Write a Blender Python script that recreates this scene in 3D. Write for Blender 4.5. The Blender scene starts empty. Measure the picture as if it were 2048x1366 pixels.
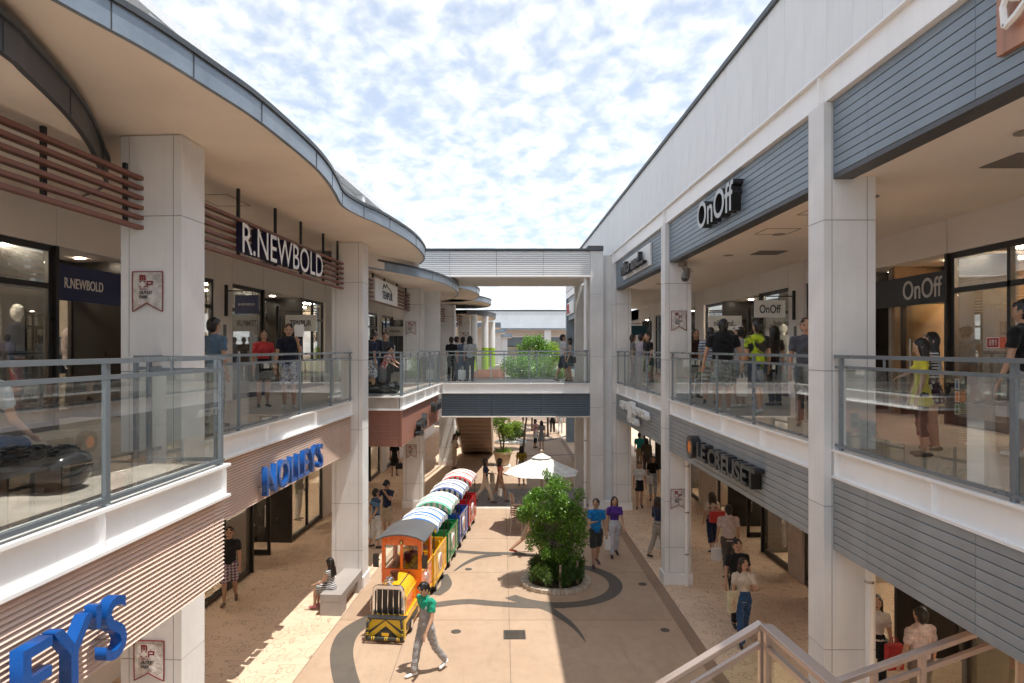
import bpy, bmesh, math, random
import numpy as np
from mathutils import Vector, Matrix
R = math.radians
S = bpy.context.scene
COL = S.collection
random.seed(7); RNG = np.random.default_rng(7)

# ------------------------------------------------------------------ camera
F, CX, CY, EYE = 1365.0, 1003.0, 697.5, 5.67      # pixels of the 2048 wide photo, metres
cam = bpy.data.cameras.new('camera'); cam_o = bpy.data.objects.new('camera', cam); COL.objects.link(cam_o)
cam.sensor_width = 36; cam.lens = 36 * F / 2048
cam.shift_x = (1024 - CX) / 2048; cam.shift_y = -(683 - CY) / 2048
cam.clip_start = 0.1; cam.clip_end = 3000
cam_o.location = (0, 0, EYE); cam_o.rotation_euler = (R(90), 0, 0)
S.camera = cam_o
# ------------------------------------------------------------------ light
SUN = Vector((-0.264, 0.11, -1.0)).normalized()       # direction the light travels
sun = bpy.data.lights.new('sun', 'SUN'); sun.energy = 2.0; sun.angle = R(0.5); sun.color = (1, 0.955, 0.88)
sun_o = bpy.data.objects.new('sun', sun); COL.objects.link(sun_o)
sun_o.rotation_euler = SUN.to_track_quat('-Z', 'Y').to_euler(); sun_o.location = (10, -5, 40)
wd = bpy.data.worlds.new('World'); S.world = wd; wd.use_nodes = True
def world():
    nt = wd.node_tree; N = nt.nodes; L = nt.links; N.clear()
    out = N.new('ShaderNodeOutputWorld'); bg = N.new('ShaderNodeBackground'); bg.inputs[1].default_value = 0.15
    sky = N.new('ShaderNodeTexSky'); sky.sky_type = 'NISHITA'; sky.sun_disc = False
    to = -SUN
    sky.sun_elevation = math.asin(to.z); sky.sun_rotation = math.atan2(to.x, to.y)
    sky.air_density = 1.0; sky.dust_density = 1.2; sky.ozone_density = 1.5
    tc = N.new('ShaderNodeTexCoord'); sp = N.new('ShaderNodeSeparateXYZ'); L.new(tc.outputs['Generated'], sp.inputs[0])
    def M(op, a, b=None, c=False):
        n = N.new('ShaderNodeMath'); n.operation = op; n.use_clamp = c
        for i, v in enumerate((a, b)):
            if v is None: continue
            if isinstance(v, (int, float)): n.inputs[i].default_value = v
            else: L.new(v, n.inputs[i])
        return n.outputs[0]
    zz = M('ADD', M('MAXIMUM', sp.outputs[2], 0.0), 0.16)
    cb = N.new('ShaderNodeCombineXYZ'); L.new(M('DIVIDE', sp.outputs[0], zz), cb.inputs[0]); L.new(M('DIVIDE', sp.outputs[1], zz), cb.inputs[1])
    def noise(scale, detail, rough, dist, off):
        mp = N.new('ShaderNodeMapping'); mp.inputs['Location'].default_value = off; mp.inputs['Rotation'].default_value = (0, 0, 0.5)
        mp.inputs['Scale'].default_value = (1.0, 0.72, 1); L.new(cb.outputs[0], mp.inputs[0])
        n = N.new('ShaderNodeTexNoise'); n.inputs['Scale'].default_value = scale; n.inputs['Detail'].default_value = detail
        n.inputs['Roughness'].default_value = rough; n.inputs['Distortion'].default_value = dist; L.new(mp.outputs[0], n.inputs['Vector']); return n.outputs[0]
    big = noise(1.1, 3, 0.5, 0.2, (3.1, 1.2, 0)); mid = noise(10.5, 4, 0.5, 0.4, (0.4, 7.7, 0)); fin = noise(28, 3, 0.5, 0.3, (2, 2, 1))
    d = M('ADD', M('ADD', M('MULTIPLY', big, 0.34), M('MULTIPLY', mid, 0.80)), M('MULTIPLY', fin, 0.44))
    horizon = M('MULTIPLY', M('POWER', M('SUBTRACT', 1.0, sp.outputs[2], True), 4.0), 0.30)
    d = M('ADD', d, horizon)
    rp = N.new('ShaderNodeMapRange'); rp.interpolation_type = 'SMOOTHSTEP'; rp.inputs[1].default_value = 0.62; rp.inputs[2].default_value = 1.14
    L.new(d, rp.inputs[0])
    cov = M('ADD', M('MULTIPLY', rp.outputs[0], 0.54), 0.42)
    shade = N.new('ShaderNodeMapRange'); shade.inputs[1].default_value = 0.35; shade.inputs[2].default_value = 0.7; shade.inputs[3].default_value = 2.6; shade.inputs[4].default_value = 3.4
    L.new(mid, shade.inputs[0])
    cc = N.new('ShaderNodeMix'); cc.data_type = 'RGBA'; cc.blend_type = 'MULTIPLY'; cc.inputs[0].default_value = 1; cc.inputs[6].default_value = (0.98, 0.995, 1.0, 1)
    L.new(shade.outputs[0], cc.inputs[7])
    sk = N.new('ShaderNodeMix'); sk.data_type = 'RGBA'; sk.blend_type = 'MULTIPLY'; sk.inputs[0].default_value = 1; sk.inputs[7].default_value = (0.42, 0.47, 0.50, 1)
    L.new(sky.outputs[0], sk.inputs[6])
    mx = N.new('ShaderNodeMix'); mx.data_type = 'RGBA'; L.new(cov, mx.inputs[0]); L.new(sk.outputs[2], mx.inputs[6]); L.new(cc.outputs[2], mx.inputs[7])
    L.new(mx.outputs[2], bg.inputs[0]); L.new(bg.outputs[0], out.inputs[0])
world()
vs = S.view_settings; vs.view_transform = 'Standard'; vs.look = 'None'; vs.gamma = 1; vs.exposure = 1.5; vs.use_curve_mapping = False
S.cycles.max_bounces = 10; S.cycles.diffuse_bounces = 8; S.cycles.transparent_max_bounces = 16; S.cycles.glossy_bounces = 4; S.cycles.caustics_reflective = False; S.cycles.caustics_refractive = False
S.cycles.sample_clamp_indirect = 4.0

# ------------------------------------------------------------------ materials
MATS = {}
def _nt(name):
    m = bpy.data.materials.new(name); m.use_nodes = True; nt = m.node_tree
    return m, nt, nt.nodes['Principled BSDF']
def _mul(nt, fac, a, b, blend='MIX'):
    x = nt.nodes.new('ShaderNodeMix'); x.data_type = 'RGBA'; x.blend_type = blend
    for i, v in ((0, fac), (6, a), (7, b)):
        if isinstance(v, (int, float)): x.inputs[i].default_value = v
        elif isinstance(v, tuple): x.inputs[i].default_value = (*v, 1) if len(v) == 3 else v
        else: nt.links.new(v, x.inputs[i])
    return x.outputs[2]
def _noise(nt, scale, detail=4, rough=0.55, coord='Object', stretch=None, dist=0):
    tc = nt.nodes.new('ShaderNodeTexCoord'); v = tc.outputs[coord]
    if stretch:
        mp = nt.nodes.new('ShaderNodeMapping'); mp.inputs['Scale'].default_value = stretch; nt.links.new(v, mp.inputs[0]); v = mp.outputs[0]
    n = nt.nodes.new('ShaderNodeTexNoise'); n.inputs['Scale'].default_value = scale; n.inputs['Detail'].default_value = detail
    n.inputs['Roughness'].default_value = rough; n.inputs['Distortion'].default_value = dist; nt.links.new(v, n.inputs['Vector']); return n.outputs[0]
def _ramp(nt, v, lo, hi, a=0.0, b=1.0):
    r = nt.nodes.new('ShaderNodeMapRange'); r.inputs[1].default_value = lo; r.inputs[2].default_value = hi; r.inputs[3].default_value = a; r.inputs[4].default_value = b
    nt.links.new(v, r.inputs[0]); return r.outputs[0]
def _math(nt, op, a, b=None):
    n = nt.nodes.new('ShaderNodeMath'); n.operation = op
    for i, v in enumerate((a, b)):
        if v is None: continue
        if isinstance(v, (int, float)): n.inputs[i].default_value = v
        else: nt.links.new(v, n.inputs[i])
    return n.outputs[0]
def _bump(nt, bs, v, strength=0.2, dist=0.01):
    b = nt.nodes.new('ShaderNodeBump'); b.inputs['Strength'].default_value = strength; b.inputs['Distance'].default_value = dist
    nt.links.new(v, b.inputs['Height']); nt.links.new(b.outputs[0], bs.inputs['Normal'])
def paint(name, c, rough=0.5, metal=0.0, var=0.10, scale=3.0, fine=60.0, bump=0.08, streak=0.0, spec=0.5, coat=0.0):
    """painted / plastered surface with cloudy wear, fine grain and optional rain streaks"""
    if name in MATS: return MATS[name]
    m, nt, bs = _nt(name)
    n1 = _noise(nt, scale, 5); n2 = _noise(nt, fine, 3)
    dark = tuple(x * (1 - 2 * var) for x in c); col = _mul(nt, _ramp(nt, n1, 0.35, 0.65), dark, tuple(min(1, x * (1 + 0.4 * var)) for x in c))
    col = _mul(nt, 0.5 * var, col, _mul(nt, n2, (0, 0, 0), (1, 1, 1)), 'OVERLAY')
    if streak:
        st = _noise(nt, 5, 5, 0.7, stretch=(3, 3, 0.12)); col = _mul(nt, _ramp(nt, st, 0.5, 0.8, 0, streak), col, tuple(x * 0.62 for x in c))
    oi = nt.nodes.new('ShaderNodeObjectInfo'); tone = _ramp(nt, oi.outputs['Random'], 0, 1, 1 - 0.7 * min(var, 0.1), 1 + 0.25 * min(var, 0.1)); cbn = nt.nodes.new('ShaderNodeCombineXYZ'); [nt.links.new(tone, cbn.inputs[i]) for i in range(3)]
    col = _mul(nt, 1.0, col, cbn.outputs[0], 'MULTIPLY')
    nt.links.new(col, bs.inputs['Base Color']); bs.inputs['Metallic'].default_value = metal
    nt.links.new(_ramp(nt, n1, 0.3, 0.7, max(0.03, rough - 0.08), min(1, rough + 0.08)), bs.inputs['Roughness'])
    bs.inputs['Specular IOR Level'].default_value = spec
    if coat: bs.inputs['Coat Weight'].default_value = coat; bs.inputs['Coat Roughness'].default_value = 0.08
    if bump: _bump(nt, bs, n2, bump, 0.004)
    MATS[name] = m; return m
def cloth(c, pattern=None):
    key = 'cloth' + str((c, pattern))
    if key in MATS: return MATS[key]
    m, nt, bs = _nt('cloth_%02d' % len(MATS)); n = _noise(nt, 9, 4); n2 = _noise(nt, 260, 2)
    base = c
    if pattern:
        tc = nt.nodes.new('ShaderNodeTexCoord'); sp = nt.nodes.new('ShaderNodeSeparateXYZ'); nt.links.new(tc.outputs['Object'], sp.inputs[0])
        kind, c2, pitch = pattern
        def band(o, p, th): return _math(nt, 'GREATER_THAN', _math(nt, 'FRACT', _math(nt, 'MULTIPLY', sp.outputs[o], 1.0 / p)), th)
        if kind == 'stripe': base = _mul(nt, band(2, pitch, 0.5), c, c2)
        elif kind == 'plaid':
            base = _mul(nt, _math(nt, 'MULTIPLY', _math(nt, 'ADD', band(2, pitch, 0.55), band(0, pitch, 0.55)), 0.5), c, c2)
        elif kind == 'print':
            base = _mul(nt, _ramp(nt, _noise(nt, 1 / pitch, 3, 0.6), 0.5, 0.56), c, c2)
        elif kind == 'dots':
            v = nt.nodes.new('ShaderNodeTexVoronoi'); v.inputs['Scale'].default_value = 1 / pitch; nt.links.new(tc.outputs['Object'], v.inputs['Vector'])
            base = _mul(nt, _math(nt, 'LESS_THAN', v.outputs['Distance'], 0.3), c, c2)
    dk = _mul(nt, 1.0, base, (0.72, 0.72, 0.72), 'MULTIPLY')
    nt.links.new(_mul(nt, _ramp(nt, n, 0.35, 0.7), dk, base), bs.inputs['Base Color'])
    bs.inputs['Roughness'].default_value = 0.9; bs.inputs['Specular IOR Level'].default_value = 0.2; bs.inputs['Sheen Weight'].default_value = 0.15
    nn = _math(nt, 'ADD', _math(nt, 'MULTIPLY', _noise(nt, 16, 3), 2.0), _math(nt, 'MULTIPLY', n2, 0.3)); _bump(nt, bs, nn, 0.5, 0.02)
    MATS[key] = m; return m
def glass(name, tint=(0.9, 0.97, 0.95), refl=1.0, base=0.05):
    """thin pane: clear, with Fresnel mirror reflection"""
    if name in MATS: return MATS[name]
    m = bpy.data.materials.new(name); m.use_nodes = True; nt = m.node_tree; N = nt.nodes; N.clear()
    o = N.new('ShaderNodeOutputMaterial'); t = N.new('ShaderNodeBsdfTransparent'); t.inputs[0].default_value = (*tint, 1)
    g = N.new('ShaderNodeBsdfGlossy'); g.inputs['Roughness'].default_value = 0.0; g.inputs[0].default_value = (1, 1, 1, 1)
    f = N.new('ShaderNodeFresnel'); f.inputs[0].default_value = 1.5
    k = _math(nt, 'MINIMUM', _math(nt, 'ADD', _math(nt, 'MULTIPLY', f.outputs[0], refl), base), 1.0)
    mx = N.new('ShaderNodeMixShader'); nt.links.new(k, mx.inputs[0]); nt.links.new(t.outputs[0], mx.inputs[1]); nt.links.new(g.outputs[0], mx.inputs[2])
    nt.links.new(mx.outputs[0], o.inputs[0]); MATS[name] = m; return m
def emit(name, c, s):
    if name in MATS: return MATS[name]
    m, nt, bs = _nt(name); bs.inputs['Base Color'].default_value = (*c, 1); bs.inputs['Emission Color'].default_value = (*c, 1); bs.inputs['Emission Strength'].default_value = s
    MATS[name] = m; return m
def leafmat(name, c1, c2, rough=0.35):
    if name in MATS: return MATS[name]
    m, nt, bs = _nt(name); g = nt.nodes.new('ShaderNodeNewGeometry')
    col = _mul(nt, g.outputs['Random Per Island'], c1, c2)
    nt.links.new(col, bs.inputs['Base Color']); bs.inputs['Roughness'].default_value = rough; bs.inputs['Specular IOR Level'].default_value = 0.5
    tr = nt.nodes.new('ShaderNodeBsdfTranslucent'); nt.links.new(_mul(nt, 1.0, col, (1.3, 1.5, 0.6), 'MULTIPLY'), tr.inputs[0])
    mx = nt.nodes.new('ShaderNodeMixShader'); mx.inputs[0].default_value = 0.35; out = nt.nodes['Material Output']
    nt.links.new(bs.outputs[0], mx.inputs[1]); nt.links.new(tr.outputs[0], mx.inputs[2]); nt.links.new(mx.outputs[0], out.inputs[0])
    MATS[name] = m; return m
def wood(name, c, scale=6):
    if name in MATS: return MATS[name]
    m, nt, bs = _nt(name); n = _noise(nt, scale, 6, 0.6, stretch=(1, 0.06, 1), dist=0.6)
    nt.links.new(_mul(nt, _ramp(nt, n, 0.3, 0.7), tuple(x * 0.7 for x in c), tuple(min(1, x * 1.2) for x in c)), bs.inputs['Base Color']); bs.inputs['Roughness'].default_value = 0.5
    MATS[name] = m; return m

WHITE = paint('white_paint', (0.89, 0.89, 0.885), 0.4, var=0.03, scale=0.9, streak=0.16, bump=0.02)
CONC = paint('pale_render', (0.78, 0.78, 0.77), 0.75, var=0.05, scale=1.3, fine=150, bump=0.25, streak=0.22)
CORE = paint('joint_grey', (0.30, 0.30, 0.30), 0.9, bump=0)  # grey core and backing seen in the gaps between panels and slats
WALLP = paint('parapet_panel', (0.80, 0.81, 0.815), 0.6, var=0.04, scale=0.7, streak=0.28)
SIDING = paint('blue_grey_siding', (0.205, 0.26, 0.315), 0.42, var=0.09, scale=1.6, fine=220, bump=0.12)
SIDING2 = paint('grey_siding', (0.30, 0.32, 0.335), 0.5, var=0.08, scale=1.8, fine=220, bump=0.15)
TAN = paint('tan_slat', (0.76, 0.57, 0.46), 0.5, var=0.06, scale=2, bump=0.05)
TANB = paint('tan_backing', (0.22, 0.135, 0.095), 0.8, bump=0)
RUST = paint('red_brown_slat', (0.40, 0.18, 0.125), 0.5, var=0.07, bump=0.05)
RUSTB = paint('red_brown_backing', (0.20, 0.085, 0.06), 0.8, bump=0)
LOUV = paint('brown_louvre', (0.22, 0.095, 0.07), 0.5, var=0.08)
BLACKM = paint('black_metal', (0.018, 0.017, 0.017), 0.45, var=0.1, bump=0.03)
FRAME = paint('dark_bronze_frame', (0.020, 0.017, 0.015), 0.35, var=0.1, bump=0.0)
SOFFIT = paint('cream_soffit', (0.90, 0.80, 0.69), 0.85, var=0.07, scale=0.5, fine=90, bump=0.15)
CEIL = paint('beige_ceiling', (0.86, 0.78, 0.70), 0.85, var=0.03, scale=0.7, fine=90, bump=0.1)
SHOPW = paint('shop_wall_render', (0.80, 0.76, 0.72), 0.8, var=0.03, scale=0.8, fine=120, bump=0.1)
ZINC = paint('zinc_fascia', (0.27, 0.325, 0.385), 0.38, 0.35, var=0.14, scale=2.2, fine=40, bump=0.04, streak=0.15)
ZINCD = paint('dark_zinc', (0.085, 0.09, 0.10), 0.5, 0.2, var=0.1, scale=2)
COPING = paint('dark_coping', (0.075, 0.085, 0.095), 0.5, 0.2)
RAIL = paint('rail_grey', (0.23, 0.265, 0.295), 0.3, 0.5, var=0.012, scale=0.6, bump=0.0)
RAILB = paint('bronze_rail', (0.50, 0.385, 0.32), 0.22, 0.45, var=0.012, scale=0.6, bump=0.0)
STEEL = paint('steel', (0.55, 0.55, 0.55), 0.2, 1.0, var=0.05, bump=0)
CHROME = paint('chrome', (0.85, 0.85, 0.86), 0.06, 1.0, var=0.02, bump=0)
PGLASS = glass('balustrade_glass', (0.965, 0.99, 0.98), 0.30, 0.004)
SGLASS = glass('shop_glass', (0.93, 0.95, 0.945), 0.5, 0.012)
DECK = paint('deck_tile', (0.44, 0.39, 0.34), 0.6, var=0.12, scale=2.5, fine=50, bump=0.2)
DINT = paint('shop_interior', (0.36, 0.30, 0.245), 0.8, var=0.1)
LAMP = emit('lamp_warm', (1.0, 0.84, 0.64), 30.0)  # strength raised so the shop lights also lift the arcades and walkways
def stamped():
    m, nt, bs = _nt('stamped_leaf_concrete')
    tc = nt.nodes.new('ShaderNodeTexCoord')
    def layer(rot, sc, scale, seed):
        mp = nt.nodes.new('ShaderNodeMapping'); mp.inputs['Rotation'].default_value = (0, 0, rot); mp.inputs['Scale'].default_value = sc; mp.inputs['Location'].default_value = (seed, seed * 2, 0)
        nt.links.new(tc.outputs['Object'], mp.inputs[0])
        ns = nt.nodes.new('ShaderNodeTexNoise'); ns.inputs['Scale'].default_value = 1.4; nt.links.new(mp.outputs[0], ns.inputs['Vector'])
        va = nt.nodes.new('ShaderNodeVectorMath'); va.operation = 'MULTIPLY_ADD'; va.inputs[1].default_value = (0.30, 0.30, 0); nt.links.new(ns.outputs['Color'], va.inputs[0]); nt.links.new(mp.outputs[0], va.inputs[2])
        v = nt.nodes.new('ShaderNodeTexVoronoi'); v.inputs['Scale'].default_value = scale; nt.links.new(va.outputs[0], v.inputs['Vector'])
        a = _math(nt, 'ABSOLUTE', _math(nt, 'SUBTRACT', v.outputs['Distance'], 0.40)); b = _math(nt, 'ABSOLUTE', _math(nt, 'SUBTRACT', v.outputs['Distance'], 0.23))
        return _math(nt, 'LESS_THAN', a, 0.016), _math(nt, 'LESS_THAN', b, 0.008)
    l1, l1b = layer(0.6, (1, 2.5, 1), 2.1, 3.3); l2, l2b = layer(-0.9, (2.6, 1, 1), 2.0, 8.1)
    line = _math(nt, 'MAXIMUM', _math(nt, 'MAXIMUM', l1, l2), l1b)
    n = _noise(nt, 0.6, 5); n2 = _noise(nt, 14, 5, 0.6)
    col = _mul(nt, _ramp(nt, n, 0.3, 0.7), (0.58, 0.41, 0.28), (0.68, 0.51, 0.37)); col = _mul(nt, _ramp(nt, n2, 0.3, 0.75, 0, 0.5), col, (0.72, 0.57, 0.44))
    col = _mul(nt, _math(nt, 'MULTIPLY', line, 0.62), col, (0.19, 0.125, 0.085))
    nt.links.new(col, bs.inputs['Base Color']); bs.inputs['Roughness'].default_value = 0.72
    _bump(nt, bs, _math(nt, 'SUBTRACT', _math(nt, 'MULTIPLY', n2, 0.5), line), 0.3, 0.006); return m
STAMP = stamped()
def aggregate(name, c1, c2, speck):
    m, nt, bs = _nt(name)
    n = _noise(nt, 0.45, 6, 0.6); n2 = _noise(nt, 95, 3, 0.7); n3 = _noise(nt, 4, 5, 0.6)
    col = _mul(nt, _ramp(nt, n, 0.3, 0.7), c1, c2); col = _mul(nt, _ramp(nt, n2, 0.45, 0.7, 0, 0.55), col, speck); col = _mul(nt, _ramp(nt, n3, 0.45, 0.8, 0, 0.30), col, tuple(x * 0.6 for x in c1))
    tc = nt.nodes.new('ShaderNodeTexCoord'); v = nt.nodes.new('ShaderNodeTexVoronoi'); v.inputs['Scale'].default_value = 2.3; nt.links.new(tc.outputs['Object'], v.inputs['Vector'])
    gum = _math(nt, 'LESS_THAN', _math(nt, 'ADD', v.outputs['Distance'], _math(nt, 'MULTIPLY', n3, 0.05)), 0.062); col = _mul(nt, _math(nt, 'MULTIPLY', gum, 0.35), col, tuple(x * 0.4 for x in c1))
    sc_ = _noise(nt, 1.1, 7, 0.72, stretch=(2.2, 0.5, 1), dist=0.8); col = _mul(nt, _ramp(nt, sc_, 0.52, 0.72, 0, 0.34), col, tuple(x * 0.62 for x in c1))
    oi = nt.nodes.new('ShaderNodeObjectInfo'); tone = _ramp(nt, oi.outputs['Random'], 0, 1, 0.93, 1.03); cbn = nt.nodes.new('ShaderNodeCombineXYZ'); [nt.links.new(tone, cbn.inputs[i]) for i in range(3)]; col = _mul(nt, 1.0, col, cbn.outputs[0], 'MULTIPLY')
    nt.links.new(col, bs.inputs['Base Color']); bs.inputs['Roughness'].default_value = 0.7; _bump(nt, bs, n2, 0.35, 0.004); MATS[name] = m; return m
PLAZA = aggregate('plaza_aggregate', (0.435, 0.305, 0.21), (0.505, 0.37, 0.265), (0.26, 0.165, 0.105))
BAND = aggregate('dark_band', (0.105, 0.09, 0.075), (0.15, 0.125, 0.10), (0.07, 0.06, 0.055))
SKIRT = aggregate('border_strip', (0.27, 0.18, 0.12), (0.32, 0.215, 0.145), (0.2, 0.13, 0.09))
BASE = aggregate('ground_base', (0.22, 0.16, 0.115), (0.26, 0.19, 0.14), (0.15, 0.11, 0.08))

# ------------------------------------------------------------------ mesh helpers
class MB:
    def __init__(s): s.v = []; s.f = []; s.m = []
    def add(s, vs, fs, mi=0):
        o = len(s.v); s.v += [tuple(p) for p in vs]; s.f += [tuple(i + o for i in f) for f in fs]; s.m += [mi] * len(fs); return s
    def box(s, x0, x1, y0, y1, z0, z1, mi=0):
        if x0 > x1: x0, x1 = x1, x0
        if y0 > y1: y0, y1 = y1, y0
        if z0 > z1: z0, z1 = z1, z0
        return s.add([(x0, y0, z0), (x1, y0, z0), (x1, y1, z0), (x0, y1, z0), (x0, y0, z1), (x1, y0, z1), (x1, y1, z1), (x0, y1, z1)],
                     [(0, 3, 2, 1), (4, 5, 6, 7), (0, 1, 5, 4), (1, 2, 6, 5), (2, 3, 7, 6), (3, 0, 4, 7)], mi)
    def prism(s, poly, a, b, axis='z', mi=0):
        """poly: 2-D points; extruded between a and b along axis"""
        def P(p, h): return {'z': (p[0], p[1], h), 'y': (p[0], h, p[1]), 'x': (h, p[0], p[1])}[axis]
        n = len(poly); ar = sum(poly[i][0] * poly[(i + 1) % n][1] - poly[(i + 1) % n][0] * poly[i][1] for i in range(n))
        if (ar < 0) != (axis == 'y'): poly = poly[::-1]
        vs = [P(p, a) for p in poly] + [P(p, b) for p in poly]
        fs = [tuple(range(n))[::-1], tuple(range(n, 2 * n))] + [(i, (i + 1) % n, n + (i + 1) % n, n + i) for i in range(n)]
        if a > b: fs = [f[::-1] for f in fs]
        return s.add(vs, fs, mi)
    def tube(s, pts, r, n=8, mi=0, caps=True):
        pts = [Vector(p) for p in pts]; rs = r if isinstance(r, (list, tuple)) else [r] * len(pts); base = len(s.v); ref = None
        for i, p in enumerate(pts):
            t = (pts[min(i + 1, len(pts) - 1)] - pts[max(i - 1, 0)]).normalized()
            if ref is None: ref = Vector((0, 0, 1)) if abs(t.z) < 0.9 else Vector((0, 1, 0))
            u = t.cross(ref).normalized(); w = u.cross(t).normalized(); ref = w
            for k in range(n):
                a = 2 * math.pi * k / n; s.v.append(tuple(p + (u * math.cos(a) + w * math.sin(a)) * rs[i]))
        for i in range(len(pts) - 1):
            for k in range(n):
                a = base + i * n + k; b = base + i * n + (k + 1) % n; s.f.append((a, b, b + n, a + n)); s.m.append(mi)
        if caps:
            s.f.append(tuple(base + k for k in range(n))[::-1]); s.m.append(mi); e = base + (len(pts) - 1) * n; s.f.append(tuple(e + k for k in range(n))); s.m.append(mi)
        return s
    def bar(s, p, q, w, h, mi=0):
        """rectangular bar from p to q, w wide, h high"""
        p, q = Vector(p), Vector(q); t = (q - p).normalized(); up = Vector((0, 0, 1)) if abs(t.z) < 0.95 else Vector((0, 1, 0))
        a = t.cross(up).normalized() * w / 2; b = a.cross(t).normalized() * h / 2
        return s.add([p - a - b, p + a - b, p + a + b, p - a + b, q - a - b, q + a - b, q + a + b, q - a + b],
                     [(0, 1, 2, 3), (7, 6, 5, 4), (0, 4, 5, 1), (1, 5, 6, 2), (2, 6, 7, 3), (3, 7, 4, 0)], mi)
    def lathe(s, prof, n=24, c=(0, 0, 0), mi=0):
        base = len(s.v)
        for r, z in prof:
            for k in range(n):
                a = 2 * math.pi * k / n; s.v.append((c[0] + r * math.cos(a), c[1] + r * math.sin(a), c[2] + z))
        for i in range(len(prof) - 1):
            for k in range(n):
                a = base + i * n + k; b = base + i * n + (k + 1) % n; s.f.append((a, b, b + n, a + n)); s.m.append(mi)
        s.f.append(tuple(base + k for k in range(n))[::-1]); s.m.append(mi); e = base + (len(prof) - 1) * n; s.f.append(tuple(e + k for k in range(n))); s.m.append(mi)
        return s
    def mesh(s, name, mats):
        me = bpy.data.meshes.new(name); me.from_pydata(s.v, [], s.f)
        for m in (mats if isinstance(mats, (list, tuple)) else [mats]): me.materials.append(m)
        if any(s.m): me.polygons.foreach_set('material_index', s.m)
        me.update(); return me
    def build(s, name, mats, parent=None, smooth=None, bevel=0, loc=None, rz=0):
        return put(name, s.mesh(name, mats), parent, loc, rz, smooth, bevel)
def put(name, me, parent=None, loc=None, rz=0, smooth=None, bevel=0):
    o = bpy.data.objects.new(name, me); COL.objects.link(o); o.parent = parent
    if loc is not None: o.location = loc
    if rz: o.rotation_euler = (0, 0, rz)
    if smooth is not None and me is not None and len(me.polygons):
        me.polygons.foreach_set('use_smooth', [True] * len(me.polygons))
        if smooth < 3: me.set_sharp_from_angle(angle=smooth)
    if bevel:
        b = o.modifiers.new('bevel', 'BEVEL'); b.width = bevel; b.segments = 2; b.limit_method = 'ANGLE'; b.angle_limit = R(40)
    return o
def tag(o, label=None, cat=None, group=None, kind=None):
    if label: o['label'] = label
    if cat: o['category'] = cat
    if group: o['group'] = group
    if kind: o['kind'] = kind
    return o
def thing(name, label, cat, loc=(0, 0, 0), rz=0, group=None):
    o = bpy.data.objects.new(name, None); COL.objects.link(o); o.location = loc; o.rotation_euler = (0, 0, rz); o.empty_display_size = 0.2
    return tag(o, label, cat, group)
def copy_tree(o, parent=None):
    c = o.copy(); COL.objects.link(c); c.parent = parent
    for ch in list(o.children): copy_tree(ch, c)
    return c
BOXES = {}
def ubox(name, parent, x0, x1, y0, y1, z0, z1, m):
    """box piece that shares mesh data with every other piece of the same size and material"""
    k = (round(abs(x1 - x0), 3), round(abs(y1 - y0), 3), round(abs(z1 - z0), 3), m.name)
    if k not in BOXES: BOXES[k] = MB().box(-k[0] / 2, k[0] / 2, -k[1] / 2, k[1] / 2, -k[2] / 2, k[2] / 2).mesh(name, m)
    return put(name, BOXES[k], parent, ((x0 + x1) / 2, (y0 + y1) / 2, (z0 + z1) / 2))
# photo pixel -> place
def G(px, py, z=0.0):
    s = (py - CY) / (EYE - z); return Vector(((px - CX) / s, F / s, z))
def RYp(px, X): return F * X / (px - CX)
LA = R(3.4); LP = Vector((-3.29, 16.15, 0)); LN = Vector((math.cos(LA), -math.sin(LA), 0)); LU_ = Vector((math.sin(LA), math.cos(LA), 0))
def LU(px, n):
    """u on the left facade plane at offset n for image column px"""
    k = (px - CX) / F                      # X = k Y
    # (kY - Px) nx + (Y - Py) ny = n
    Y = (n + LP.x * LN.x + LP.y * LN.y) / (k * LN.x + LN.y); P = Vector((k * Y, Y, 0)) - LP; return P.dot(LU_)
def LW(u, n, z=0): return LP + LU_ * u + LN * n + Vector((0, 0, z))
def toL(p): d = Vector((p[0], p[1], 0)) - LP; return (d.dot(LN), d.dot(LU_))
def ZL(u, n, py): w = LW(u, n); return EYE + (CY - py) * w.y / F

GLYPH = {}
def load_glyphs(jobs):
    """one mesh per (character, bold), made while the scene is still empty; advance from the pair with 'I'"""
    obs = {}
    def mk(t, bold):
        cu = bpy.data.curves.new('t', 'FONT'); cu.body = t; cu.size = 1.0; cu.offset = bold; cu.extrude = 0.5; cu.resolution_u = 4
        ob = bpy.data.objects.new('t', cu); COL.objects.link(ob); return ob
    for c, bold in jobs: obs[(c, bold, 0)] = mk(c, bold); obs[(c, bold, 1)] = mk(c + 'I', bold); obs[('I', bold, 0)] = obs.get(('I', bold, 0)) or mk('I', bold)
    bpy.context.view_layer.update(); dg = bpy.context.evaluated_depsgraph_get(); me = {k: bpy.data.meshes.new_from_object(o.evaluated_get(dg)) for k, o in obs.items()}
    mx = lambda m: max((v.co.x for v in m.vertices), default=0)
    for (c, bold, k), m in me.items():
        if k == 0 and (c, bold, 1) in me: GLYPH[(c, bold)] = (m, mx(me[(c, bold, 1)]) - mx(me[('I', bold, 0)]))
    for o in [o for o in COL.objects if o.type == 'FONT']: cu = o.data; bpy.data.objects.remove(o); bpy.data.curves.remove(cu)
TEXTS = [("NOLLEY'S", .006), ('R.NEWBOLD', .004), ('gd', .02), ('lund', .02), ('TEMPUR', .02), ('CONVERSE', .02), ('OnOff', .012), ('niko and...', .03), ('LE CREUSET', .03), ('EQYESIOSEMTGA', .02), ('I', .05), ('EL', .03),
         ('R.NEWBOLDOnOff', .006), ('R.NEWBOLDOnOffniko and...TEMPUROAKLEY', .012), ('夏祭り', 0.0), ('m', .05), ('MITSUI', 0.0), ('OUTLETPARK', .02)]
load_glyphs(sorted({(c, b) for t, b in TEXTS for c in t if c != ' '}))
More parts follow.
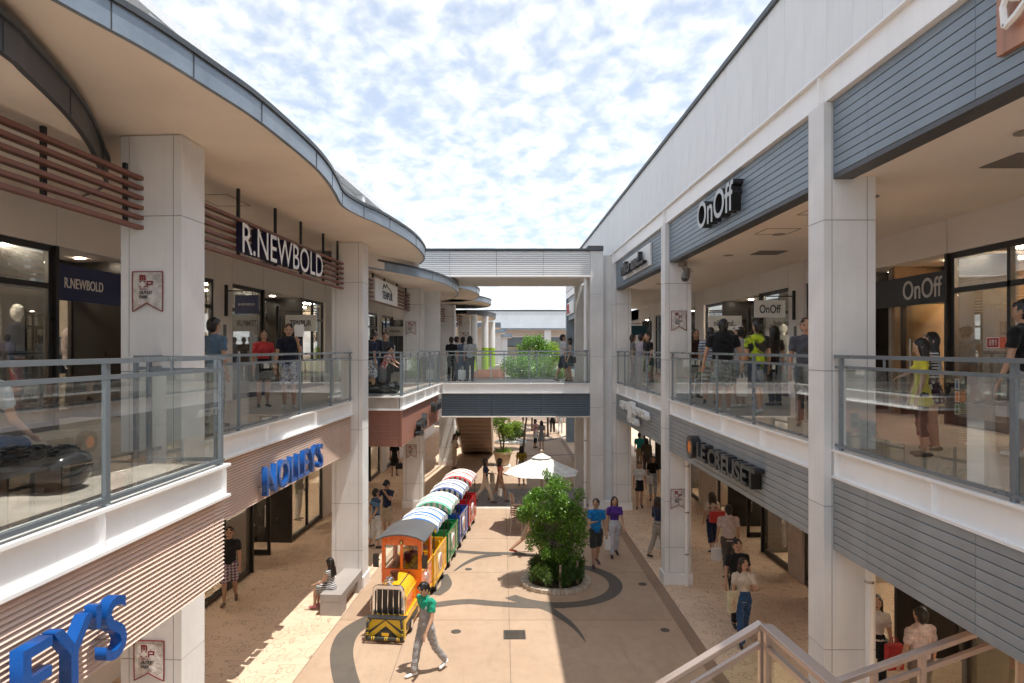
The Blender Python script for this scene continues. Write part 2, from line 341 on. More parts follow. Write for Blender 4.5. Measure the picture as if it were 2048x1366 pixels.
CAPH = max(v.co.y for v in GLYPH[('E', .02)][0].vertices)
def text_meshes(txt, bold=0.0, spacing=1.0, extrude=0.0):
    out = []; x = 0.0
    for c in txt:
        if c == ' ': x += 0.28 * spacing; continue
        m, adv = GLYPH[(c, bold)]; out.append((c, m.copy(), x)); x += adv * spacing
    return out
def lettering(name, parent_obj, txt, face, side, width, cap, depth, origin=(0, 0), bold=0.0, spacing=1.0, joined=False, z0=0.0):
    """letters as children in the parent's local x (right) / y (up) / z (towards the reader) frame"""
    ch = text_meshes(txt, bold, spacing, 0.5)
    x0 = min(min(v.co.x for v in me.vertices) + o for _, me, o in ch); x1 = max(max(v.co.x for v in me.vertices) + o for _, me, o in ch)
    sx = width / (x1 - x0); sy = cap / CAPH
    objs = []; J = MB()
    for c, me, o in ch:
        for v in me.vertices: v.co = Vector(((v.co.x + o - x0) * sx + origin[0], v.co.y * sy + origin[1], (v.co.z + 0.5) * depth + z0))
        me.materials.clear(); me.materials.append(face); me.materials.append(side); me.update()
        idx = [0 if p.normal.z > 0.5 else 1 for p in me.polygons]; me.polygons.foreach_set('material_index', idx)
        if joined:
            o2 = len(J.v); J.v += [tuple(v.co) for v in me.vertices]; J.f += [tuple(i + o2 for i in p.vertices) for p in me.polygons]; J.m += idx; bpy.data.meshes.remove(me)
        else: objs.append(put(name, me, parent_obj))
    if joined: return J.build(name, [face, side], parent_obj)
    return objs
def face_frame(o, pos, right, up=(0, 0, 1)):
    r = Vector(right).normalized(); u = Vector(up).normalized(); n = r.cross(u)
    o.matrix_world = Matrix(((r.x, u.x, n.x, pos[0]), (r.y, u.y, n.y, pos[1]), (r.z, u.z, n.z, pos[2]), (0, 0, 0, 1)))
# ------------------------------------------------------------------ ground
ZF = 4.45                                            # upper walkway level
tag(MB().add([(-400, -60, 0), (400, -60, 0), (400, 700, 0), (-400, 700, 0)], [(0, 1, 2, 3)]).build('ground', BASE), kind='structure')
pl = MB().box(-4.4, 3.98, -2, -1.9, -0.05, 0.001).build('plaza', PLAZA); tag(pl, kind='structure')
ys = [-1.85] + [2.05 + 3.05 * i for i in range(18)]; xs = [-4.6, -1.9, 0.16, 3.62]
for j in range(len(ys) - 1):
    for i in range(3):
        def lx(x, y): return x if i or x > -4 else (LW(0, 0.02).x + (y - 16.15) * math.tan(LA))
        a, b, c, d = lx(xs[i], ys[j]), xs[i + 1], xs[i + 1], lx(xs[i], ys[j + 1])
        g = 0.007
        q = [(a + g, ys[j] + g), (b - g, ys[j] + g), (c - g, ys[j + 1] - g), (d + g, ys[j + 1] - g)]
        MB().prism(q, 0.001, 0.006).build('paving_slab', PLAZA, pl)
st = MB().box(3.62, 3.86, -2, 52, 0.001, 0.007).build('border_strip', SKIRT); tag(st, kind='structure')
tag(MB().box(3.868, 12, -2, 52, 0.001, 0.006).build('arcade_floor', STAMP), kind='structure')
q = [tuple(LW(-19, 0.01)[:2]), tuple(LW(34, 0.01)[:2]), tuple(LW(34, -8)[:2]), tuple(LW(-19, -8)[:2])]
tag(MB().prism(q, 0.001, 0.006).build('arcade_floor', STAMP), kind='structure')
def band(pts, w, z=0.010):
    """curved inlay strip through ground points, smoothed"""
    P = [G(*p) for p in pts]; Q = []
    for i in range(len(P) - 1):
        p0, p1, p2, p3 = P[max(i - 1, 0)], P[i], P[i + 1], P[min(i + 2, len(P) - 1)]
        for k in range(8):
            t = k / 8; Q.append(0.5 * ((2 * p1) + (p2 - p0) * t + (2 * p0 - 5 * p1 + 4 * p2 - p3) * t * t + (3 * p1 - p0 - 3 * p2 + p3) * t ** 3))
    Q.append(P[-1]); V = []; n = len(Q)
    for i, p in enumerate(Q):
        t = (Q[min(i + 1, n - 1)] - Q[max(i - 1, 0)]).normalized(); s = Vector((-t.y, t.x, 0)); f = i / (n - 1)
        ww = w(f) if callable(w) else w
        V += [(p.x + s.x * ww / 2, p.y + s.y * ww / 2, z), (p.x - s.x * ww / 2, p.y - s.y * ww / 2, z)]
    m = MB().add(V, [(2 * i, 2 * i + 1, 2 * i + 3, 2 * i + 2) for i in range(n - 1)]); return m.build('inlay_band', BAND, pl)
PC = G(1111, 1166)                                   # planter centre
ringp = [(PC.x + 1.43 * math.cos(a), PC.y + 1.43 * math.sin(a)) for a in np.linspace(0, 2 * math.pi, 49)]
MB().add([(PC.x + r * math.cos(a), PC.y + r * math.sin(a), 0.0105) for a in np.linspace(-2.45, 1.95, 49) for r in (1.28, 1.60)], [(2 * i, 2 * i + 1, 2 * i + 3, 2 * i + 2) for i in range(48)]).build('inlay_band', BAND, pl)
band([(1130, 1212), (1060, 1212), (990, 1208), (930, 1204), (860, 1212), (790, 1222)], 0.30, 0.011)
band([(790, 1222), (740, 1240), (700, 1265), (684, 1300), (688, 1345), (705, 1400)], 0.42, 0.0112)
band([(1040, 1208), (1090, 1216), (1130, 1240), (1155, 1262), (1172, 1286)], lambda f: 0.30 * (1 - f) + 0.01, 0.0115)
band([(1090, 1112), (1030, 1108), (975, 1107), (925, 1104), (895, 1101)], 0.24, 0.0118)
band([(1000, 1109), (960, 1115), (930, 1128), (908, 1143)], lambda f: 0.26 * (1 - f) + 0.03, 0.0121)
band([(870, 1190), (888, 1178), (893, 1165), (885, 1150)], 0.26, 0.0122)
for p in ((1000, 900), (1040, 905)):
    pass
band([(1035, 880), (1080, 882), (1120, 876), (1150, 866)], 0.35, 0.0123); band([(1030, 912), (1080, 912), (1150, 909)], 0.22, 0.0124); band([(1040, 852), (1080, 866), (1110, 880)], 0.25, 0.0125)
# pale strip and paler slabs across the plaza under the bridge
tag(MB().box(-2.3, 3.5, 24.15, 24.45, 0.006, 0.013).build('threshold_strip', paint('pale_stone', (0.62, 0.55, 0.47), 0.7)), kind='structure')
cob = MB(); CB = 0.2
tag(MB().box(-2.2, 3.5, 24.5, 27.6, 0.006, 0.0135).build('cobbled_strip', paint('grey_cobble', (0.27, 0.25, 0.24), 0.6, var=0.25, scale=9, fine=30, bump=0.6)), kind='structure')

# ------------------------------------------------------------------ shared building pieces
ZC = [0.28, 0.89, 2.0, 3.75, 5.4, 7.24]
def column(B, sgn, u0, du, W, ztop, m=None, plinth=True, zbase=0.0):
    m = m or CONC
    c = MB().box(sgn * 0.006, sgn * (W - 0.006), u0 + 0.006, u0 + du - 0.006, zbase, ztop - 0.002).build('column', CORE, B)
    cuts = [zbase] + [z for z in ZC if zbase + 0.2 < z < ztop - 0.2] + [ztop]
    for a, b in zip(cuts, cuts[1:]):
        g = 0.005
        for (d0, d1) in ((0, 0.095), (0.105, W - 0.105), (W - 0.095, W)):
            ubox('panel', c, sgn * d0, sgn * d1, u0, u0 + du, a + (g if a > zbase else 0), b - (g if b < ztop else 0.001), m)
    if plinth: MB().box(-sgn * 0.035, sgn * (W + 0.035), u0 - 0.035, u0 + du + 0.035, zbase, zbase + 0.27).build('plinth', WHITE, c)
    return c
def edge_beam(B, sgn, d, u0, u1, zt=ZF, posts=(), name='edge_beam', m=None):
    """white steel I-beam along the walkway edge with stiffener plates"""
    b = MB(); zb = zt - 0.35
    b.box(sgn * d, sgn * (d + 0.30), u0, u1, zt - 0.028, zt); b.box(sgn * d, sgn * (d + 0.30), u0, u1, zb, zb + 0.028); b.box(sgn * (d + 0.065), sgn * (d + 0.085), u0, u1, zb + 0.028, zt - 0.028)
    o = b.build(name, m or WHITE, B)
    for p in posts: ubox('stiffener', o, sgn * (d + 0.012), sgn * (d + 0.065), p - 0.006, p + 0.006, zb + 0.0285, zt - 0.0285, m or WHITE)
    return o
def siding(B, sgn, d, u0, u1, z0, z1, nb, m, mb, length=1.72, start=0.0, gap=0.008, name='siding_board', thick=0.024, lap=False):
    back = MB().box(sgn * (d + thick), sgn * (d + thick + 0.06), u0, u1, z0 + 0.002, z1 - 0.002).build('siding', mb, B)
    cuts = [u0]; u = u0 + start if start else u0 + length
    while u < u1 - 0.15: cuts.append(u); u += length
    cuts.append(u1); h = (z1 - z0) / nb
    for a, b in zip(cuts, cuts[1:]):
        k = ('brd', round(b - a, 3), round(h, 4), sgn, lap, m.name, gap)
        if k not in BOXES:
            L = b - a - 0.006; hh = h - gap; t = thick - 0.001
            if lap: prof = [(0, 0), (sgn * t, 0), (sgn * t, hh), (sgn * t * 0.9, hh), (0, hh * 0.16)]
            else: prof = [(sgn * 0.004, 0), (sgn * t, 0), (sgn * t, hh), (sgn * 0.004, hh), (0, hh - 0.004), (0, 0.004)]
            BOXES[k] = MB().prism(prof, -L / 2, L / 2, 'y').mesh(name, m)
        for i in range(nb): put(name, BOXES[k], back, (sgn * d, (a + b) / 2, z0 + i * h + gap / 2))
    return back
def storefront(B, sgn, dw, zf, ztop, head, segs, wallmat=None):
    """segs: list of (kind, u0, u1) along the shop wall; kind wall / glass / door"""
    wallmat = wallmat or SHOPW; x0, x1 = sgn * dw, sgn * (dw + 0.2)
    for kind, a, b in segs:
        if a > b: a, b = b, a
        if kind == 'wall': MB().box(x0, x1, a, b, zf, ztop).build('wall', wallmat, B); continue
        MB().box(x0, x1, a, b, head, ztop).build('wall', wallmat, B)
        rec = 1.1 if kind == 'door' else 0.05; f = MB(); d0 = dw + rec; t = 0.07
        X = lambda d: sgn * d
        f.box(X(d0), X(d0 + t), a, a + 0.09, zf, head); f.box(X(d0), X(d0 + t), b - 0.09, b, zf, head)
        f.box(X(d0), X(d0 + t), a + 0.09, b - 0.09, head - 0.09, head); f.box(X(d0), X(d0 + t), a + 0.09, b - 0.09, zf, zf + 0.14)
        tr = zf + 2.12; f.box(X(d0), X(d0 + t), a + 0.09, b - 0.09, tr, tr + 0.08)
        n = max(1, round((b - a) / 1.35)); w = (b - a - 0.18) / n
        for i in range(1, n): f.box(X(d0), X(d0 + t), a + 0.09 + i * w - 0.035, a + 0.09 + i * w + 0.035, zf + 0.14, head - 0.09)
        if kind == 'door':
            f.box(X(dw), X(d0), a, a + 0.06, zf, head); f.box(X(dw), X(d0), b - 0.06, b, zf, head)
            MB().box(X(dw + 0.001), X(d0 + 0.2), a + 0.061, b - 0.061, head + 0.002, head + 0.06).build('entrance_ceiling', CEIL, B)
            for q in (0.3, 0.7): MB().lathe([(0.07, 0), (0.07, 0.012)], 14, (X(dw + 0.6), a + (b - a) * q, head - 0.012)).build('downlight', LAMP, B)
        fr = f.build('storefront', FRAME, B)
        for i in range(n):
            ya = a + 0.09 + i * w + 0.035; yb = ya + w - 0.07; xg = X(d0 + t / 2)
            for (za, zb) in ((zf + 0.14, tr), (tr + 0.08, head - 0.09)):
                if kind == 'door' and za < tr and n > 1 and i == n // 2: continue        # door leaf stands open
                MB().box(xg - 0.004, xg + 0.004, ya, yb, za, zb).build('pane', SGLASS, fr)
        if kind == 'door' and n > 1:
            i = n // 2; ya = a + 0.09 + i * w + 0.035; lf = MB(); xd = X(d0 - 0.02); L = min(0.95, w); sx = -sgn
            lf.box(xd, xd + sx * 0.08, ya, ya + 0.05, zf + 0.02, tr); lf.box(xd + sx * L, xd + sx * (L - 0.08), ya, ya + 0.05, zf + 0.02, tr)
            lf.box(xd, xd + sx * L, ya, ya + 0.05, tr - 0.08, tr); lf.box(xd, xd + sx * L, ya, ya + 0.05, zf + 0.02, zf + 0.16); d = lf.build('door', FRAME, B)
            MB().box(xd + sx * 0.081, xd + sx * (L - 0.081), ya + 0.02, ya + 0.028, zf + 0.161, tr - 0.081).build('pane', SGLASS, d)
            MB().tube([(xd + sx * (L - 0.12), ya - 0.04, zf + 0.8), (xd + sx * (L - 0.12), ya - 0.04, zf + 1.4)], 0.014, 8).build('handle', STEEL, d)
def interior(B, sgn, dw, u0, u1, zf, zc, depth=3.2, m=None, lamps=6):
    X = lambda d: sgn * d; i = MB(); d1 = dw + depth
    i.box(X(d1), X(d1 + 0.1), u0, u1, zf, zc); i.box(X(dw + 0.2), X(d1), u0 - 0.1, u0, zf, zc); i.box(X(dw + 0.2), X(d1), u1, u1 + 0.1, zf, zc)
    i.box(X(dw + 0.2), X(d1), u0, u1, zc, zc + 0.1)
    o = i.build('shop_interior', m or DINT, B)
    k = 0
    for a in np.linspace(u0 + 0.7, u1 - 0.7, lamps):
        xx = X(dw + 0.9 + 0.9 * (k % 2)); MB().box(xx - 0.09, xx + 0.09, a - 0.4, a + 0.4, zc - 0.03, zc - 0.002).build('ceiling_fill_lamp', LAMP, o); k += 1  # shop lights enlarged into strips, added as fill for interiors and shopfronts
    return o
def railing(label, pts, posts, z=ZF, h=1.145, name='glass_railing', stub=True, m=None, parent_rot=0, loc=(0, 0, 0), ends=True):
    """posts: fractions along pts[0]-pts[1]; glass panes between the posts"""
    m = m or RAIL; T = thing(name, label, 'railing', loc, parent_rot); P, Q = Vector(pts[0]), Vector(pts[1]); up = Vector((0, 0, 1))
    at = lambda f, zz: P.lerp(Q, f) + up * (z + zz)
    L = (Q - P).length; t = (Q - P).normalized()
    MB().bar(at(0, h - 0.02), at(1, h - 0.02), 0.065, 0.04).build('handrail', m, T)
    MB().bar(at(0, h - 0.145), at(1, h - 0.145), 0.04, 0.035).build('mid_rail', m, T)
    MB().bar(at(0, 0.05), at(1, 0.05), 0.04, 0.035).build('bottom_rail', m, T)
    for f in posts: MB().bar(at(f, 0.0), at(f, h - 0.041), 0.035, 0.062).build('post', m, T)
    fs = sorted(posts)
    for a, b in zip(fs, fs[1:]):
        n = max(1, round((b - a) * L / 1.05))
        for i in range(n):
            fa, fb = a + (b - a) * i / n, a + (b - a) * (i + 1) / n; e = (0.03 if i == 0 else 0.004) / L; e2 = (0.03 if i == n - 1 else 0.004) / L
            pa, pb = at(fa + e, 0.07), at(fb - e2, 0.07); s = t.cross(up) * 0.005; hz = up * (h - 0.145 - 0.0175 - 0.07)
            MB().add([pa - s, pb - s, pb + s, pa + s, pa - s + hz, pb - s + hz, pb + s + hz, pa + s + hz], [(0, 3, 2, 1), (4, 5, 6, 7), (0, 1, 5, 4), (1, 2, 6, 5), (2, 3, 7, 6), (3, 0, 4, 7)]).build('glass_pane', PGLASS, T)
            if stub and i < n - 1: MB().bar(at(fb, h - 0.127), at(fb, h - 0.041), 0.02, 0.02).build('baluster', m, T)
    return T
def canopy(name, label, outline, z, m=None, fh=0.24, seams=6, inner=None, soff=None):
    """flat roof with a curved zinc fascia: outline is the free edge (plan points), inner closes the plan at the back"""
    T = thing(name, label, 'canopy', (0, 0, 0)); m = m or ZINC
    P = [Vector((*p, 0)) for p in outline]; Q = []
    for i in range(len(P) - 1):
        p0, p1, p2, p3 = P[max(i - 1, 0)], P[i], P[i + 1], P[min(i + 2, len(P) - 1)]
        for k in range(10):
            t = k / 10; Q.append(0.5 * ((2 * p1) + (p2 - p0) * t + (2 * p0 - 5 * p1 + 4 * p2 - p3) * t * t + (3 * p1 - p0 - 3 * p2 + p3) * t ** 3))
    Q.append(P[-1]); poly = [(p.x, p.y) for p in Q] + list(inner)
    MB().prism(poly, z, z + 0.03).build('soffit', soff or SOFFIT, T)
    MB().prism(poly, z + fh, z + fh + 0.02).build('roof_sheet', ZINCD, T)
    n = len(Q); fac = MB(); off = []
    for i, p in enumerate(Q):
        t = (Q[min(i + 1, n - 1)] - Q[max(i - 1, 0)]).normalized(); off.append(Vector((t.y, -t.x, 0)))
    V = []
    for p, s in zip(Q, off): V += [tuple(p + s * 0.02 + Vector((0, 0, z - 0.012))), tuple(p + s * 0.02 + Vector((0, 0, z + fh - 0.02))), tuple(p - s * 0.03 + Vector((0, 0, z - 0.012)))]
    fs = []
    for i in range(n - 1): a = 3 * i; fs += [(a, a + 3, a + 4, a + 1), (a + 2, a + 5, a + 3, a)]
    fo = fac.add(V, fs).build('fascia', m, T, smooth=R(50))
    cp = MB(); V = []
    for p, s in zip(Q, off): V += [tuple(p + s * 0.045 + Vector((0, 0, z + fh - 0.025))), tuple(p + s * 0.045 + Vector((0, 0, z + fh + 0.03))), tuple(p - s * 0.08 + Vector((0, 0, z + fh + 0.03))), tuple(p - s * 0.03 + Vector((0, 0, z + fh - 0.025)))]
    fs = []
    for i in range(n - 1):
        a = 4 * i
        for k in range(4): fs.append((a + k, a + 4 + k, a + 4 + (k + 1) % 4, a + (k + 1) % 4))
    cp.add(V, fs).build('coping', COPING, fo)
    for k in range(1, seams):
        i = int(k * n / seams); p, s = Q[i], off[i]
        sm = MB().bar(p + s * 0.022 + Vector((0, 0, z - 0.01)), p + s * 0.022 + Vector((0, 0, z + fh - 0.026)), 0.012, 0.006).build('seam', ZINCD, fo)
    return T

# ------------------------------------------------------------------ right building
RB = thing('shopping_building', 'long white two-storey shopping building with blue-grey siding on the right', 'building', (3.93, 0, 0))
Y0, Y1, Y2 = 8.32, 16.40, 23.98
DW = 3.30; ZCE = 7.77; HEAD = 7.22; Z1C = 3.22
for y in (Y0 - 8.08, Y0, Y1, Y2): column(RB, 1, y, 0.42, 0.63, 8.685)
column(RB, 1, 35.2, 0.42, 0.63, ZCE)
bays = [(-1.5, Y0 - 8.08), (Y0 - 7.66, Y0), (Y0 + 0.42, Y1), (Y1 + 0.42, Y2)]
bays = bays[1:]
MB().box(0.21, DW + 3.4, -1.5, 36, ZF - 0.30, ZF - 0.004).build('walkway_slab', DECK, RB)
dk = MB().box(0.30, DW, -1.5, 36, ZF - 0.004, ZF).build('walkway_floor', DECK, RB)
MB().box(0.31, DW + 3.4, -1.5, 36, Z1C, Z1C + 0.05).build('ceiling', CEIL, RB)
MB().box(0.34, DW + 3.4, -1.5, 36, ZCE, ZCE + 0.05).build('ceiling', CEIL, RB)
MB().box(DW - 0.05, DW + 3.4, -1.5, 36, 8.5, 8.6).build('roof', ZINCD, RB)
for a, b in bays:
    siding(RB, 1, 0.11, a, b, ZCE + 0.02, 8.69, 9, SIDING, BLACKM, start=0.0)
    MB().box(0.115, 0.345, a, b, ZCE - 0.035, ZCE + 0.018).build('soffit_trim', ZINCD, RB)
    siding(RB, 1, 0.11, a, b, Z1C, ZF - 0.352, 9, SIDING2, BLACKM, start=0.0)
    MB().box(0.20, 0.31, a, b, Z1C - 0.01, Z1C + 0.03).build('soffit_trim', ZINCD, RB)
    n = 4; ps = [a + 0.05] + [a + (b - a) * k / n for k in range(1, n)] + [b - 0.05]
    edge_beam(RB, 1, 0.09, a, b, posts=ps)
top = MB(); top.box(0.03, 0.22, -1.5, 24.6, 8.69, 9.022).box(-0.035, 0.22, -1.5, 24.6, 9.022, 9.05); tb = top.build('roof_beam', WHITE, RB)
for y in (Y0, Y1, Y2):
    ubox('stiffener', tb, -0.03, 0.03, y + 0.10, y + 0.116, 8.692, 9.021, WHITE)
MB().box(0.02, 0.30, -1.5, 42, 9.051, 10.60).build('parapet', CORE, RB)
par = [o for o in RB.children if o.name.startswith('parapet')][0]
y = -1.5
while y < 41.5: ubox('wall_panel', par, 0.0, 0.019, y + 0.003, y + 0.607, 9.055, 10.598, WALLP); y += 0.61
MB().box(-0.05, 0.36, -1.5, 42.05, 10.60, 10.68).build('coping', COPING, RB)
MB().box(0.30, 6, -1.5, 42, 10.3, 10.4).build('roof', ZINCD, RB)
MB().box(5.9, 6.0, -1.5, 42, 8.6, 10.3).build('wall', WALLP, RB)
# far stretch behind the bridge: dark bay with red and white sign
MB().box(0.03, 0.25, 28.0, 42, 8.69, 9.05).build('roof_beam', WHITE, RB)
siding(RB, 1, 0.11, 35.7, 41.4, ZCE - 0.4, 8.69, 8, SIDING, BLACKM, length=3)
MB().box(0.02, 1.2, 41.4, 42.0, 0, 8.69).build('pier', SIDING, RB)
MB().box(0.02, 1.2, 34.3, 35.1, 0, 4.0).build('pier', SIDING, RB)
MB().box(0.10, 0.4, 28, 42, ZF - 0.35, ZF).build('edge_beam', WHITE, RB); MB().box(0.11, 0.4, 28, 42, Z1C, ZF - 0.351).build('siding', SIDING2, RB)
# walls and shop fronts, upper level
xr = 3.93 + DW; yr = lambda px: RYp(px, xr)
up = [('glass', yr(2160), yr(1895)), ('door', yr(1893), yr(1712)), ('wall', yr(1710), yr(1690)), ('glass', yr(1688), yr(1609)), ('wall', yr(1608), yr(1577)), ('glass', yr(1576), yr(1520)), ('door', yr(1519), yr(1444)),
      ('glass', yr(1443), yr(1408)), ('wall', yr(1407), yr(1390)), ('door', yr(1389), yr(1345)), ('glass', yr(1344), yr(1309)), ('wall', yr(1308), yr(1300)), ('door', yr(1299), yr(1262)), ('wall', yr(1261), 36)]
up = [(k, min(a, b), max(a, b)) for k, a, b in up]
storefront(RB, 1, DW, ZF, ZCE, HEAD, up)
MB().box(DW, DW + 0.2, -1.5, up[0][1], ZF, ZCE).build('wall', SHOPW, RB)
interior(RB, 1, DW, 2, 12.9, ZF, HEAD + 0.05, m=paint('warm_interior', (0.30, 0.20, 0.12), 0.8)); interior(RB, 1, DW, 13.1, 30, ZF, HEAD + 0.05, lamps=10)
dn = [('glass', yr(2160), yr(1930)), ('door', yr(1929), yr(1790)), ('glass', yr(1789), yr(1720)), ('wall', yr(1719), yr(1640)), ('wall', yr(1604), yr(1576)), ('glass', yr(1639), yr(1605)), ('glass', yr(1575), yr(1524)), ('door', yr(1523), yr(1455)),
      ('glass', yr(1454), yr(1432)), ('wall', yr(1431), yr(1397)), ('glass', yr(1396), yr(1360)), ('door', yr(1359), yr(1310)), ('glass', yr(1309), yr(1285)), ('wall', yr(1284), 36)]
dn = [(k, min(a, b), max(a, b)) for k, a, b in dn]
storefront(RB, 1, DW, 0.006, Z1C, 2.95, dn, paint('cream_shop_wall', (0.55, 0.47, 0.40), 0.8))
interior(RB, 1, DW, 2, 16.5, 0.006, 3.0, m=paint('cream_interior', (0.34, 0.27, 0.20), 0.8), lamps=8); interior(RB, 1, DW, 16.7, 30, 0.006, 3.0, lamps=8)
# ceiling fittings
def hatch(B, x, y, z, w=0.6, d=0.6):
    o = MB(); t = 0.012
    o.box(x - w / 2, x + w / 2, y - d / 2, y - d / 2 + t, z - 0.006, z).box(x - w / 2, x + w / 2, y + d / 2 - t, y + d / 2, z - 0.006, z).box(x - w / 2, x - w / 2 + t, y - d / 2 + t, y + d / 2 - t, z - 0.006, z).box(x + w / 2 - t, x + w / 2, y - d / 2 + t, y + d / 2 - t, z - 0.006, z)
    return o.build('access_hatch', paint('hatch_trim', (0.25, 0.2, 0.17), 0.7), B)
for y in (10.4, 12.2): hatch(RB, 1.0, y, ZCE - 0.001)
for y in (11.5, 14.6, 7.3): MB().box(1.6, 2.2, y, y + 0.6, ZCE - 0.012, ZCE - 0.001).build('air_vent', paint('vent_grey', (0.22, 0.19, 0.17), 0.7), RB)
for y in (6.6, 9.4, 12.5, 15.3, 18.5, 22): MB().lathe([(0.11, 0.0), (0.11, 0.012), (0.07, 0.014)], 20, (1.15, y, ZCE - 0.016)).build('downlight', paint('downlight_trim', (0.3, 0.27, 0.22), 0.4), RB)

# ------------------------------------------------------------------ left building
LB = thing('shopping_building', 'white two-storey shopping building with wavy canopies and tan slats on the left', 'building', LP, -LA)
UL1 = -8.12; UL3 = 8.07; UL4 = 17.0
column(LB, -1, UL1, 0.55, 0.74, 8.19); column(LB, -1, 0, 0.55, 0.74, 8.19); column(LB, -1, UL3, 0.50, 0.68, 7.81)
column(LB, -1, UL4, 0.5, 0.75, 7.81); column(LB, -1, UL4 + 7.0, 0.5, 0.7, 7.8); column(LB, -1, UL1 - 8.1, 0.55, 0.74, 7.81)
DL = 3.05
NN, NS, NB = 0.925, -0.21, 0.71                       # walkway edge offsets: near bulge, middle, balcony
slab = [(NN - 0.14, -17), (NN - 0.14, -8.84), (NS - 0.14, -8.84), (NS - 0.14, 1.27), (NB - 0.14, 1.27), (NB - 0.14, 11.3), (NS, 11.3), (NS, 30), (-DL - 3.4, 30), (-DL - 3.4, -17)]
MB().prism(slab, ZF - 0.30, ZF - 0.004).build('walkway_slab', DECK, LB)
flo = [(NN - 0.30, -17), (NN - 0.30, -9.0), (NS - 0.30, -9.0), (NS - 0.30, 1.43), (NB - 0.30, 1.43), (NB - 0.30, 11.2), (NS - 0.2, 11.2), (NS - 0.2, 30), (-DL, 30), (-DL, -17)]
MB().prism(flo, ZF - 0.004, ZF).build('walkway_floor', DECK, LB)
inn = [(NN - 0.32, -17), (NN - 0.32, -9.1), (NS - 0.32, -9.1), (NS - 0.32, 1.6), (NB - 0.32, 1.6), (NB - 0.32, 11.1), (NS - 0.3, 11.1), (NS - 0.3, 30), (-DL - 3.4, 30), (-DL - 3.4, -17)]
MB().prism(inn, Z1C, Z1C + 0.05).build('ceiling', CEIL, LB)
edge_beam(LB, -1, -NN, -17, -8.82, posts=[-8.9, -10.9, -12.6, -14.3]); edge_beam(LB, -1, -NS, -8.0, -0.001, posts=[-6.9, -5.0, -2.6, -0.06])
edge_beam(LB, -1, -NB, 1.27, 7.72, posts=[1.6, 3.2, 4.8, 6.2, 7.4])
siding(LB, -1, -NN + 0.06, -17, -8.84, Z1C, ZF - 0.352, 21, TAN, TANB, length=3.55, start=0.85, gap=0.014, lap=True, name='siding_slat', thick=0.03)
siding(LB, -1, -NS + 0.06, -7.56, -0.002, Z1C, ZF - 0.352, 21, TAN, TANB, length=3.2, start=2.6, gap=0.018, lap=True, name='siding_slat', thick=0.03)
siding(LB, -1, -NB + 0.06, 1.34, 7.70, Z1C - 0.06, ZF - 0.352, 21, RUST, RUSTB, length=3.3, gap=0.017, lap=True, name='siding_slat', thick=0.03)
# end walls of the bulge and the balcony (they face the camera)
fr = MB().box(NS - 0.2, NB - 0.10, 1.36, 1.42, Z1C - 0.06, ZF - 0.352).build('siding', RUSTB, LB)
h = (ZF - 0.352 - Z1C + 0.06) / 21
for i in range(21): ubox('siding_slat', fr, NS - 0.6, NB - 0.068, 1.33, 1.359, Z1C - 0.06 + i * h + 0.006, Z1C - 0.06 + (i + 1) * h - 0.006, RUST)
MB().box(NB - 0.067, NB - 0.03, 1.30, 1.339, Z1C - 0.07, ZF - 0.352).build('corner_trim', RUST, LB)
fb = MB(); fb.box(NS - 0.6, NB - 0.001, 1.22, 1.40, ZF - 0.028, ZF + 0.001).box(NS - 0.6, NB - 0.001, 1.22, 1.40, ZF - 0.351, ZF - 0.322).box(NS - 0.6, NB - 0.12, 1.28, 1.30, ZF - 0.32, ZF - 0.03); fb.build('edge_beam', WHITE, LB)
# shop walls: upper
lu = lambda px: LU(px, -DL)
ul = [('wall', -17, lu(-330)), ('glass', lu(-328), lu(112)), ('door', lu(113), lu(268)), ('wall', lu(270), lu(300)), ('glass', lu(302), lu(431)), ('wall', lu(432), lu(465)), ('glass', lu(466), lu(527)), ('door', lu(528), lu(606)), ('glass', lu(607), lu(650)), ('wall', lu(651), lu(692)),
      ('door', lu(693), lu(737)), ('glass', lu(738), lu(757)), ('wall', lu(758), lu(764)), ('glass', lu(765), lu(785)), ('door', lu(786), lu(812)), ('wall', lu(813), lu(850)), ('glass', lu(851), lu(880)), ('wall', lu(881), 30)]
storefront(LB, -1, DL, ZF, 8.2, HEAD, ul)
interior(LB, -1, DL, -14, 10, ZF, HEAD + 0.05, lamps=14)
ll = [('wall', -17, lu(250)), ('glass', lu(252), lu(505)), ('door', lu(506), lu(585)), ('glass', lu(586), lu(648)), ('wall', lu(649), lu(664)), ('glass', lu(665), lu(705)), ('door', lu(706), lu(742)), ('glass', lu(743), lu(762)), ('wall', lu(763), lu(774)), ('glass', lu(775), lu(790)), ('wall', lu(791), 30)]
storefront(LB, -1, DL, 0.006, Z1C, 2.95, ll)
interior(LB, -1, DL, -14, 16, 0.006, 3.0, lamps=14)
# roof volume set back behind the canopies: white frame with recessed panels
rz = 10.3
MB().box(-6.5, -1.16, -17, 24, 8.44, rz - 0.1).build('roof_volume', WALLP, LB)
MB().box(-1.30, -0.95, -17, 24, rz - 0.14, rz).build('parapet_cap', WHITE, LB)
for u in np.arange(-15.1, 24, 2.7): ubox('frame_post', LB, -1.159, -0.97, u - 0.14, u + 0.14, 8.45, rz - 0.141, WHITE)
MB().box(-1.159, -1.0, -17, 24, 8.45, 8.9).build('wall_band', WHITE, LB)
# inner ceiling between canopy and shop wall
MB().box(-DL - 3.4, -1.7, -17, 12, 8.205, 8.23).build('ceiling', CEIL, LB)
for u, n in ((-4.6, -1.2), (2.6, -1.4)): hatch(LB, n, u, 8.198, 0.6, 0.9)
for u in (-10.5, -5.8, -2.6, 3): MB().lathe([(0.11, 0), (0.11, 0.012), (0.07, 0.014)], 20, (-1.9, u, 8.188)).build('downlight', paint('downlight_trim', (0.3, 0.27, 0.22), 0.4), LB)

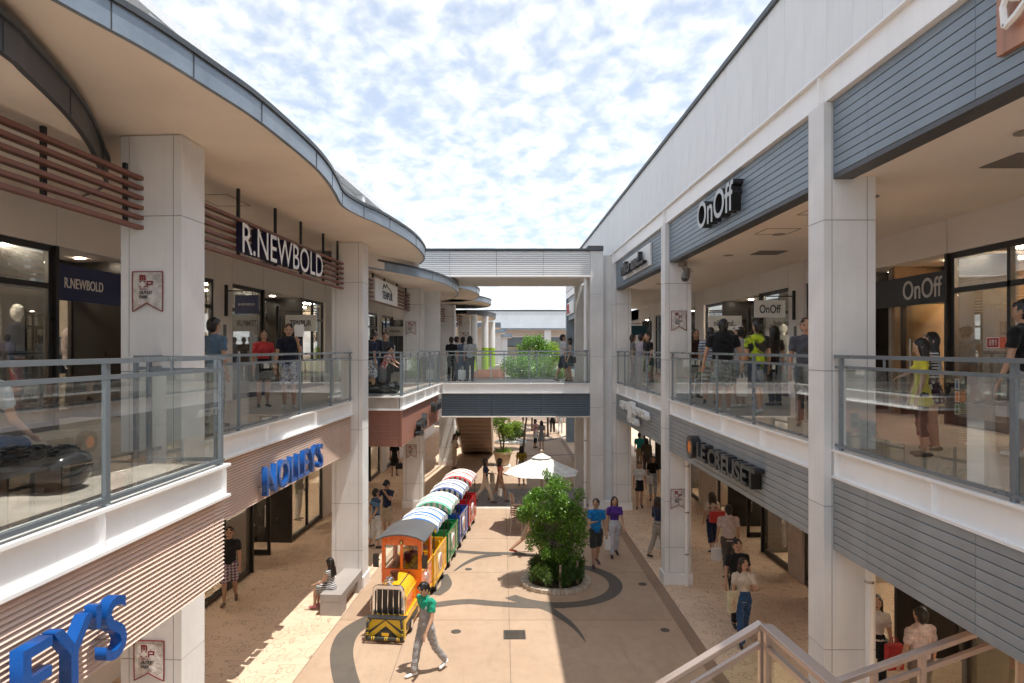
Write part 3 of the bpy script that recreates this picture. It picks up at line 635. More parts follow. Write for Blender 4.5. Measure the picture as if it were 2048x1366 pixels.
# canopies (plan points measured in metres)
inner = lambda u0, u1, n=-3.2: [tuple(LW(u1, n)[:2]), tuple(LW(u0, n)[:2])]
canopy('canopy', 'large wavy canopy with blue-grey zinc edge above the upper left walkway', [(-3.9, 2.2), (-3.55, 3.6), (-3.22, 4.95), (-2.995, 5.76), (-2.835, 6.61), (-2.686, 7.59), (-2.595, 9.25), (-2.617, 10.2), (-2.69, 11.0), (-2.80, 12.1), (-2.66, 13.1), (-2.46, 13.9), (-2.178, 15.8), (-2.09, 17.6), (-2.16, 19.1), (-2.44, 20.4)], 8.2,
       inner=[tuple(LW(1.9, -0.55)[:2]), tuple(LW(1.9, -3.3)[:2]), tuple(LW(-16, -3.3)[:2])], seams=12)
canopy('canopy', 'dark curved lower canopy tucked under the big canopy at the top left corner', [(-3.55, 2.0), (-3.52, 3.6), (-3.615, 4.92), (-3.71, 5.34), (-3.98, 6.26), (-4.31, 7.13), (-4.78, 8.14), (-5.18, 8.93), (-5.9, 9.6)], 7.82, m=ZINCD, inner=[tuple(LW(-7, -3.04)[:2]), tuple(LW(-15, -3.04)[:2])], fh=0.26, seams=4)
canopy('canopy', 'lower rounded canopy over the balcony left of the bridge', [(-3.75, 17.6), (-3.56, 18.06), (-2.6, 20.0), (-2.04, 21.8), (-1.73, 23.8), (-1.67, 26.2), (-2.08, 29.2), (-2.82, 31.06), (-3.6, 31.8)], 7.82, inner=inner(1.5, 15.5), seams=6)
canopy('canopy', 'rounded cream canopy seen just behind the bridge on the left', [(-2.6, 27.0), (-1.7, 28.3), (-1.15, 30.6), (-1.08, 32.6), (-1.4, 35), (-2.3, 36.8)], 8.2, inner=inner(11, 20.5), seams=5)
canopy('canopy', 'small rounded canopy further back behind the bridge on the left', [(-2.2, 34.8), (-1.3, 35.8), (-0.75, 37.6), (-0.62, 39.2), (-0.9, 41.5), (-1.8, 43)], 8.2, inner=inner(19, 27), seams=5)
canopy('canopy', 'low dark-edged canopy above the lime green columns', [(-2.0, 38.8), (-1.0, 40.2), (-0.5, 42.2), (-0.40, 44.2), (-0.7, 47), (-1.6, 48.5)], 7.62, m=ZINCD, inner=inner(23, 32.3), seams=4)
# wall between the two canopy levels
MB().prism([tuple(toL((-3.53, 17.95))), tuple(toL((-2.47, 20.42))), tuple(toL((-2.55, 20.5))), tuple(toL((-3.6, 18.0)))], 7.84, 8.2).build('wall', SHOPW, LB)

# ------------------------------------------------------------------ bridge
BR = thing('footbridge', 'covered white footbridge with louvred roof beam crossing the court', 'bridge', (0, 24.1, 0))
xa, xb = -2.12, 3.14; D = 3.6
MB().box(xa, xb, 0.15, D, ZF - 0.3, ZF - 0.002).build('deck', DECK, BR)
MB().box(xa, xb, 0.02, D, Z1C + 0.02, Z1C + 0.06).build('ceiling', CEIL, BR)
e = MB().box(xa, xb, 0.0, 0.15, ZF - 0.03, ZF).box(xa, xb, 0.0, 0.15, ZF - 0.36, ZF - 0.33).box(xa, xb, 0.05, 0.08, ZF - 0.33, ZF - 0.03).build('edge_beam', WHITE, BR)
for x in np.linspace(xa + 0.05, xb - 0.05, 5): ubox('stiffener', e, x - 0.006, x + 0.006, 0.005, 0.05, ZF - 0.329, ZF - 0.031, WHITE)
def louvres(z0, z1, n, m, mb, y=0.12, cols=3, nm='louvre_slat', xa=xa, fill=0.86):
    bk = MB().box(xa, xb, y + 0.05, y + 0.09, z0, z1).build('louvre_panel', mb, BR); w = (xb - xa) / cols; hh = (z1 - z0) / n
    k = ('lv', n, round(z1 - z0, 2), m.name)
    if k not in BOXES: BOXES[k] = MB().prism([(-0.03, 0), (0.045, 0), (0.045, hh * fill), (0.01, hh * fill), (-0.03, hh * 0.30)], -w / 2 + 0.006, w / 2 - 0.006, 'x').mesh(nm, m)
    for c in range(cols):
        for i in range(n): put(nm, BOXES[k], bk, (xa + w * (c + 0.5), y, z0 + i * hh))
louvres(Z1C + 0.02, ZF - 0.362, 13, SIDING, BLACKM, fill=0.68)
louvres(8.25, 9.14, 13, WHITE, CORE, y=0.05, cols=4, xa=-3.5, fill=0.90)
MB().box(-3.5, xb, -0.03, D, 9.14, 9.21).build('coping', COPING, BR)
MB().box(-3.5, xb, 0.0, D, 8.20, 8.248).build('roof_soffit', SHOPW, BR)
MB().box(-3.5, xb, D - 0.1, D, 8.25, 9.13).build('roof_beam', WALLP, BR)
MB().box(xb - 0.10, xb + 0.45, -0.08, 0.5, 9.14, 9.30).build('coping_end', COPING, BR)
# pier at its right end
c = MB().box(xb + 0.006, xb + 0.45, 0.006, 0.9, 0, 9.13).build('pier', CORE, BR)
for a, b in zip([0, 0.28, 1.9, 3.6, 5.4, 7.6], [0.28, 1.9, 3.6, 5.4, 7.6, 9.132]): ubox('panel', c, xb, xb + 0.456, 0.0, 0.905, a + 0.004, b - 0.004, CONC)
MB().box(xb + 0.46, 3.93, 0.28, 0.5, 0, 9.0).build('wall', CONC, BR)
MB().box(xb - 0.03, 4.4, -0.04, 0.3, 0.001, 0.27).build('plinth', WHITE, BR)
MB().box(2.95, 3.4, D - 0.6, D - 0.05, 0, 8.2).build('rear_pier', CONC, BR)
MB().box(xa - 0.3, xa, 0.1, D, Z1C, ZF - 0.002).build('wall', SHOPW, BR)
MB().box(-3.4, xa - 0.001, 0.03, 0.4, 7.9, 8.199).build('wall', WHITE, BR)
for nm, x, y in (('left', -2.6, 25.2),):
    MB().box(x - 0.3, x + 0.3, 1.2, 1.7, ZF, 8.2).build('rear_pier', CONC, BR)
pp = thing('downpipe', 'white downpipe running down beside the bridge pier', 'pipe', (2.98, 24.28, 0))
MB().tube([(0, 0, 0), (0, 0, Z1C)], 0.055, 10).build('pipe', WHITE, pp); MB().tube([(0, 0, ZF), (0, 0, 8.2)], 0.055, 10).build('pipe', WHITE, pp)
for z in (0.9, 2.4, 5.6): MB().lathe([(0.066, 0), (0.066, 0.03)], 12, (0, 0, z)).build('bracket', STEEL, pp)

# ------------------------------------------------------------------ railings
XR = 3.93 + 0.14
railing('glass railing on the upper right walkway nearest the camera', [(XR, Y0 - 7.6, 0), (XR, Y0 - 0.03, 0)], [0.01, 0.30, 0.62, 0.985])
railing('glass railing under the middle bay of the upper right walkway', [(XR, Y0 + 0.5, 0), (XR, Y1 - 0.04, 0)], [0.01, 0.29, 0.54, 0.78, 0.985])
railing('short glass railing of the upper right walkway next to the bridge', [(XR, Y1 + 0.5, 0), (XR, Y2 - 0.04, 0)], [0.01, 0.3, 0.55, 0.8, 0.985])
railing('bright glass railing on the bulging walkway nearest the camera at the left', [LW(-16.5, NN - 0.05), LW(-8.90, NN - 0.05)], [0.30, 0.55, 0.745, 0.993])
railing('short return of the left railing running back to the column', [LW(-8.90, NN - 0.12), LW(-8.90, 0.06)], [0.0, 0.99])
railing('glass railing between the two big columns of the left walkway', [LW(-8.6, NS - 0.05), LW(-0.05, NS - 0.05)], [0.0, 0.30, 0.60, 0.82, 0.99])
railing('front glass railing of the balcony facing the camera', [LW(1.33, NS - 0.6), LW(1.33, NB - 0.06)], [0.02, 0.99])
railing('side glass railing of the balcony leading to the bridge', [LW(1.42, NB - 0.06), LW(7.85, NB - 0.06)], [0.008, 0.35, 0.68, 0.99])
railing('glass railing along the front of the footbridge', [(xa + 0.1, 24.2, 0), (xb - 0.02, 24.2, 0)], [0.006, 0.22, 0.585, 0.985], stub=False)
railing('glass railing along the far side of the footbridge', [(xa + 0.9, 27.55, 0), (xb - 0.35, 27.55, 0)], [0.006, 0.33, 0.66, 0.99], stub=False)
# ------------------------------------------------------------------ hanging louvre screens (left, under the canopies)
def louvre_screen(label, u0, u1, n, z0, z1, nb, hang, zs):
    T = thing('louvre_screen', label, 'louvre', LW((u0 + u1) / 2, n, 0), -LA); L = (u1 - u0) / 2
    for i in range(nb): ubox('louvre_bar', T, -0.03, 0.06, -L, L, z0 + (z1 - z0) * i / (nb - 1) - 0.022, z0 + (z1 - z0) * i / (nb - 1) + 0.022, LOUV)
    for h in hang: ubox('hanger', T, -0.075, -0.032, h - (u0 + u1) / 2 - 0.024, h - (u0 + u1) / 2 + 0.024, z0 - 0.01, zs, BLACKM)
    return T
louvre_screen('brown louvre bars hung under the canopy at the top left corner', -15.5, -8.12, -0.52, 7.10, 7.68, 6, [-14.2, -12.6, -11.0, -9.6, -8.3], 7.82)
louvre_screen('brown louvre bars hung under the big canopy behind the R.NEWBOLD letters', -7.5, -0.02, -0.50, 7.10, 7.68, 6, [-7.0, -5.4, -3.9, -2.6, -1.2, -0.15], 8.2)
louvre_screen('brown louvre bars behind the white mountain sign over the balcony', 0.62, 8.05, -0.50, 7.02, 7.58, 6, [1.5, 3.2, 4.6, 6.4, 7.9], 7.82)
louvre_screen('brown louvre bars behind the pale sign beyond the third column', 8.62, 16.9, -0.5, 7.0, 7.56, 6, [10, 12, 14, 16.2], 7.82)
louvre_screen('short brown louvre bars under the canopy beyond the bridge', 20.5, 23.9, -0.5, 7.0, 7.56, 6, [21.2, 22.6, 23.6], 7.82)

# ------------------------------------------------------------------ signs
BLUE = paint('sign_blue', (0.006, 0.085, 0.34), 0.3, var=0.04, bump=0, coat=0.3); NAVY = paint('sign_navy', (0.012, 0.014, 0.05), 0.4, var=0.04, bump=0); SWHITE = paint('sign_white', (0.82, 0.82, 0.80), 0.5, var=0.02, bump=0)
SBLACK = paint('sign_black', (0.02, 0.021, 0.024), 0.35, var=0.05, bump=0); SGREY = paint('sign_grey', (0.36, 0.36, 0.36), 0.35, 0.3, var=0.04, bump=0); ORANGE = paint('sign_orange', (0.85, 0.25, 0.04), 0.5, var=0.04, bump=0)
RED = paint('sign_red', (0.50, 0.03, 0.05), 0.5, var=0.04, bump=0)
def sign(name, label, pos, right, txt, width, cap, depth, face, side, bold=0.0, spacing=1.0, pins=0.0):
    T = thing(name, label, 'sign'); face_frame(T, pos, right)
    lettering('letter', T, txt, face, side, width, cap, depth, bold=bold, spacing=spacing)
    if pins:
        for x in np.linspace(0.1, width - 0.1, 8): MB().bar((x, cap * 0.25, -pins), (x, cap * 0.25, 0.01), 0.012, 0.012).bar((x, cap * 0.75, -pins), (x, cap * 0.75, 0.01), 0.012, 0.012).build('fixing_pin', STEEL, T)
    return T
LR = LU_.copy(); RRt = Vector((0, -1, 0))
# left: letters read from the camera away
n1 = NS + 0.14; u0, u1 = LU(538, n1), LU(650, n1)
sign('sign', "blue NOLLEY'S letters on the tan slats between the big columns", LW(u0, n1 - 0.12, 3.34), LR, "NOLLEY'S", u1 - u0, 0.46, 0.09, BLUE, BLUE, bold=0.006, pins=0.12)
n2 = NN + 0.14; u1 = LU(262, n2); u0 = u1 - 2.72
sign('sign', "large blue NOLLEY'S letters cut by the left edge of the view", LW(u0, n2 - 0.12, 3.34), LR, "NOLLEY'S", u1 - u0, 0.46, 0.09, BLUE, BLUE, bold=0.006, pins=0.12)
u0, u1 = LU(480, -0.36), LU(642, -0.36)
sign('sign', 'white fronted R.NEWBOLD letters on the brown louvre bars', LW(u0, -0.42, 7.15), LR, 'R.NEWBOLD', u1 - u0, 0.46, 0.10, SWHITE, NAVY, bold=0.004)
u0 = LU(838, NB + 0.1)
sign('sign', 'black script letters standing on the red-brown slats below the balcony', LW(u0, NB + 0.0, 3.35), LR, 'gd', 1.15, 0.42, 0.14, SBLACK, SBLACK, bold=0.02)
sign('sign', 'small black letters beside the script letters on the red-brown slats', LW(LU(868, NB + 0.1), NB + 0.0, 3.65), LR, 'lund', 1.5, 0.32, 0.12, SBLACK, SBLACK, bold=0.02)
# white box signs on the louvres
def box_sign(label, u0, u1, n, z0, z1, txt=None, logo=None, tcol=None, cap=0.14):
    T = thing('box_sign', label, 'sign'); face_frame(T, LW(u0, n, z0), LR); w, h = u1 - u0, z1 - z0
    MB().box(0, w, 0, h, -0.16, 0).build('panel', SWHITE, T)
    if logo:
        pts = [(0.30, 0.62), (0.34, 0.86), (0.40, 0.70), (0.46, 0.88), (0.52, 0.76), (0.60, 0.72), (0.70, 0.52)]
        MB().tube([(x * w, y * h, 0.008) for x, y in pts], 0.014, 6).build('mountain_emblem', SBLACK, T)
    if txt: lettering('letter', T, txt, tcol or NAVY, tcol or NAVY, w * 0.46, cap, 0.01, origin=(w * 0.28, h * 0.18), bold=0.02, z0=0.002)
    return T
box_sign('white TEMPUR box sign with a mountain emblem over the balcony', LU(751, -0.40), LU(795, -0.40), -0.40, 7.03, 7.66, 'TEMPUR', True, cap=0.22)
box_sign('blank looking pale box sign beyond the third left column', LU(851, -0.40), LU(869, -0.40), -0.40, 6.98, 7.6, 'CONVERSE', tcol=paint('faded_grey', (0.5, 0.5, 0.52), 0.6), cap=0.1)
# right: letters read from far to near
xs = 3.93 - 0.06
def rsign(label, px0, px1, z, cap, txt, face, side, depth=0.14, x=xs, bold=0.02, name='sign', **k):
    ya, yb = RYp(px0, x), RYp(px1, x); return sign(name, label, (x + depth, ya, z), RRt, txt, ya - yb, cap, depth, face, side, bold=bold, **k)
rsign('grey fronted OnOff letters on blue-grey siding of the right building', 1394, 1466, 8.02, 0.50, 'OnOff', SGREY, SBLACK, 0.17, bold=0.012, pins=0.1)
np_ = thing('box_sign', 'white panel behind the niko and letters on the siding', 'sign'); ya, yb = RYp(1246, 3.97), RYp(1299, 3.97); face_frame(np_, (3.98, ya, 7.92), RRt)
MB().box(0, ya - yb, 0, 0.60, -0.05, 0).build('panel', SWHITE, np_)
rsign('black niko and letters on a white panel of the right building', 1241, 1285, 8.02, 0.36, 'niko and...', SBLACK, SBLACK, 0.12, x=3.82, bold=0.03)
rsign('black LE CREUSET letters on the grey siding below the right walkway', 1393, 1509, 3.50, 0.31, 'LE CREUSET', SBLACK, SBLACK, 0.16, bold=0.03, spacing=0.96, pins=0.08)
lg = thing('sign', 'dark ring emblem with an orange centre beside the LE CREUSET letters', 'sign'); face_frame(lg, (3.93 + 0.08, RYp(1381, xs), 3.66), RRt)
prof = [(0.13, 0), (0.235, 0), (0.235, 0.17), (0.13, 0.17)]
rg = MB(); n = 28
for i in range(n):
    a0, a1 = 2 * math.pi * i / n, 2 * math.pi * (i + 1) / n
    for k in range(4):
        (r0, z0), (r1, z1) = prof[k], prof[(k + 1) % 4]
        rg.add([(r0 * math.cos(a0), r0 * math.sin(a0), z0), (r0 * math.cos(a1), r0 * math.sin(a1), z0), (r1 * math.cos(a1), r1 * math.sin(a1), z1), (r1 * math.cos(a0), r1 * math.sin(a0), z1)], [(0, 1, 2, 3)])
rg.build('ring', SBLACK, lg); MB().lathe([(0.125, 0), (0.125, 0.165)], 24).build('disc', ORANGE, lg)
rsign('small white letters on the grey siding next to the bridge pier', 1239, 1254, 3.78, 0.20, 'EQYES', SWHITE, SWHITE, 0.12, bold=0.02)
rsign('tall white block between the small white letters near the bridge', 1255, 1262, 3.62, 0.42, 'I', SWHITE, SWHITE, 0.14, bold=0.05)
rsign('second run of small white letters on the grey siding near the bridge', 1261, 1292, 3.76, 0.20, 'OSEMTGA', SWHITE, SWHITE, 0.12, bold=0.02)
rsign('short lower row of small white letters on the grey siding', 1254, 1272, 3.44, 0.18, 'MOGA', SWHITE, SWHITE, 0.12, bold=0.02)
fs = thing('box_sign', 'white sign with red letters on the far dark bay behind the bridge', 'sign'); face_frame(fs, (3.94, 41.0, 7.65), RRt); MB().box(0, 3.6, 0, 0.72, -0.04, 0).build('panel', SWHITE, fs); lettering('letter', fs, 'EL', RED, RED, 1.3, 0.5, 0.05, origin=(0.2, 0.12), bold=0.03)
# wooden panel with a white emblem, upper right corner
wp = thing('sign', 'wooden panel with a white carved emblem at the top right corner', 'sign'); ya, yb = RYp(1978, 3.93), 3.9; face_frame(wp, (3.93 + 0.10, ya, 8.02), RRt)
MB().box(0, ya - yb, 0, 0.75, -0.02, 0.04).build('panel', wood('sign_wood', (0.42, 0.20, 0.12)), wp)
em = MB()
for pts in ([(0.18, 0.16), (0.30, 0.20), (0.42, 0.27), (0.52, 0.30), (0.62, 0.42), (0.58, 0.60), (0.48, 0.68), (0.36, 0.62), (0.32, 0.48), (0.22, 0.42), (0.16, 0.32), (0.18, 0.16)], [(0.34, 0.46), (0.42, 0.40), (0.50, 0.44), (0.46, 0.56), (0.38, 0.56)], [(0.24, 0.36), (0.32, 0.32), (0.44, 0.36)]): em.tube([(x, y, 0.10) for x, y in pts], 0.03, 6)
em.build('emblem', SWHITE, wp)

# fascia name boards over the shop doors and blade signs
def board(label, pos, right, w, h, m, txt, tm, cap, tw=0.6, cat='sign', ox=0.2, oy=0.3, depth=0.05, sub=None):
    T = thing('name_board', label, cat); face_frame(T, pos, right); MB().box(0, w, 0, h, -depth, 0).build('panel', m, T)
    if txt: lettering('letter', T, txt, tm, tm, w * tw, cap, 0.008, origin=(w * ox, h * oy), bold=0.006, z0=0.001)
    return T
NAVYB = paint('board_navy', (0.018, 0.028, 0.10), 0.5, var=0.05, bump=0)
u0, u1 = LU(114, -DL), LU(266, -DL)
board('navy R.NEWBOLD name board over the left shop door', LW(u0 + 0.06, -DL - 0.10, 6.42), LR, u1 - u0 - 0.12, 0.56, NAVYB, 'R.NEWBOLD', SWHITE, 0.16, 0.52, ox=0.13, oy=0.36)
y0, y1 = RYp(1714, xr), RYp(1890, xr)
board('black OnOff name board over the right shop door', (xr + 0.10, y0 - 0.06, 6.45), RRt, y0 - y1 - 0.12, 0.52, SBLACK, 'OnOff', paint('sign_pale', (0.62, 0.60, 0.57), 0.5), 0.34, 0.42, ox=0.52, oy=0.2)
def blade(label, pos, w, h, m, txt, tm, cap, side=1, tw=0.7, logo=False):
    """sign hung from a bracket, facing the camera; pos is the wall end of its top"""
    T = thing('blade_sign', label, 'sign', pos); s = -side
    x0, x1 = (0.25 * s, (0.25 + w) * s); a, b = min(x0, x1), max(x0, x1)
    MB().box(a, b, -0.03, 0.03, -h - 0.12, -0.12).build('panel', m, T)
    MB().box(min(0, s * 0.06), max(0, s * 0.06), -0.03, 0.03, -0.60, 0.12).box(min(0.0, (0.25 + w) * s), max(0, (0.25 + w) * s), -0.012, 0.012, -0.03, -0.005).bar((a + 0.15, 0, -0.03), (a + 0.15, 0, -0.12), 0.012, 0.012).bar((b - 0.15, 0, -0.03), (b - 0.15, 0, -0.12), 0.012, 0.012).build('bracket', BLACKM, T)
    if txt:
        H = bpy.data.objects.new('face', MB().box(a + 0.01, b - 0.01, -0.032, -0.0305, -h - 0.11, -0.13).mesh('face', m)); COL.objects.link(H); H.parent = T
        e = lettering('letter', T, txt, tm, tm, w * tw, cap, 0.006, bold=0.012, joined=True); e.rotation_euler = (R(90), 0, 0); e.location = (a + w * (1 - tw) / 2, -0.033, -0.12 - h / 2 - cap / 2)
    return T
pL = lambda px, z, n=-DL: LW(LU(px, n), n, z)
b1 = blade('navy hanging blade sign beside the left shop window', pL(450, 7.02), 0.55, 0.42, NAVYB, 'R.NEWBOLD', SGREY, 0.05, side=-1)
b1.rotation_euler[2] = -LA
blade('white hanging OnOff blade sign on the right shop wall', (xr, RYp(1590, xr), 6.98), 0.75, 0.42, SWHITE, 'OnOff', SBLACK, 0.2)
blade('white hanging niko and blade sign in the middle right bay', (xr, RYp(1532, xr) + 1.2, 6.75), 0.95, 0.42, SWHITE, 'niko and...', SBLACK, 0.17)
blade('teal hanging blade sign on the right wall near the bridge', (xr, RYp(1303, xr), 6.9), 0.9, 0.45, paint('board_teal', (0.03, 0.11, 0.15), 0.5), None, SGREY, 0.08)
blade('white hanging blade sign with a mountain inside the left doorway', pL(553, 6.72), 0.85, 0.45, SWHITE, 'TEMPUR', NAVY, 0.16, side=-1)
blade('white hanging blade sign on the left wall behind the balcony', pL(764, 6.8), 0.7, 0.42, SWHITE, 'OAKLEY', SBLACK, 0.1, side=-1)
# small wall plates and sale posters
def poster(label, pos, right, w, h, m, txt=None, tm=None, cap=0.06, edge=None):
    T = thing('poster', label, 'poster'); face_frame(T, pos, right); MB().box(0, w, 0, h, -0.004, 0).build('sheet', m, T)
    if edge: MB().box(0, w, 0, 0.012, 0, 0.002).box(0, w, h - 0.012, h, 0, 0.002).box(0, 0.012, 0.012, h - 0.012, 0, 0.002).box(w - 0.012, w, 0.012, h - 0.012, 0, 0.002).build('border', edge, T)
    if txt: lettering('print', T, txt, tm, tm, w * 0.62, cap, 0.003, origin=(w * 0.19, h / 2 - cap / 2), joined=True, z0=0.001)
    return T
XD = xr + 1.08
PRED = paint('poster_red', (0.42, 0.015, 0.03), 0.5, var=0.05, bump=0)
fx = Vector((0, -1, 0))
poster('red summer sale poster on the shop door glass', (XD, RYp(1768, XD), 5.62), fx, 0.42, 0.22, PRED, '夏祭り', SWHITE, 0.10, SWHITE)
poster('white notice with red heading below the red poster on the door', (XD, RYp(1765, XD), 5.16), fx, 0.46, 0.34, SWHITE, edge=PRED)
poster('red summer sale poster on the shop window at the right edge', (xr + 0.04, RYp(1968, xr), 5.68), fx, 0.26, 0.16, PRED, '夏祭り', SWHITE, 0.07, SWHITE)
for pz, mm, lb in ((5.02, paint('sticker_blue', (0.15, 0.3, 0.5), 0.5), 'pale blue sticker on the shop window post'), (4.82, ORANGE, 'orange sticker below the blue one on the window post'), (4.62, paint('sticker_green', (0.05, 0.22, 0.07), 0.5), 'green sticker lowest on the window post')):
    poster(lb, (xr + 0.04, RYp(1905, xr), pz), fx, 0.10, 0.17, mm, edge=SWHITE)
def plate(label, p, right): return poster(label, p, right, 0.16, 0.28, paint('plate_grey', (0.16, 0.15, 0.14), 0.5), edge=SGREY)
plate('small dark wall plate right of the OnOff blade sign', (xr - 0.006, RYp(1588, xr), 5.95), fx)
plate('small dark wall plate under the navy blade sign', LW(LU(446, -DL), -DL + 0.006, 5.95), LR)

# swallow-tail banners on the columns
BCLOTH = cloth((0.74, 0.70, 0.66), ('print', (0.58, 0.54, 0.50), 0.09)); BRED = paint('banner_red', (0.22, 0.02, 0.025), 0.6, bump=0, var=0.05)
def make_banner():
    T = thing('banner', 'x', 'banner'); w, h, t = 0.36, 0.47, 0.10; N = 10; c = MB(); V = []; ed = MB()
    def low(x): return t * (1 - abs(2 * x / w - 1))
    def bulge(x, y): return 0.012 + 0.018 * math.sin(math.pi * x / w) * (1 - y / h) + 0.006 * math.sin(9 * x + 5 * y)
    for i in range(N + 1):
        x = w * i / N
        for j in range(7): y = low(x) + (h - low(x)) * j / 6; V.append((x, y, bulge(x, y)))
    c.add(V, [(i * 7 + j, (i + 1) * 7 + j, (i + 1) * 7 + j + 1, i * 7 + j + 1) for i in range(N) for j in range(6)]).add([(v[0], v[1], v[2] - 0.004) for v in V], [(i * 7 + j, i * 7 + j + 1, (i + 1) * 7 + j + 1, (i + 1) * 7 + j) for i in range(N) for j in range(6)]).build('cloth', BCLOTH, T, smooth=R(60))
    e = 0.002
    rim = [V[i * 7] for i in range(N + 1)] + [V[N * 7 + j] for j in range(1, 7)] + [V[i * 7 + 6] for i in range(N - 1, -1, -1)] + [V[j] for j in range(5, -1, -1)]
    for a, b in zip(rim, rim[1:]): ed.bar((a[0], a[1], a[2] + e), (b[0], b[1], b[2] + e), 0.011, 0.008)
    ed.build('border', BRED, T)
    lettering('letter', T, 'm', BRED, BRED, 0.075, 0.085, 0.003, origin=(0.095, 0.37), bold=0.05, z0=0.034)
    MB().box(0.18, 0.195, 0.285, 0.36, 0.033, 0.037).box(0.195, 0.255, 0.345, 0.36, 0.033, 0.037).box(0.24, 0.255, 0.31, 0.345, 0.033, 0.037).box(0.195, 0.24, 0.31, 0.325, 0.033, 0.037).build('letter', BRED, T)
    q = []; MB().lathe([(0.034, 0), (0.034, 0.003)], 16, (0.13, 0.32, 0.033)).build('letter', paint('banner_pale', (0.68, 0.64, 0.6), 0.7, bump=0), T)
    sx = MB().box(0.096, 0.112, 0.285, 0.30, 0.0335, 0.038).box(0.148, 0.164, 0.285, 0.30, 0.0335, 0.038).box(0.096, 0.112, 0.342, 0.357, 0.0335, 0.038).box(0.148, 0.164, 0.342, 0.357, 0.0335, 0.038).build('letter', BRED, T)
    lettering('print', T, 'MITSUI', BRED, BRED, 0.08, 0.016, 0.003, origin=(0.095, 0.255), joined=True, z0=0.035)
    lettering('print', T, 'OUTLET', SBLACK, SBLACK, 0.16, 0.036, 0.003, origin=(0.095, 0.205), bold=0.02, joined=True, z0=0.037)
    lettering('print', T, 'PARK', SBLACK, SBLACK, 0.105, 0.036, 0.003, origin=(0.095, 0.155), bold=0.02, joined=True, z0=0.037)
    return T
bn0 = make_banner(); bn_used = []
def banner(label, px, py_top, P0, u, scale=1.0):
    """px/py: upper left corner in the photo; P0: a point on the column face"""
    o = bn0 if not bn_used else copy_tree(bn0); bn_used.append(o); o['label'] = label; o['group'] = 'outlet banners on the columns'
    Y = P0[1]; x = (px - CX) * Y / F; z = EYE - (py_top - CY) * Y / F
    face_frame(o, (x, Y - 0.012, z - 0.47 * scale), u); o.scale = (scale,) * 3
cr = Vector((1, 0, 0)); cl = Vector((math.cos(LA), -math.sin(LA), 0))
colL = lambda u: LW(u, -0.4)
banner('banner on the upper part of the nearest big column at the left', 268, 544, LW(UL1, -0.42), cl)
banner('banner half hidden behind the tan slats low on the left column', 271, 1279, LW(UL1, -0.42), cl)
banner('banner on the upper part of the third left column above the balcony', 812, 643, LW(UL3, -0.42), cl)
banner('banner on the third left column below the red-brown slats', 813, 889, LW(UL3, -0.42), cl)
banner('small banner on the column behind the bridge at the left', 921, 664, (0, 33.0), cr, 1.15)
banner('banner on the upper part of the middle right column', 1342, 622, (0, Y1), cr)
banner('banner low on the middle right column beside the downpipe', 1341, 978, (0, Y1), cr)
bp = thing('downpipe', 'white downpipe on the middle right column beside the banner', 'pipe', (3.93 + 0.50, Y1 - 0.10, 0)); MB().tube([(0, 0, 0.0), (0, 0, Z1C)], 0.045, 10).build('pipe', WHITE, bp)
for z in (0.75, 1.75, 2.85): MB().lathe([(0.054, 0), (0.054, 0.03)], 12, (0, 0, z)).build('bracket', STEEL, bp)
bp = copy_tree(bp); bp.location = (3.93 + 0.50, Y0 - 0.10, 0); bp['label'] = 'white downpipe on the nearest right column above the stair rail'
bp = copy_tree(bp); bp.location = (3.93 + 0.52, Y1 + 0.02, 0); bpy.data.objects.remove(bp.children[0]); [bpy.data.objects.remove(c) for c in list(bp.children)]; bpy.data.objects.remove(bp)
# security camera
sc = thing('security_camera', 'grey dome security camera under the ceiling beside the middle right column', 'camera', (3.93 + 0.36, Y1 - 0.22, ZCE - 0.03))
GM = paint('camera_grey', (0.22, 0.20, 0.18), 0.4); MB().lathe([(0.10, -0.12), (0.11, -0.03), (0.11, 0)], 16).build('mount', GM, sc); MB().bar((0, 0, -0.12), (0.05, -0.03, -0.22), 0.05, 0.05).build('arm', GM, sc); MB().tube([(0.11, -0.05, -0.18), (0.06, -0.09, -0.34), (0.02, -0.12, -0.44)], [0.07, 0.10, 0.085], 14).build('housing', GM, sc); MB().tube([(0.02, -0.12, -0.44), (0.012, -0.127, -0.47)], 0.06, 14).build('lens', SBLACK, sc)

# ------------------------------------------------------------------ foreground stair railing (lower right)
def W(px, py, Y): return Vector(((px - CX) * Y / F, Y, EYE - (py - CY) * Y / F))
GB = glass('stair_glass', (0.90, 0.90, 0.84), 0.5, 0.01)
def slope_rail(label, P, Q, posts, h=1.05, w=0.085):
    T = thing('stair_railing', label, 'railing', (P.x, P.y, P.z - h)); o = Vector((P.x, P.y, P.z - h)); P, Q = P - o, Q - o; dn = Vector((0, 0, -1)); t = (Q - P).normalized(); sd = t.cross(Vector((0, 0, 1))).normalized() * 0.005
    MB().bar(P, Q, w, 0.05).build('handrail', RAILB, T, bevel=0.008); MB().bar(P + dn * 0.17, Q + dn * 0.17, 0.045, 0.045).build('mid_rail', RAILB, T); MB().bar(P + dn * (h - 0.1), Q + dn * (h - 0.1), 0.04, 0.04).build('bottom_rail', RAILB, T)
    for f in posts: p = P.lerp(Q, f); MB().bar(p + dn * 0.026, p + dn * h, 0.05, 0.06).build('post', RAILB, T)
    for a, b in zip(posts, posts[1:]):
        e = 0.04 / (Q - P).length; pa, pb = P.lerp(Q, a + e), P.lerp(Q, b - e); q = [pa + dn * 0.2, pb + dn * 0.2, pb + dn * (h - 0.13), pa + dn * (h - 0.13)]
        MB().add([v - sd for v in q] + [v + sd for v in q], [(0, 1, 2, 3), (7, 6, 5, 4), (0, 4, 5, 1), (1, 5, 6, 2), (2, 6, 7, 3), (3, 7, 4, 0)]).build('glass_pane', GB, T)
pk = W(1524, 1247, 5.9)
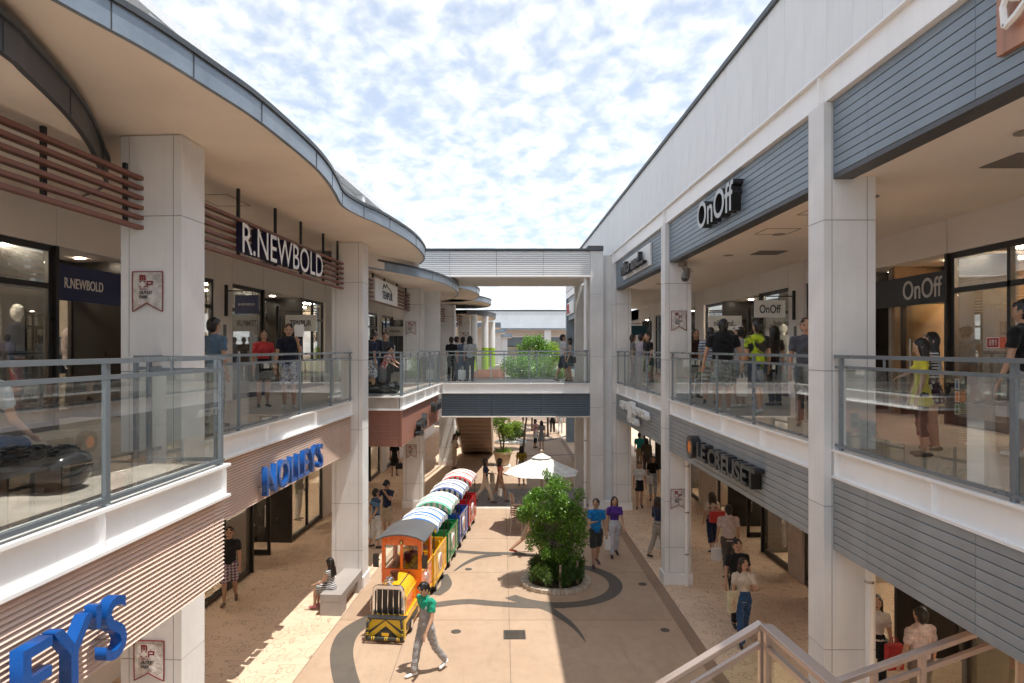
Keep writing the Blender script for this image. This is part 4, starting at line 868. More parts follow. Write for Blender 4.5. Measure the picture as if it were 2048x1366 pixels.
slope_rail('beige stair handrail sloping down to the left from the corner post', pk, pk + Vector((-2.9, -0.15, -1.66)), [0.0, 0.27, 0.55, 0.8, 1.0])
slope_rail('broad beige landing handrail running towards the camera from the corner post', pk + Vector((0.01, -0.06, 0)), pk + Vector((0.17, -2.9, 0.06)), [0.012, 0.4, 0.75, 1.0], w=0.11)
e1 = W(2040, 1233, 6.4); slope_rail('brown stair handrail rising to the right edge of the view', W(1640, 1377, 6.4), e1, [0.0, 0.27, 0.51, 1.0])
slope_rail('short level end of the brown stair handrail at the right edge', e1 + Vector((0.045, 0, 0)), e1 + Vector((1.2, 0, 0)), [0.0, 1.0])
ld = thing('stair_landing', 'beige landing of the foreground stair below the handrails', 'stairs', (2.9, 4.4, 2.2)); MB().box(-0.65, 1.0, -1.6, 1.5, -0.2, -0.02).build('slab', DECK, ld)
for i in range(12): ubox('tread', ld, -0.66 - 0.29 * (i + 1), -0.66 - 0.29 * i, 0.1, 1.5, -0.19 * (i + 1) - 0.06, -0.17 * (i + 1), DECK)

# ------------------------------------------------------------------ small things on the paving
def disc(label, px, py, r, m, nm='manhole_cover'):
    p = G(px, py); T = thing(nm, label, 'manhole', (p.x, p.y, 0.006)); MB().lathe([(r, 0.0), (r, 0.008), (r * 0.94, 0.009), (r * 0.9, 0.007)], 28).build('cover', m, T); return T
IRON = paint('cast_iron', (0.10, 0.085, 0.07), 0.6, var=0.2, scale=12, bump=0.3)
disc('round manhole cover on the paving right of the boy in overalls', 912, 1264, 0.10, IRON); disc('small round cover on the shaded paving near the middle right column', 1285, 1169, 0.10, IRON)
disc('round cover on the shaded paving above the stair handrail', 1330, 1261, 0.09, IRON); disc('small round cover on the paving beside the inlaid curve', 937, 1139, 0.09, IRON)
p = G(1029, 1270); dg = thing('drain_grate', 'rectangular dark drain grate in the middle of the paving', 'grate', (p.x, p.y, 0.006))
MB().box(-0.22, 0.22, -0.22, 0.22, 0.0, 0.004).build('frame', IRON, dg)
for i in range(7): ubox('grate_bar', dg, -0.20, 0.20, -0.19 + i * 0.057, -0.155 + i * 0.057, 0.004, 0.014, IRON)
# stone bench by the second left column
bm = paint('bench_stone', (0.36, 0.33, 0.31), 0.6, var=0.06, scale=3, fine=120)
p0 = G(638, 1232); be = thing('stone_bench', 'long grey stone bench in front of the second left column', 'bench', (p0.x + 0.02, p0.y, 0), -LA)
MB().box(0, 0.46, 0, 1.75, 0.30, 0.46).box(0.002, 0.458, 0.002, 0.4, 0, 0.30).box(0.002, 0.458, 1.35, 1.748, 0, 0.30).box(0.002, 0.40, 0.4, 1.35, 0.14, 0.30).build('seat', bm, be, bevel=0.008)
# black tyre-shaped seats on the walkway
def tyre_seat(label, loc, rz, L, r=0.20):
    T = thing('tyre_seat', label, 'seat', loc, rz); m = paint('gloss_black', (0.014, 0.015, 0.016), 0.12, var=0.2, bump=0.0); body = MB(); pr = [(0.0, 0.0), (0.0, r * 0.55), (0.03, r * 0.85), (0.12, r), (L - 0.12, r), (L - 0.03, r * 0.85), (L, r * 0.55), (L, 0)]
    n = 28; V = []; fs = []
    for x, rr in pr:
        for k in range(n):
            a = 2 * math.pi * k / n; sq = 1.0 if math.cos(a) < 0.3 else 0.93; V.append((x, rr * 1.35 * math.sin(a), r * 1.02 + rr * 0.95 * math.cos(a) * sq))
    for i in range(len(pr) - 1):
        for k in range(n): fs.append((i * n + k, i * n + (k + 1) % n, (i + 1) * n + (k + 1) % n, (i + 1) * n + k))
    body.add(V, fs).build('body', m, T, smooth=R(60))
    for row in range(-2, 3):
        for j in range(int(L / 0.22)):
            x = 0.16 + j * 0.22; pts = []
            for k in range(5):
                a = row * 0.62 + (k - 2) * 0.12; xx = x + (0.05 if k % 2 else -0.02); pts.append((xx, r * 1.37 * math.sin(a), r * 1.02 + r * 0.975 * math.cos(a)))
            MB().tube(pts, 0.012, 5).build('tread_rib', m, T)
    MB().box(0.25, 0.45, -0.12, 0.12, -0.005, 0.05).box(L - 0.45, L - 0.25, -0.12, 0.12, -0.005, 0.05).build('foot', BLACKM, T); return T
tp = G(152, 985, ZF); tyre_seat('glossy black tyre-shaped seat on the near left walkway', (tp.x - 2.1, tp.y + 0.05, ZF + 0.005), 0.02, 2.1, 0.19)
tp = G(752, 782, ZF); tyre_seat('glossy black tyre-shaped seat on the balcony', (tp.x, 17.9, ZF + 0.005), 0.35, 0.95, 0.17)

# ------------------------------------------------------------------ far court behind the bridge
FB = thing('far_building', 'pale shopping building closing the far end of the court', 'building', (0, 76, 0))
MB().box(-12, 14, 0, 0.3, 7.9, 9.85).build('wall', WALLP, FB); MB().box(-12, 14, -0.05, 0.4, 9.85, 10.0).build('coping', COPING, FB); MB().box(-12, 14, -2.4, 0, 7.75, 7.9).build('canopy_slab', ZINC, FB); MB().box(-12, 14, -2.3, -0.01, 7.69, 7.74).build('soffit', CEIL, FB)
MB().box(-12, 14, 0, 0.3, 7.0, 7.74).build('wall', SHOPW, FB); MB().box(-12, 14, 0.5, 4, 4.4, 4.5).build('floor', DECK, FB); MB().box(-12, 14, 3.5, 3.6, 0, 7).build('wall', DINT, FB); MB().box(-12, 14, 0.02, 0.2, 6.0, 6.98).build('sign_band', SIDING, FB)
for x in np.arange(-11, 14, 2.6):
    f = MB().box(x, x + 0.12, 0.3, 0.4, 4.5, 6.0).box(x + 0.12, x + 2.5, 0.3, 0.4, 5.9, 6.0).box(x + 2.5, x + 2.6, 0.3, 0.4, 4.5, 6.0).build('storefront', FRAME, FB); MB().box(x + 0.13, x + 2.49, 0.34, 0.35, 4.5, 5.9).build('pane', SGLASS, f)
MB().box(-12, 14, 0.0, 0.3, 3.2, 4.4).build('edge_beam', WHITE, FB); MB().box(-12, 14, 2, 2.1, 0, 3.2).build('wall', DINT, FB)
for x in (-10, -5, 0, 5, 10): MB().box(x - 0.35, x + 0.35, -2.2, -1.6, 0, 7.7).build('column', CONC, FB)
# left row beyond: flat-roofed porches with square columns, and round lime banded columns
def porch(label, x0, x1, y0, y1, z):
    T = thing('porch', label, 'porch', (x0, y0, 0)); w, d = x1 - x0, y1 - y0
    MB().box(-3, w, 0, d, z, z + 0.34).build('roof_slab', ZINC, T); MB().box(-2.9, w - 0.05, 0.05, d - 0.05, z - 0.05, z - 0.001).build('soffit', CEIL, T)
    MB().box(w - 1.0, w - 0.45, 0.4, 0.95, ZF, z - 0.05).build('column', CONC, T); MB().box(-3, w - 0.9, 1.2, d, ZF, z - 0.05).build('wall', SHOPW, T); MB().box(-3, w - 0.1, 0.1, d, ZF - 0.3, ZF).build('floor', DECK, T)
    MB().box(-3, w - 0.1, 0.05, d, 3.2, ZF - 0.301).build('siding', RUST, T); MB().box(w - 1.0, w - 0.45, 0.4, 0.95, 0, 3.2).build('column', CONC, T); return T
porch('flat roofed porch with square column beyond the lime green columns', -3, -0.05, 50, 54, 7.25); porch('second flat roofed porch further back on the left', -3, 0.4, 56.5, 60, 7.0); porch('third flat roofed porch at the far left end of the court', -3, 1.0, 63, 67, 6.75)
LIME = paint('lime_band', (0.36, 0.55, 0.02), 0.55, var=0.05)
def lime_col(label, px, Y, r, ztop, z0=ZF):
    x = (px - CX) * Y / F; T = thing('round_column', label, 'column', (x, Y, z0)); MB().lathe([(r, 1.28), (r, ztop - z0)], 24).build('shaft', WHITE, T, smooth=R(40)); MB().lathe([(r + 0.006, 0.0), (r + 0.006, 1.28)], 24).build('green_wrap', LIME, T, smooth=R(40))
    cc = MB(); pts = [(-0.1 * math.cos(a), -r - 0.012, 0.95 + 0.1 * math.sin(a)) for a in np.linspace(-1.0, 1.0, 9)]; cc.tube(pts, 0.015, 5).build('emblem', SWHITE, T); return T
lime_col('round column with lime green lower half, rightmost of the pair beyond the bridge', 970, 40.5, 0.20, 7.6); lime_col('round column with lime green lower half behind the banner column', 948, 38.5, 0.19, 7.6)
lime_col('slim round column with lime green base furthest right', 983, 46, 0.24, 7.5); lime_col('shaded round column with lime green base beside the third left column', 858, 30, 0.16, 7.8)
# stair beyond the bridge seen from below
stx = thing('staircase', 'brown underside of a staircase rising to the bridge', 'stairs', (-1.28, 36.8, 0)); V = [(-0.78, 0, 0), (0.78, 0, 0), (0.78, -9.1, 4.2), (-0.78, -9.1, 4.2)]
MB().add(V + [(v[0], v[1], v[2] + 0.16) for v in V], [(0, 1, 2, 3), (7, 6, 5, 4), (0, 4, 5, 1), (1, 5, 6, 2), (2, 6, 7, 3), (3, 7, 4, 0)]).build('soffit', paint('stair_brown', (0.22, 0.14, 0.095), 0.7), stx)
for s in (-1, 1):
    V = [(s * 0.79, 0.1, 0), (s * 0.87, 0.1, 0), (s * 0.87, -9.1, 4.2), (s * 0.79, -9.1, 4.2)]; MB().add(V + [(v[0], v[1], v[2] + 0.34) for v in V], [(0, 1, 2, 3), (7, 6, 5, 4), (0, 4, 5, 1), (1, 5, 6, 2), (2, 6, 7, 3), (3, 7, 4, 0)]).build('stringer', WHITE, stx)
    MB().bar((s * 0.83, 0, 1.3), (s * 0.83, -9.1, 5.5), 0.05, 0.05).build('handrail', RAIL, stx)
for i in range(16): ubox('tread', stx, -0.78, 0.78, -0.57 * i - 0.62, -0.57 * i - 0.05, 0.27 + 0.262 * i, 0.31 + 0.262 * i, DECK)
ww = thing('planting_wall', 'low pale wall behind the planting at the far end of the court', 'wall', (0, 60, 0)); MB().box(-1, 8, 0, 0.4, 0, 4.3).build('wall', WALLP, ww); MB().box(-1, 8, -0.1, 0.5, 4.3, 4.42).build('coping', CONC, ww)
# ------------------------------------------------------------------ little train
TA = R(6.0); TP = Vector((-2.24, 13.10, 0.012)); TD = Vector((math.sin(TA), math.cos(TA), 0))
YEL = paint('train_yellow', (0.86, 0.47, 0.02), 0.25, var=0.04, bump=0, coat=0.5); ORG = paint('train_orange', (0.86, 0.17, 0.015), 0.25, var=0.04, bump=0, coat=0.5); DKG = paint('train_dark', (0.035, 0.033, 0.032), 0.45, var=0.1, bump=0)
TYRE = paint('tyre_rubber', (0.02, 0.019, 0.018), 0.8, var=0.1); ROOFG = paint('train_roof', (0.11, 0.11, 0.115), 0.55, var=0.08); TGRN = paint('train_green', (0.01, 0.22, 0.06), 0.25, bump=0, coat=0.5); TBLU = paint('train_blue', (0.015, 0.07, 0.33), 0.25, bump=0, coat=0.5); TRED = paint('train_red', (0.52, 0.012, 0.018), 0.22, bump=0, coat=0.6)
YEL2 = paint('stripe_yellow', (0.75, 0.50, 0.03), 0.4, bump=0, var=0.05); MAROON = paint('chimney_brown', (0.10, 0.025, 0.015), 0.35, bump=0)
def wheel(T, x, y, r=0.15, w=0.09):
    W_ = MB(); W_.tube([(x - w / 2, y, r), (x - w / 2 + 0.015, y, r), (x + w / 2 - 0.015, y, r), (x + w / 2, y, r)], [r * 0.9, r, r, r * 0.9], 20); o = W_.build('wheel', TYRE, T, smooth=R(40))
    s = 1 if x > 0 else -1; MB().tube([(x + s * (w / 2 - 0.02), y, r), (x + s * (w / 2 + 0.008), y, r)], r * 0.6, 16).build('hub_cap', CHROME, o)
def loco():
    T = thing('toy_locomotive', 'yellow and orange toy locomotive with chrome grille pulling the little train', 'train', TP, -TA)
    # frame and skirts
    MB().box(-0.36, 0.36, 0.18, 2.45, 0.10, 0.339).box(-0.358, 0.358, 0.18, 1.27, 0.34, 0.439).build('chassis', YEL, T, bevel=0.012)
    [MB().box(x, x + 0.01, 0.25, 1.2, 0.16, 0.30).build('side_stripe', DKG, T) for x in (0.362, -0.372)]
    for x in (-0.34, 0.34): wheel(T, x, 0.62); wheel(T, x, 1.95)
    # bonnet: rounded section extruded back
    pr = [(-0.31, 0.44)] + [(-0.31, 0.78)] + [(0.31 * math.cos(a) * (1 if True else 0), 0.78 + 0.20 * math.sin(a)) for a in np.linspace(math.pi, 0, 13)][1:-1] + [(0.31, 0.78), (0.31, 0.44)]
    MB().prism(pr, 0.30, 1.28, 'y').build('bonnet', YEL, T, smooth=R(35), bevel=0.01)
    for x in (-0.17, 0.17): MB().bar((x, 0.31, 0.965), (x, 1.27, 0.965), 0.012, 0.012).build('bonnet_seam', DKG, T)
    for s in (-1, 1): MB().bar((s * 0.32, 0.31, 0.76), (s * 0.32, 1.27, 0.76), 0.02, 0.035).build('bonnet_trim', YEL, T)
    [MB().box(x, x + 0.007, 0.5, 1.1, 0.42, 0.66).build('bonnet_panel', ORG, T) for x in (0.311, -0.318)]
    # grille
    def arch(w, h, r, z0):
        p = [(-w, z0), (w, z0)]; p += [(w - r + r * math.cos(a), z0 + h - r + r * math.sin(a)) for a in np.linspace(0, math.pi / 2, 7)]; p += [(-w + r + r * math.cos(a), z0 + h - r + r * math.sin(a)) for a in np.linspace(math.pi / 2, math.pi, 7)]; return p
    MB().prism(arch(0.315, 0.58, 0.12, 0.455), 0.245, 0.299, 'y').build('grille_shell', CHROME, T, bevel=0.012)
    gi = MB().prism(arch(0.265, 0.46, 0.06, 0.49), 0.236, 0.2445, 'y').build('grille_opening', paint('grille_black', (0.012, 0.01, 0.012), 0.3, bump=0), T)
    for i in range(5): MB().tube([(-0.22 + i * 0.11, 0.222, 0.475), (-0.22 + i * 0.11, 0.218, 0.70), (-0.22 + i * 0.11, 0.226, 0.955)], 0.011, 8).build('grille_bar', CHROME, gi)
    for s in (-1, 1): MB().tube([(s * 0.35, 0.27, 0.46), (s * 0.35, 0.24, 0.49), (s * 0.35, 0.24, 0.80), (s * 0.33, 0.27, 0.83)], 0.009, 6).build('guard_rod', STEEL, T)
    # front apron with chevrons
    MB().prism([(-0.40, 0.20), (0.40, 0.20), (0.36, 0.06), (0.30, 0.02), (-0.30, 0.02), (-0.36, 0.06)], 0.442, 0.475, 'z').build('bumper_shelf', DKG, T, bevel=0.01)
    MB().prism([(-0.37, 0.06), (0.37, 0.06), (0.37, 0.44), (-0.37, 0.44)], 0.06, 0.17, 'y').build('apron', YEL2, T)
    for z in (-0.06, 0.12):
        for sg in (-1, 1):
            x1 = 0.368; z0, z1 = z + 0.30, z + 0.37; e0, e1 = z, z + 0.07
            q = [(0, z0), (0, min(z1, 0.438)), (sg * x1, max(e1, 0.064)), (sg * x1, max(e0, 0.062))] if e1 > 0.065 else [(0, z0), (0, z1), (sg * x1 * (z1 - 0.062) / (z1 - e1), 0.062), (sg * x1 * (z0 - 0.062) / (z0 - e0), 0.062)]
            MB().prism(q, 0.052, 0.0595, 'y').build('chevron', DKG, T)
    MB().prism([(-0.12, 0.10), (0.12, 0.10), (0.12, 0.20), (0.09, 0.23), (0.03, 0.23), (0.0, 0.26), (-0.03, 0.23), (-0.09, 0.23), (-0.12, 0.20)], 0.028, 0.052, 'y').build('plate_frame', DKG, T); MB().box(-0.07, 0.07, 0.022, 0.028, 0.13, 0.19).build('plate', YEL, T)
    MB().tube([(-0.35, 0.0, 0.09), (0.35, 0.0, 0.09)], 0.035, 10).build('bumper', DKG, T)
    for x in (-0.26, -0.22, 0.0, 0.04, 0.24, 0.28): MB().tube([(x, 0, 0.09), (x + 0.016, 0, 0.09)], 0.037, 10).build('bumper_stripe', YEL2, T)
    for s in (-1, 1):
        MB().tube([(s * 0.30, 0.06, 0.42), (s * 0.33, -0.01, 0.40), (s * 0.345, -0.02, 0.26), (s * 0.345, -0.01, 0.08)], 0.026, 8).build('bumper', DKG, T)
        for z in (0.17, 0.20, 0.28): MB().tube([(s * 0.345, -0.018, z), (s * 0.345, -0.018, z + 0.012)], 0.029, 8).build('bumper_stripe', YEL2, T)
    # headlight, chimney
    MB().lathe([(0.03, 0.94), (0.03, 1.0), (0.075, 1.03), (0.088, 1.09), (0.075, 1.15), (0.03, 1.17)], 18, (0, 0.36, 0)).build('headlight', CHROME, T, smooth=R(50))
    MB().lathe([(0.065, 0.95), (0.07, 1.12), (0.085, 1.13), (0.085, 1.16), (0.06, 1.165)], 18, (0.0, 0.72, 0)).build('chimney', MAROON, T, smooth=R(40))
    # cab
    cab = MB(); y0, y1, w, zt = 1.28, 2.32, 0.43, 1.64
    cab.box(-w, w, y0, y0 + 0.05, 0.34, 1.02).box(-w, -w + 0.08, y0, y0 + 0.05, 1.02, zt).box(w - 0.08, w, y0, y0 + 0.05, 1.02, zt).box(-0.03, 0.03, y0, y0 + 0.05, 1.02, zt).box(-w + 0.08, w - 0.08, y0, y0 + 0.05, 1.52, zt)
    for s in (-1, 1):
        a, b = (w - 0.05, w) if s > 0 else (-w, -w + 0.05)
        cab.box(a, b, y0 + 0.05, y1 - 0.05, 0.34, 0.92).box(a, b, y0 + 0.05, y0 + 0.13, 0.92, zt).box(a, b, y1 - 0.13, y1 - 0.05, 0.92, zt).box(a, b, y0 + 0.13, y1 - 0.13, 1.54, zt)
    cab.box(-w, w, y1 - 0.05, y1, 0.34, 1.0).box(-w, -w + 0.08, y1 - 0.05, y1, 1.0, zt).box(w - 0.08, w, y1 - 0.05, y1, 1.0, zt)
    cab.build('cab', ORG, T, bevel=0.008)
    MB().box(-0.38, 0.38, 1.40, 2.27, 0.341, 0.36).box(-0.36, 0.36, 1.95, 2.27, 0.36, 0.70).build('driver_seat', DKG, T)
    MB().box(-0.34, 0.34, 1.335, 1.45, 0.361, 0.95).build('dashboard', DKG, T)
    for s in (-1, 1): MB().box(-0.35 if s < 0 else 0.03, -0.03 if s < 0 else 0.35, 1.302, 1.308, 1.02, 1.52).build('windscreen', SGLASS, T)
    rp = [(-0.53, 1.655), (-0.36, 1.735), (-0.18, 1.775), (0, 1.79), (0.18, 1.775), (0.36, 1.735), (0.53, 1.655), (0.53, 1.63), (0.36, 1.705), (0.18, 1.745), (0, 1.76), (-0.18, 1.745), (-0.36, 1.705), (-0.53, 1.63)]
    MB().prism(rp, 1.14, 2.44, 'y').build('cab_roof', ROOFG, T, smooth=R(30))
    MB().prism([(-0.43, 1.64), (0.43, 1.64), (0.3, 1.71), (0, 1.755), (-0.3, 1.71)], 1.281, 1.33, 'y').build('cab_front', ORG, T)
    for s in (-1, 1):
        MB().bar((s * 0.44, 1.22, 1.22), (s * 0.52, 1.18, 1.25), 0.015, 0.015).box(s * 0.52 - 0.06, s * 0.52 + 0.06, 1.16, 1.185, 1.08, 1.36).build('mirror', DKG, T)
        MB().tube([(s * 0.431, 1.80, 0.66), (s * 0.445, 1.80, 0.66)], 0.19, 24).build('emblem_disc', CHROME, T); MB().tube([(s * 0.446, 1.80, 0.66), (s * 0.452, 1.80, 0.66)], 0.14, 24).build('emblem_centre', paint('emblem_pink', (0.6, 0.35, 0.28), 0.5), T)
        MB().bar((s * 0.435, 1.30, 0.98), (s * 0.435, 2.30, 0.98), 0.02, 0.04).build('cab_trim', YEL, T); MB().bar((s * 0.435, 1.30, 0.36), (s * 0.435, 2.30, 0.36), 0.02, 0.05).build('cab_trim', YEL, T)
    MB().lathe([(0.025, 0), (0.045, -0.06)], 12, (0.0, 1.26, 1.62)).build('bell', paint('brass', (0.7, 0.5, 0.15), 0.25, 1.0, bump=0), T)
    return T
def awning_mat(name, c):
    m, nt, bs = _nt(name); tc = nt.nodes.new('ShaderNodeTexCoord'); sp = nt.nodes.new('ShaderNodeSeparateXYZ'); nt.links.new(tc.outputs['Object'], sp.inputs[0])
    st = _math(nt, 'GREATER_THAN', _math(nt, 'FRACT', _math(nt, 'ADD', _math(nt, 'MULTIPLY', sp.outputs[1], 4.6), 0.15)), 0.60)
    nt.links.new(_mul(nt, st, (0.80, 0.79, 0.76), c), bs.inputs['Base Color']); bs.inputs['Roughness'].default_value = 0.8; MATS[name] = m; return m
def valance_mat(name, c, c2):
    m, nt, bs = _nt(name); tc = nt.nodes.new('ShaderNodeTexCoord'); sp = nt.nodes.new('ShaderNodeSeparateXYZ'); nt.links.new(tc.outputs['Object'], sp.inputs[0])
    st = _math(nt, 'GREATER_THAN', _math(nt, 'FRACT', _math(nt, 'MULTIPLY', sp.outputs[0], 6.5)), 0.5)
    nt.links.new(_mul(nt, st, c2, c), bs.inputs['Base Color']); bs.inputs['Roughness'].default_value = 0.8; MATS[name] = m; return m
def car(label, k, body, awn, val):
    off = 2.62 + 1.78 * k; T = thing('train_carriage', label, 'train', TP + TD * off, -TA); T['group'] = 'carriages of the little train'; w, L = 0.41, 1.52
    MB().box(-w + 0.04, w - 0.04, 0.02, L - 0.02, 0.12, 0.34).build('chassis', DKG, T); MB().bar((0, -0.30, 0.22), (0, 0.05, 0.22), 0.06, 0.06).build('coupling', DKG, T)
    for x in (-0.37, 0.37): wheel(T, x, 0.30, 0.14); wheel(T, x, 1.20, 0.14)
    MB().box(-w, w, 0, L, 0.34, 0.37).build('floor', body, T)
    for s in (-1, 1):
        a, b = (w - 0.03, w) if s > 0 else (-w, -w + 0.03); p = MB().box(a, b, 0.0, L, 0.20, 0.92).build('side_panel', body, T)
        e = w + 0.012
        for (ya, yb, za, zb) in ((0, L, 0.88, 0.935), (0, L, 0.19, 0.25), (0, 0.06, 0.25, 0.88), (L - 0.06, L, 0.25, 0.88), (0.36, 0.40, 0.25, 0.88), (1.12, 1.16, 0.25, 0.88)): MB().box(min(s * w, s * e), max(s * w, s * e), ya, yb, za, zb).build('panel_rib', body, p)
        MB().tube([(s * (w + 0.001), L / 2, 0.56), (s * (w + 0.02), L / 2, 0.56)], 0.20, 24).build('emblem_disc', SWHITE, p)
        MB().tube([(s * (w + 0.021), L / 2, 0.56), (s * (w + 0.026), L / 2, 0.56)], 0.15, 24).build('emblem_centre', paint('emblem_pink', (0.6, 0.35, 0.28), 0.5), p)
    MB().box(-w + 0.03, w - 0.03, 0, 0.03, 0.37, 1.0).build('end_panel', body, T); MB().box(-w + 0.03, w - 0.03, L - 0.03, L, 0.37, 0.92).build('end_panel', body, T)
    for x in np.linspace(-0.3, 0.3, 7): MB().tube([(x, -0.006, 0.46), (x, 0.001, 0.46)], 0.012, 6).tube([(x, -0.006, 0.9), (x, 0.001, 0.9)], 0.012, 6).build('rivet', STEEL, T)
    for y in (0.18, 0.92): MB().box(-w + 0.04, w - 0.04, y, y + 0.36, 0.37, 0.62).box(-w + 0.04, w - 0.04, y, y + 0.07, 0.62, 0.98).build('seat', body, T)
    for x in (-w + 0.02, w - 0.02):
        for y in (0.13, L - 0.13): MB().tube([(x, y, 0.35), (x, y, 1.56)], 0.014, 8).build('post', DKG, T)
    # barrel awning with sagging scalloped edge
    N, M_ = 16, 12; V = []; r = random.Random(k)
    for j in range(M_ + 1):
        y = 0.10 + (L - 0.20) * j / M_; sag = 0.018 * math.cos(2 * math.pi * j / M_ * 3)
        for i in range(N + 1):
            t = -1 + 2 * i / N; V.append((0.47 * t, y, 1.78 - 0.18 * abs(t) ** 2.2 - 0.07 * (2 * j / M_ - 1) ** 2 - sag * (0.4 + abs(t)) - 0.006 * r.random()))
    fs = [(j * (N + 1) + i, j * (N + 1) + i + 1, (j + 1) * (N + 1) + i + 1, (j + 1) * (N + 1) + i) for j in range(M_) for i in range(N)]
    MB().add(V, fs).add([(v[0], v[1], v[2] - 0.006) for v in V], [f[::-1] for f in fs]).build('awning', awn, T, smooth=R(60))
    def drape(pts, nm, m):
        n = len(pts); Vd = []
        for i, p in enumerate(pts): d = 0.11 + 0.025 * abs(math.sin(i * math.pi / 2)); Vd += [p, (p[0], p[1], p[2] - d)]
        MB().add(Vd, [(2 * i, 2 * i + 2, 2 * i + 3, 2 * i + 1) for i in range(n - 1)]).build(nm, m, T)
    drape([V[i] for i in range(N + 1)], 'valance', val); drape([V[M_ * (N + 1) + i] for i in range(N + 1)], 'valance', val)
    drape([V[j * (N + 1)] for j in range(M_ + 1)], 'valance', awn); drape([V[j * (N + 1) + N] for j in range(M_ + 1)], 'valance', awn)
    return T
LOCO = loco()
cy, cb, cgr, crd = (0.70, 0.52, 0.10), (0.02, 0.12, 0.42), (0.10, 0.42, 0.25), (0.60, 0.05, 0.06)
car('yellow carriage with blue striped awning right behind the locomotive', 0, YEL, awning_mat('awning_blue', (0.02, 0.16, 0.50)), valance_mat('val_yellow', cy, cb)); car('green carriage with green and white striped awning', 1, TGRN, awning_mat('awning_green', (0.16, 0.45, 0.33)), valance_mat('val_green', cgr, (0.6, 0.58, 0.52)))
car('blue carriage with navy and white striped awning', 2, TBLU, awning_mat('awning_navy', (0.07, 0.12, 0.30)), valance_mat('val_navy', (0.04, 0.07, 0.2), (0.6, 0.58, 0.52))); car('red carriage with red and white striped awning at the end of the train', 3, TRED, awning_mat('awning_red', (0.62, 0.10, 0.10)), valance_mat('val_red', crd, (0.6, 0.58, 0.52)))

# ------------------------------------------------------------------ foliage
def leaves(centres, n, size, mat, up=0.35, spread=0.14, aspect=0.42, rng=RNG):
    """cloud of small folded leaves round clump centres"""
    C = np.array([c[:3] for c in centres]); rad = np.array([c[3] for c in centres]); idx = rng.choice(len(C), n, p=rad ** 2 / (rad ** 2).sum())
    d = rng.normal(size=(n, 3)); d /= np.linalg.norm(d, axis=1)[:, None]; rr = rad[idx] * rng.random(n) ** 0.38
    P = C[idx] + d * rr[:, None]
    ax = d * 0.6 + rng.normal(size=(n, 3)) * 0.7; ax[:, 2] -= 0.15; ax /= np.linalg.norm(ax, axis=1)[:, None]
    nn = rng.normal(size=(n, 3)) * 0.7 + np.array([0, 0, up * 2]) + d * 0.3; sd = np.cross(ax, nn); sd /= np.linalg.norm(sd, axis=1)[:, None] + 1e-9; nv = np.cross(sd, ax)
    L = size * (0.65 + 0.7 * rng.random(n))[:, None]; w = L * aspect
    V = np.stack([P, P + ax * L * 0.5 + sd * w / 2 + nv * w * 0.18, P + ax * L, P + ax * L * 0.5 - sd * w / 2 + nv * w * 0.18], 1).reshape(-1, 3)
    me = bpy.data.meshes.new('foliage'); me.vertices.add(4 * n); me.vertices.foreach_set('co', V.ravel()); me.loops.add(6 * n); me.polygons.add(2 * n)
    b = np.arange(n)[:, None] * 4; me.loops.foreach_set('vertex_index', np.concatenate([b + np.array([0, 1, 2]), b + np.array([0, 2, 3])], 1).ravel()); me.polygons.foreach_set('loop_start', np.arange(0, 6 * n, 3)); me.polygons.foreach_set('loop_total', np.full(2 * n, 3))
    me.materials.append(mat); me.update(calc_edges=True); me.validate(); return me
BARK = paint('bark', (0.13, 0.095, 0.07), 0.9, var=0.2, scale=12, bump=0.5); BARKL = paint('pale_bark', (0.24, 0.20, 0.16), 0.9, var=0.2, scale=14, bump=0.5)
LEAF = leafmat('leaf_bright', (0.05, 0.13, 0.016), (0.22, 0.38, 0.065), 0.26); LEAFD = leafmat('leaf_dark', (0.025, 0.065, 0.012), (0.08, 0.15, 0.028)); LEAFY = leafmat('leaf_yellow', (0.12, 0.22, 0.02), (0.30, 0.40, 0.06)); LEAFS = leafmat('leaf_shrub', (0.04, 0.085, 0.016), (0.13, 0.20, 0.04), 0.5)
def clumps(cx, cy, cz, rx, ry, rz, n, r, rng=RNG, top=1.0):
    out = []
    while len(out) < n:
        p = rng.uniform(-1, 1, 3)
        if (p ** 2).sum() < 1 and (p ** 2).sum() > 0.12: out.append((cx + p[0] * rx, cy + p[1] * ry, cz + p[2] * rz, r * rng.uniform(0.6, 1.25)))
    return out
def tree(name, label, loc, ztrunk, cl, n, size, mat, stems=1, cat='tree', bark=None, aspect=0.42, group=None):
    T = thing(name, label, cat, loc, 0, group); tr = MB(); rg = np.random.default_rng(int(abs(loc[0]) * 91 + loc[1] * 7))
    for s in range(stems):
        ox, oy = rg.normal(0, 0.07, 2) if stems > 1 else (0, 0); hx, hy = rg.normal(0, 0.12, 2); tr.tube([(ox, oy, 0), (ox + hx * 0.4, oy + hy * 0.4, ztrunk * 0.5), (ox + hx, oy + hy, ztrunk)], [0.045, 0.036, 0.022] if stems > 1 else [0.07, 0.055, 0.035], 8)
    for c in cl: tr.tube([(0, 0, ztrunk * rg.uniform(0.55, 0.95)), ((c[0]) * 0.45, (c[1]) * 0.45, (ztrunk + c[2]) / 2 + 0.05), c[:3]], [0.018, 0.012, 0.005], 5)
    tr.build('trunk', bark or BARK, T, smooth=R(60)); put('crown', leaves(cl, n, size, mat, aspect=aspect), T); return T
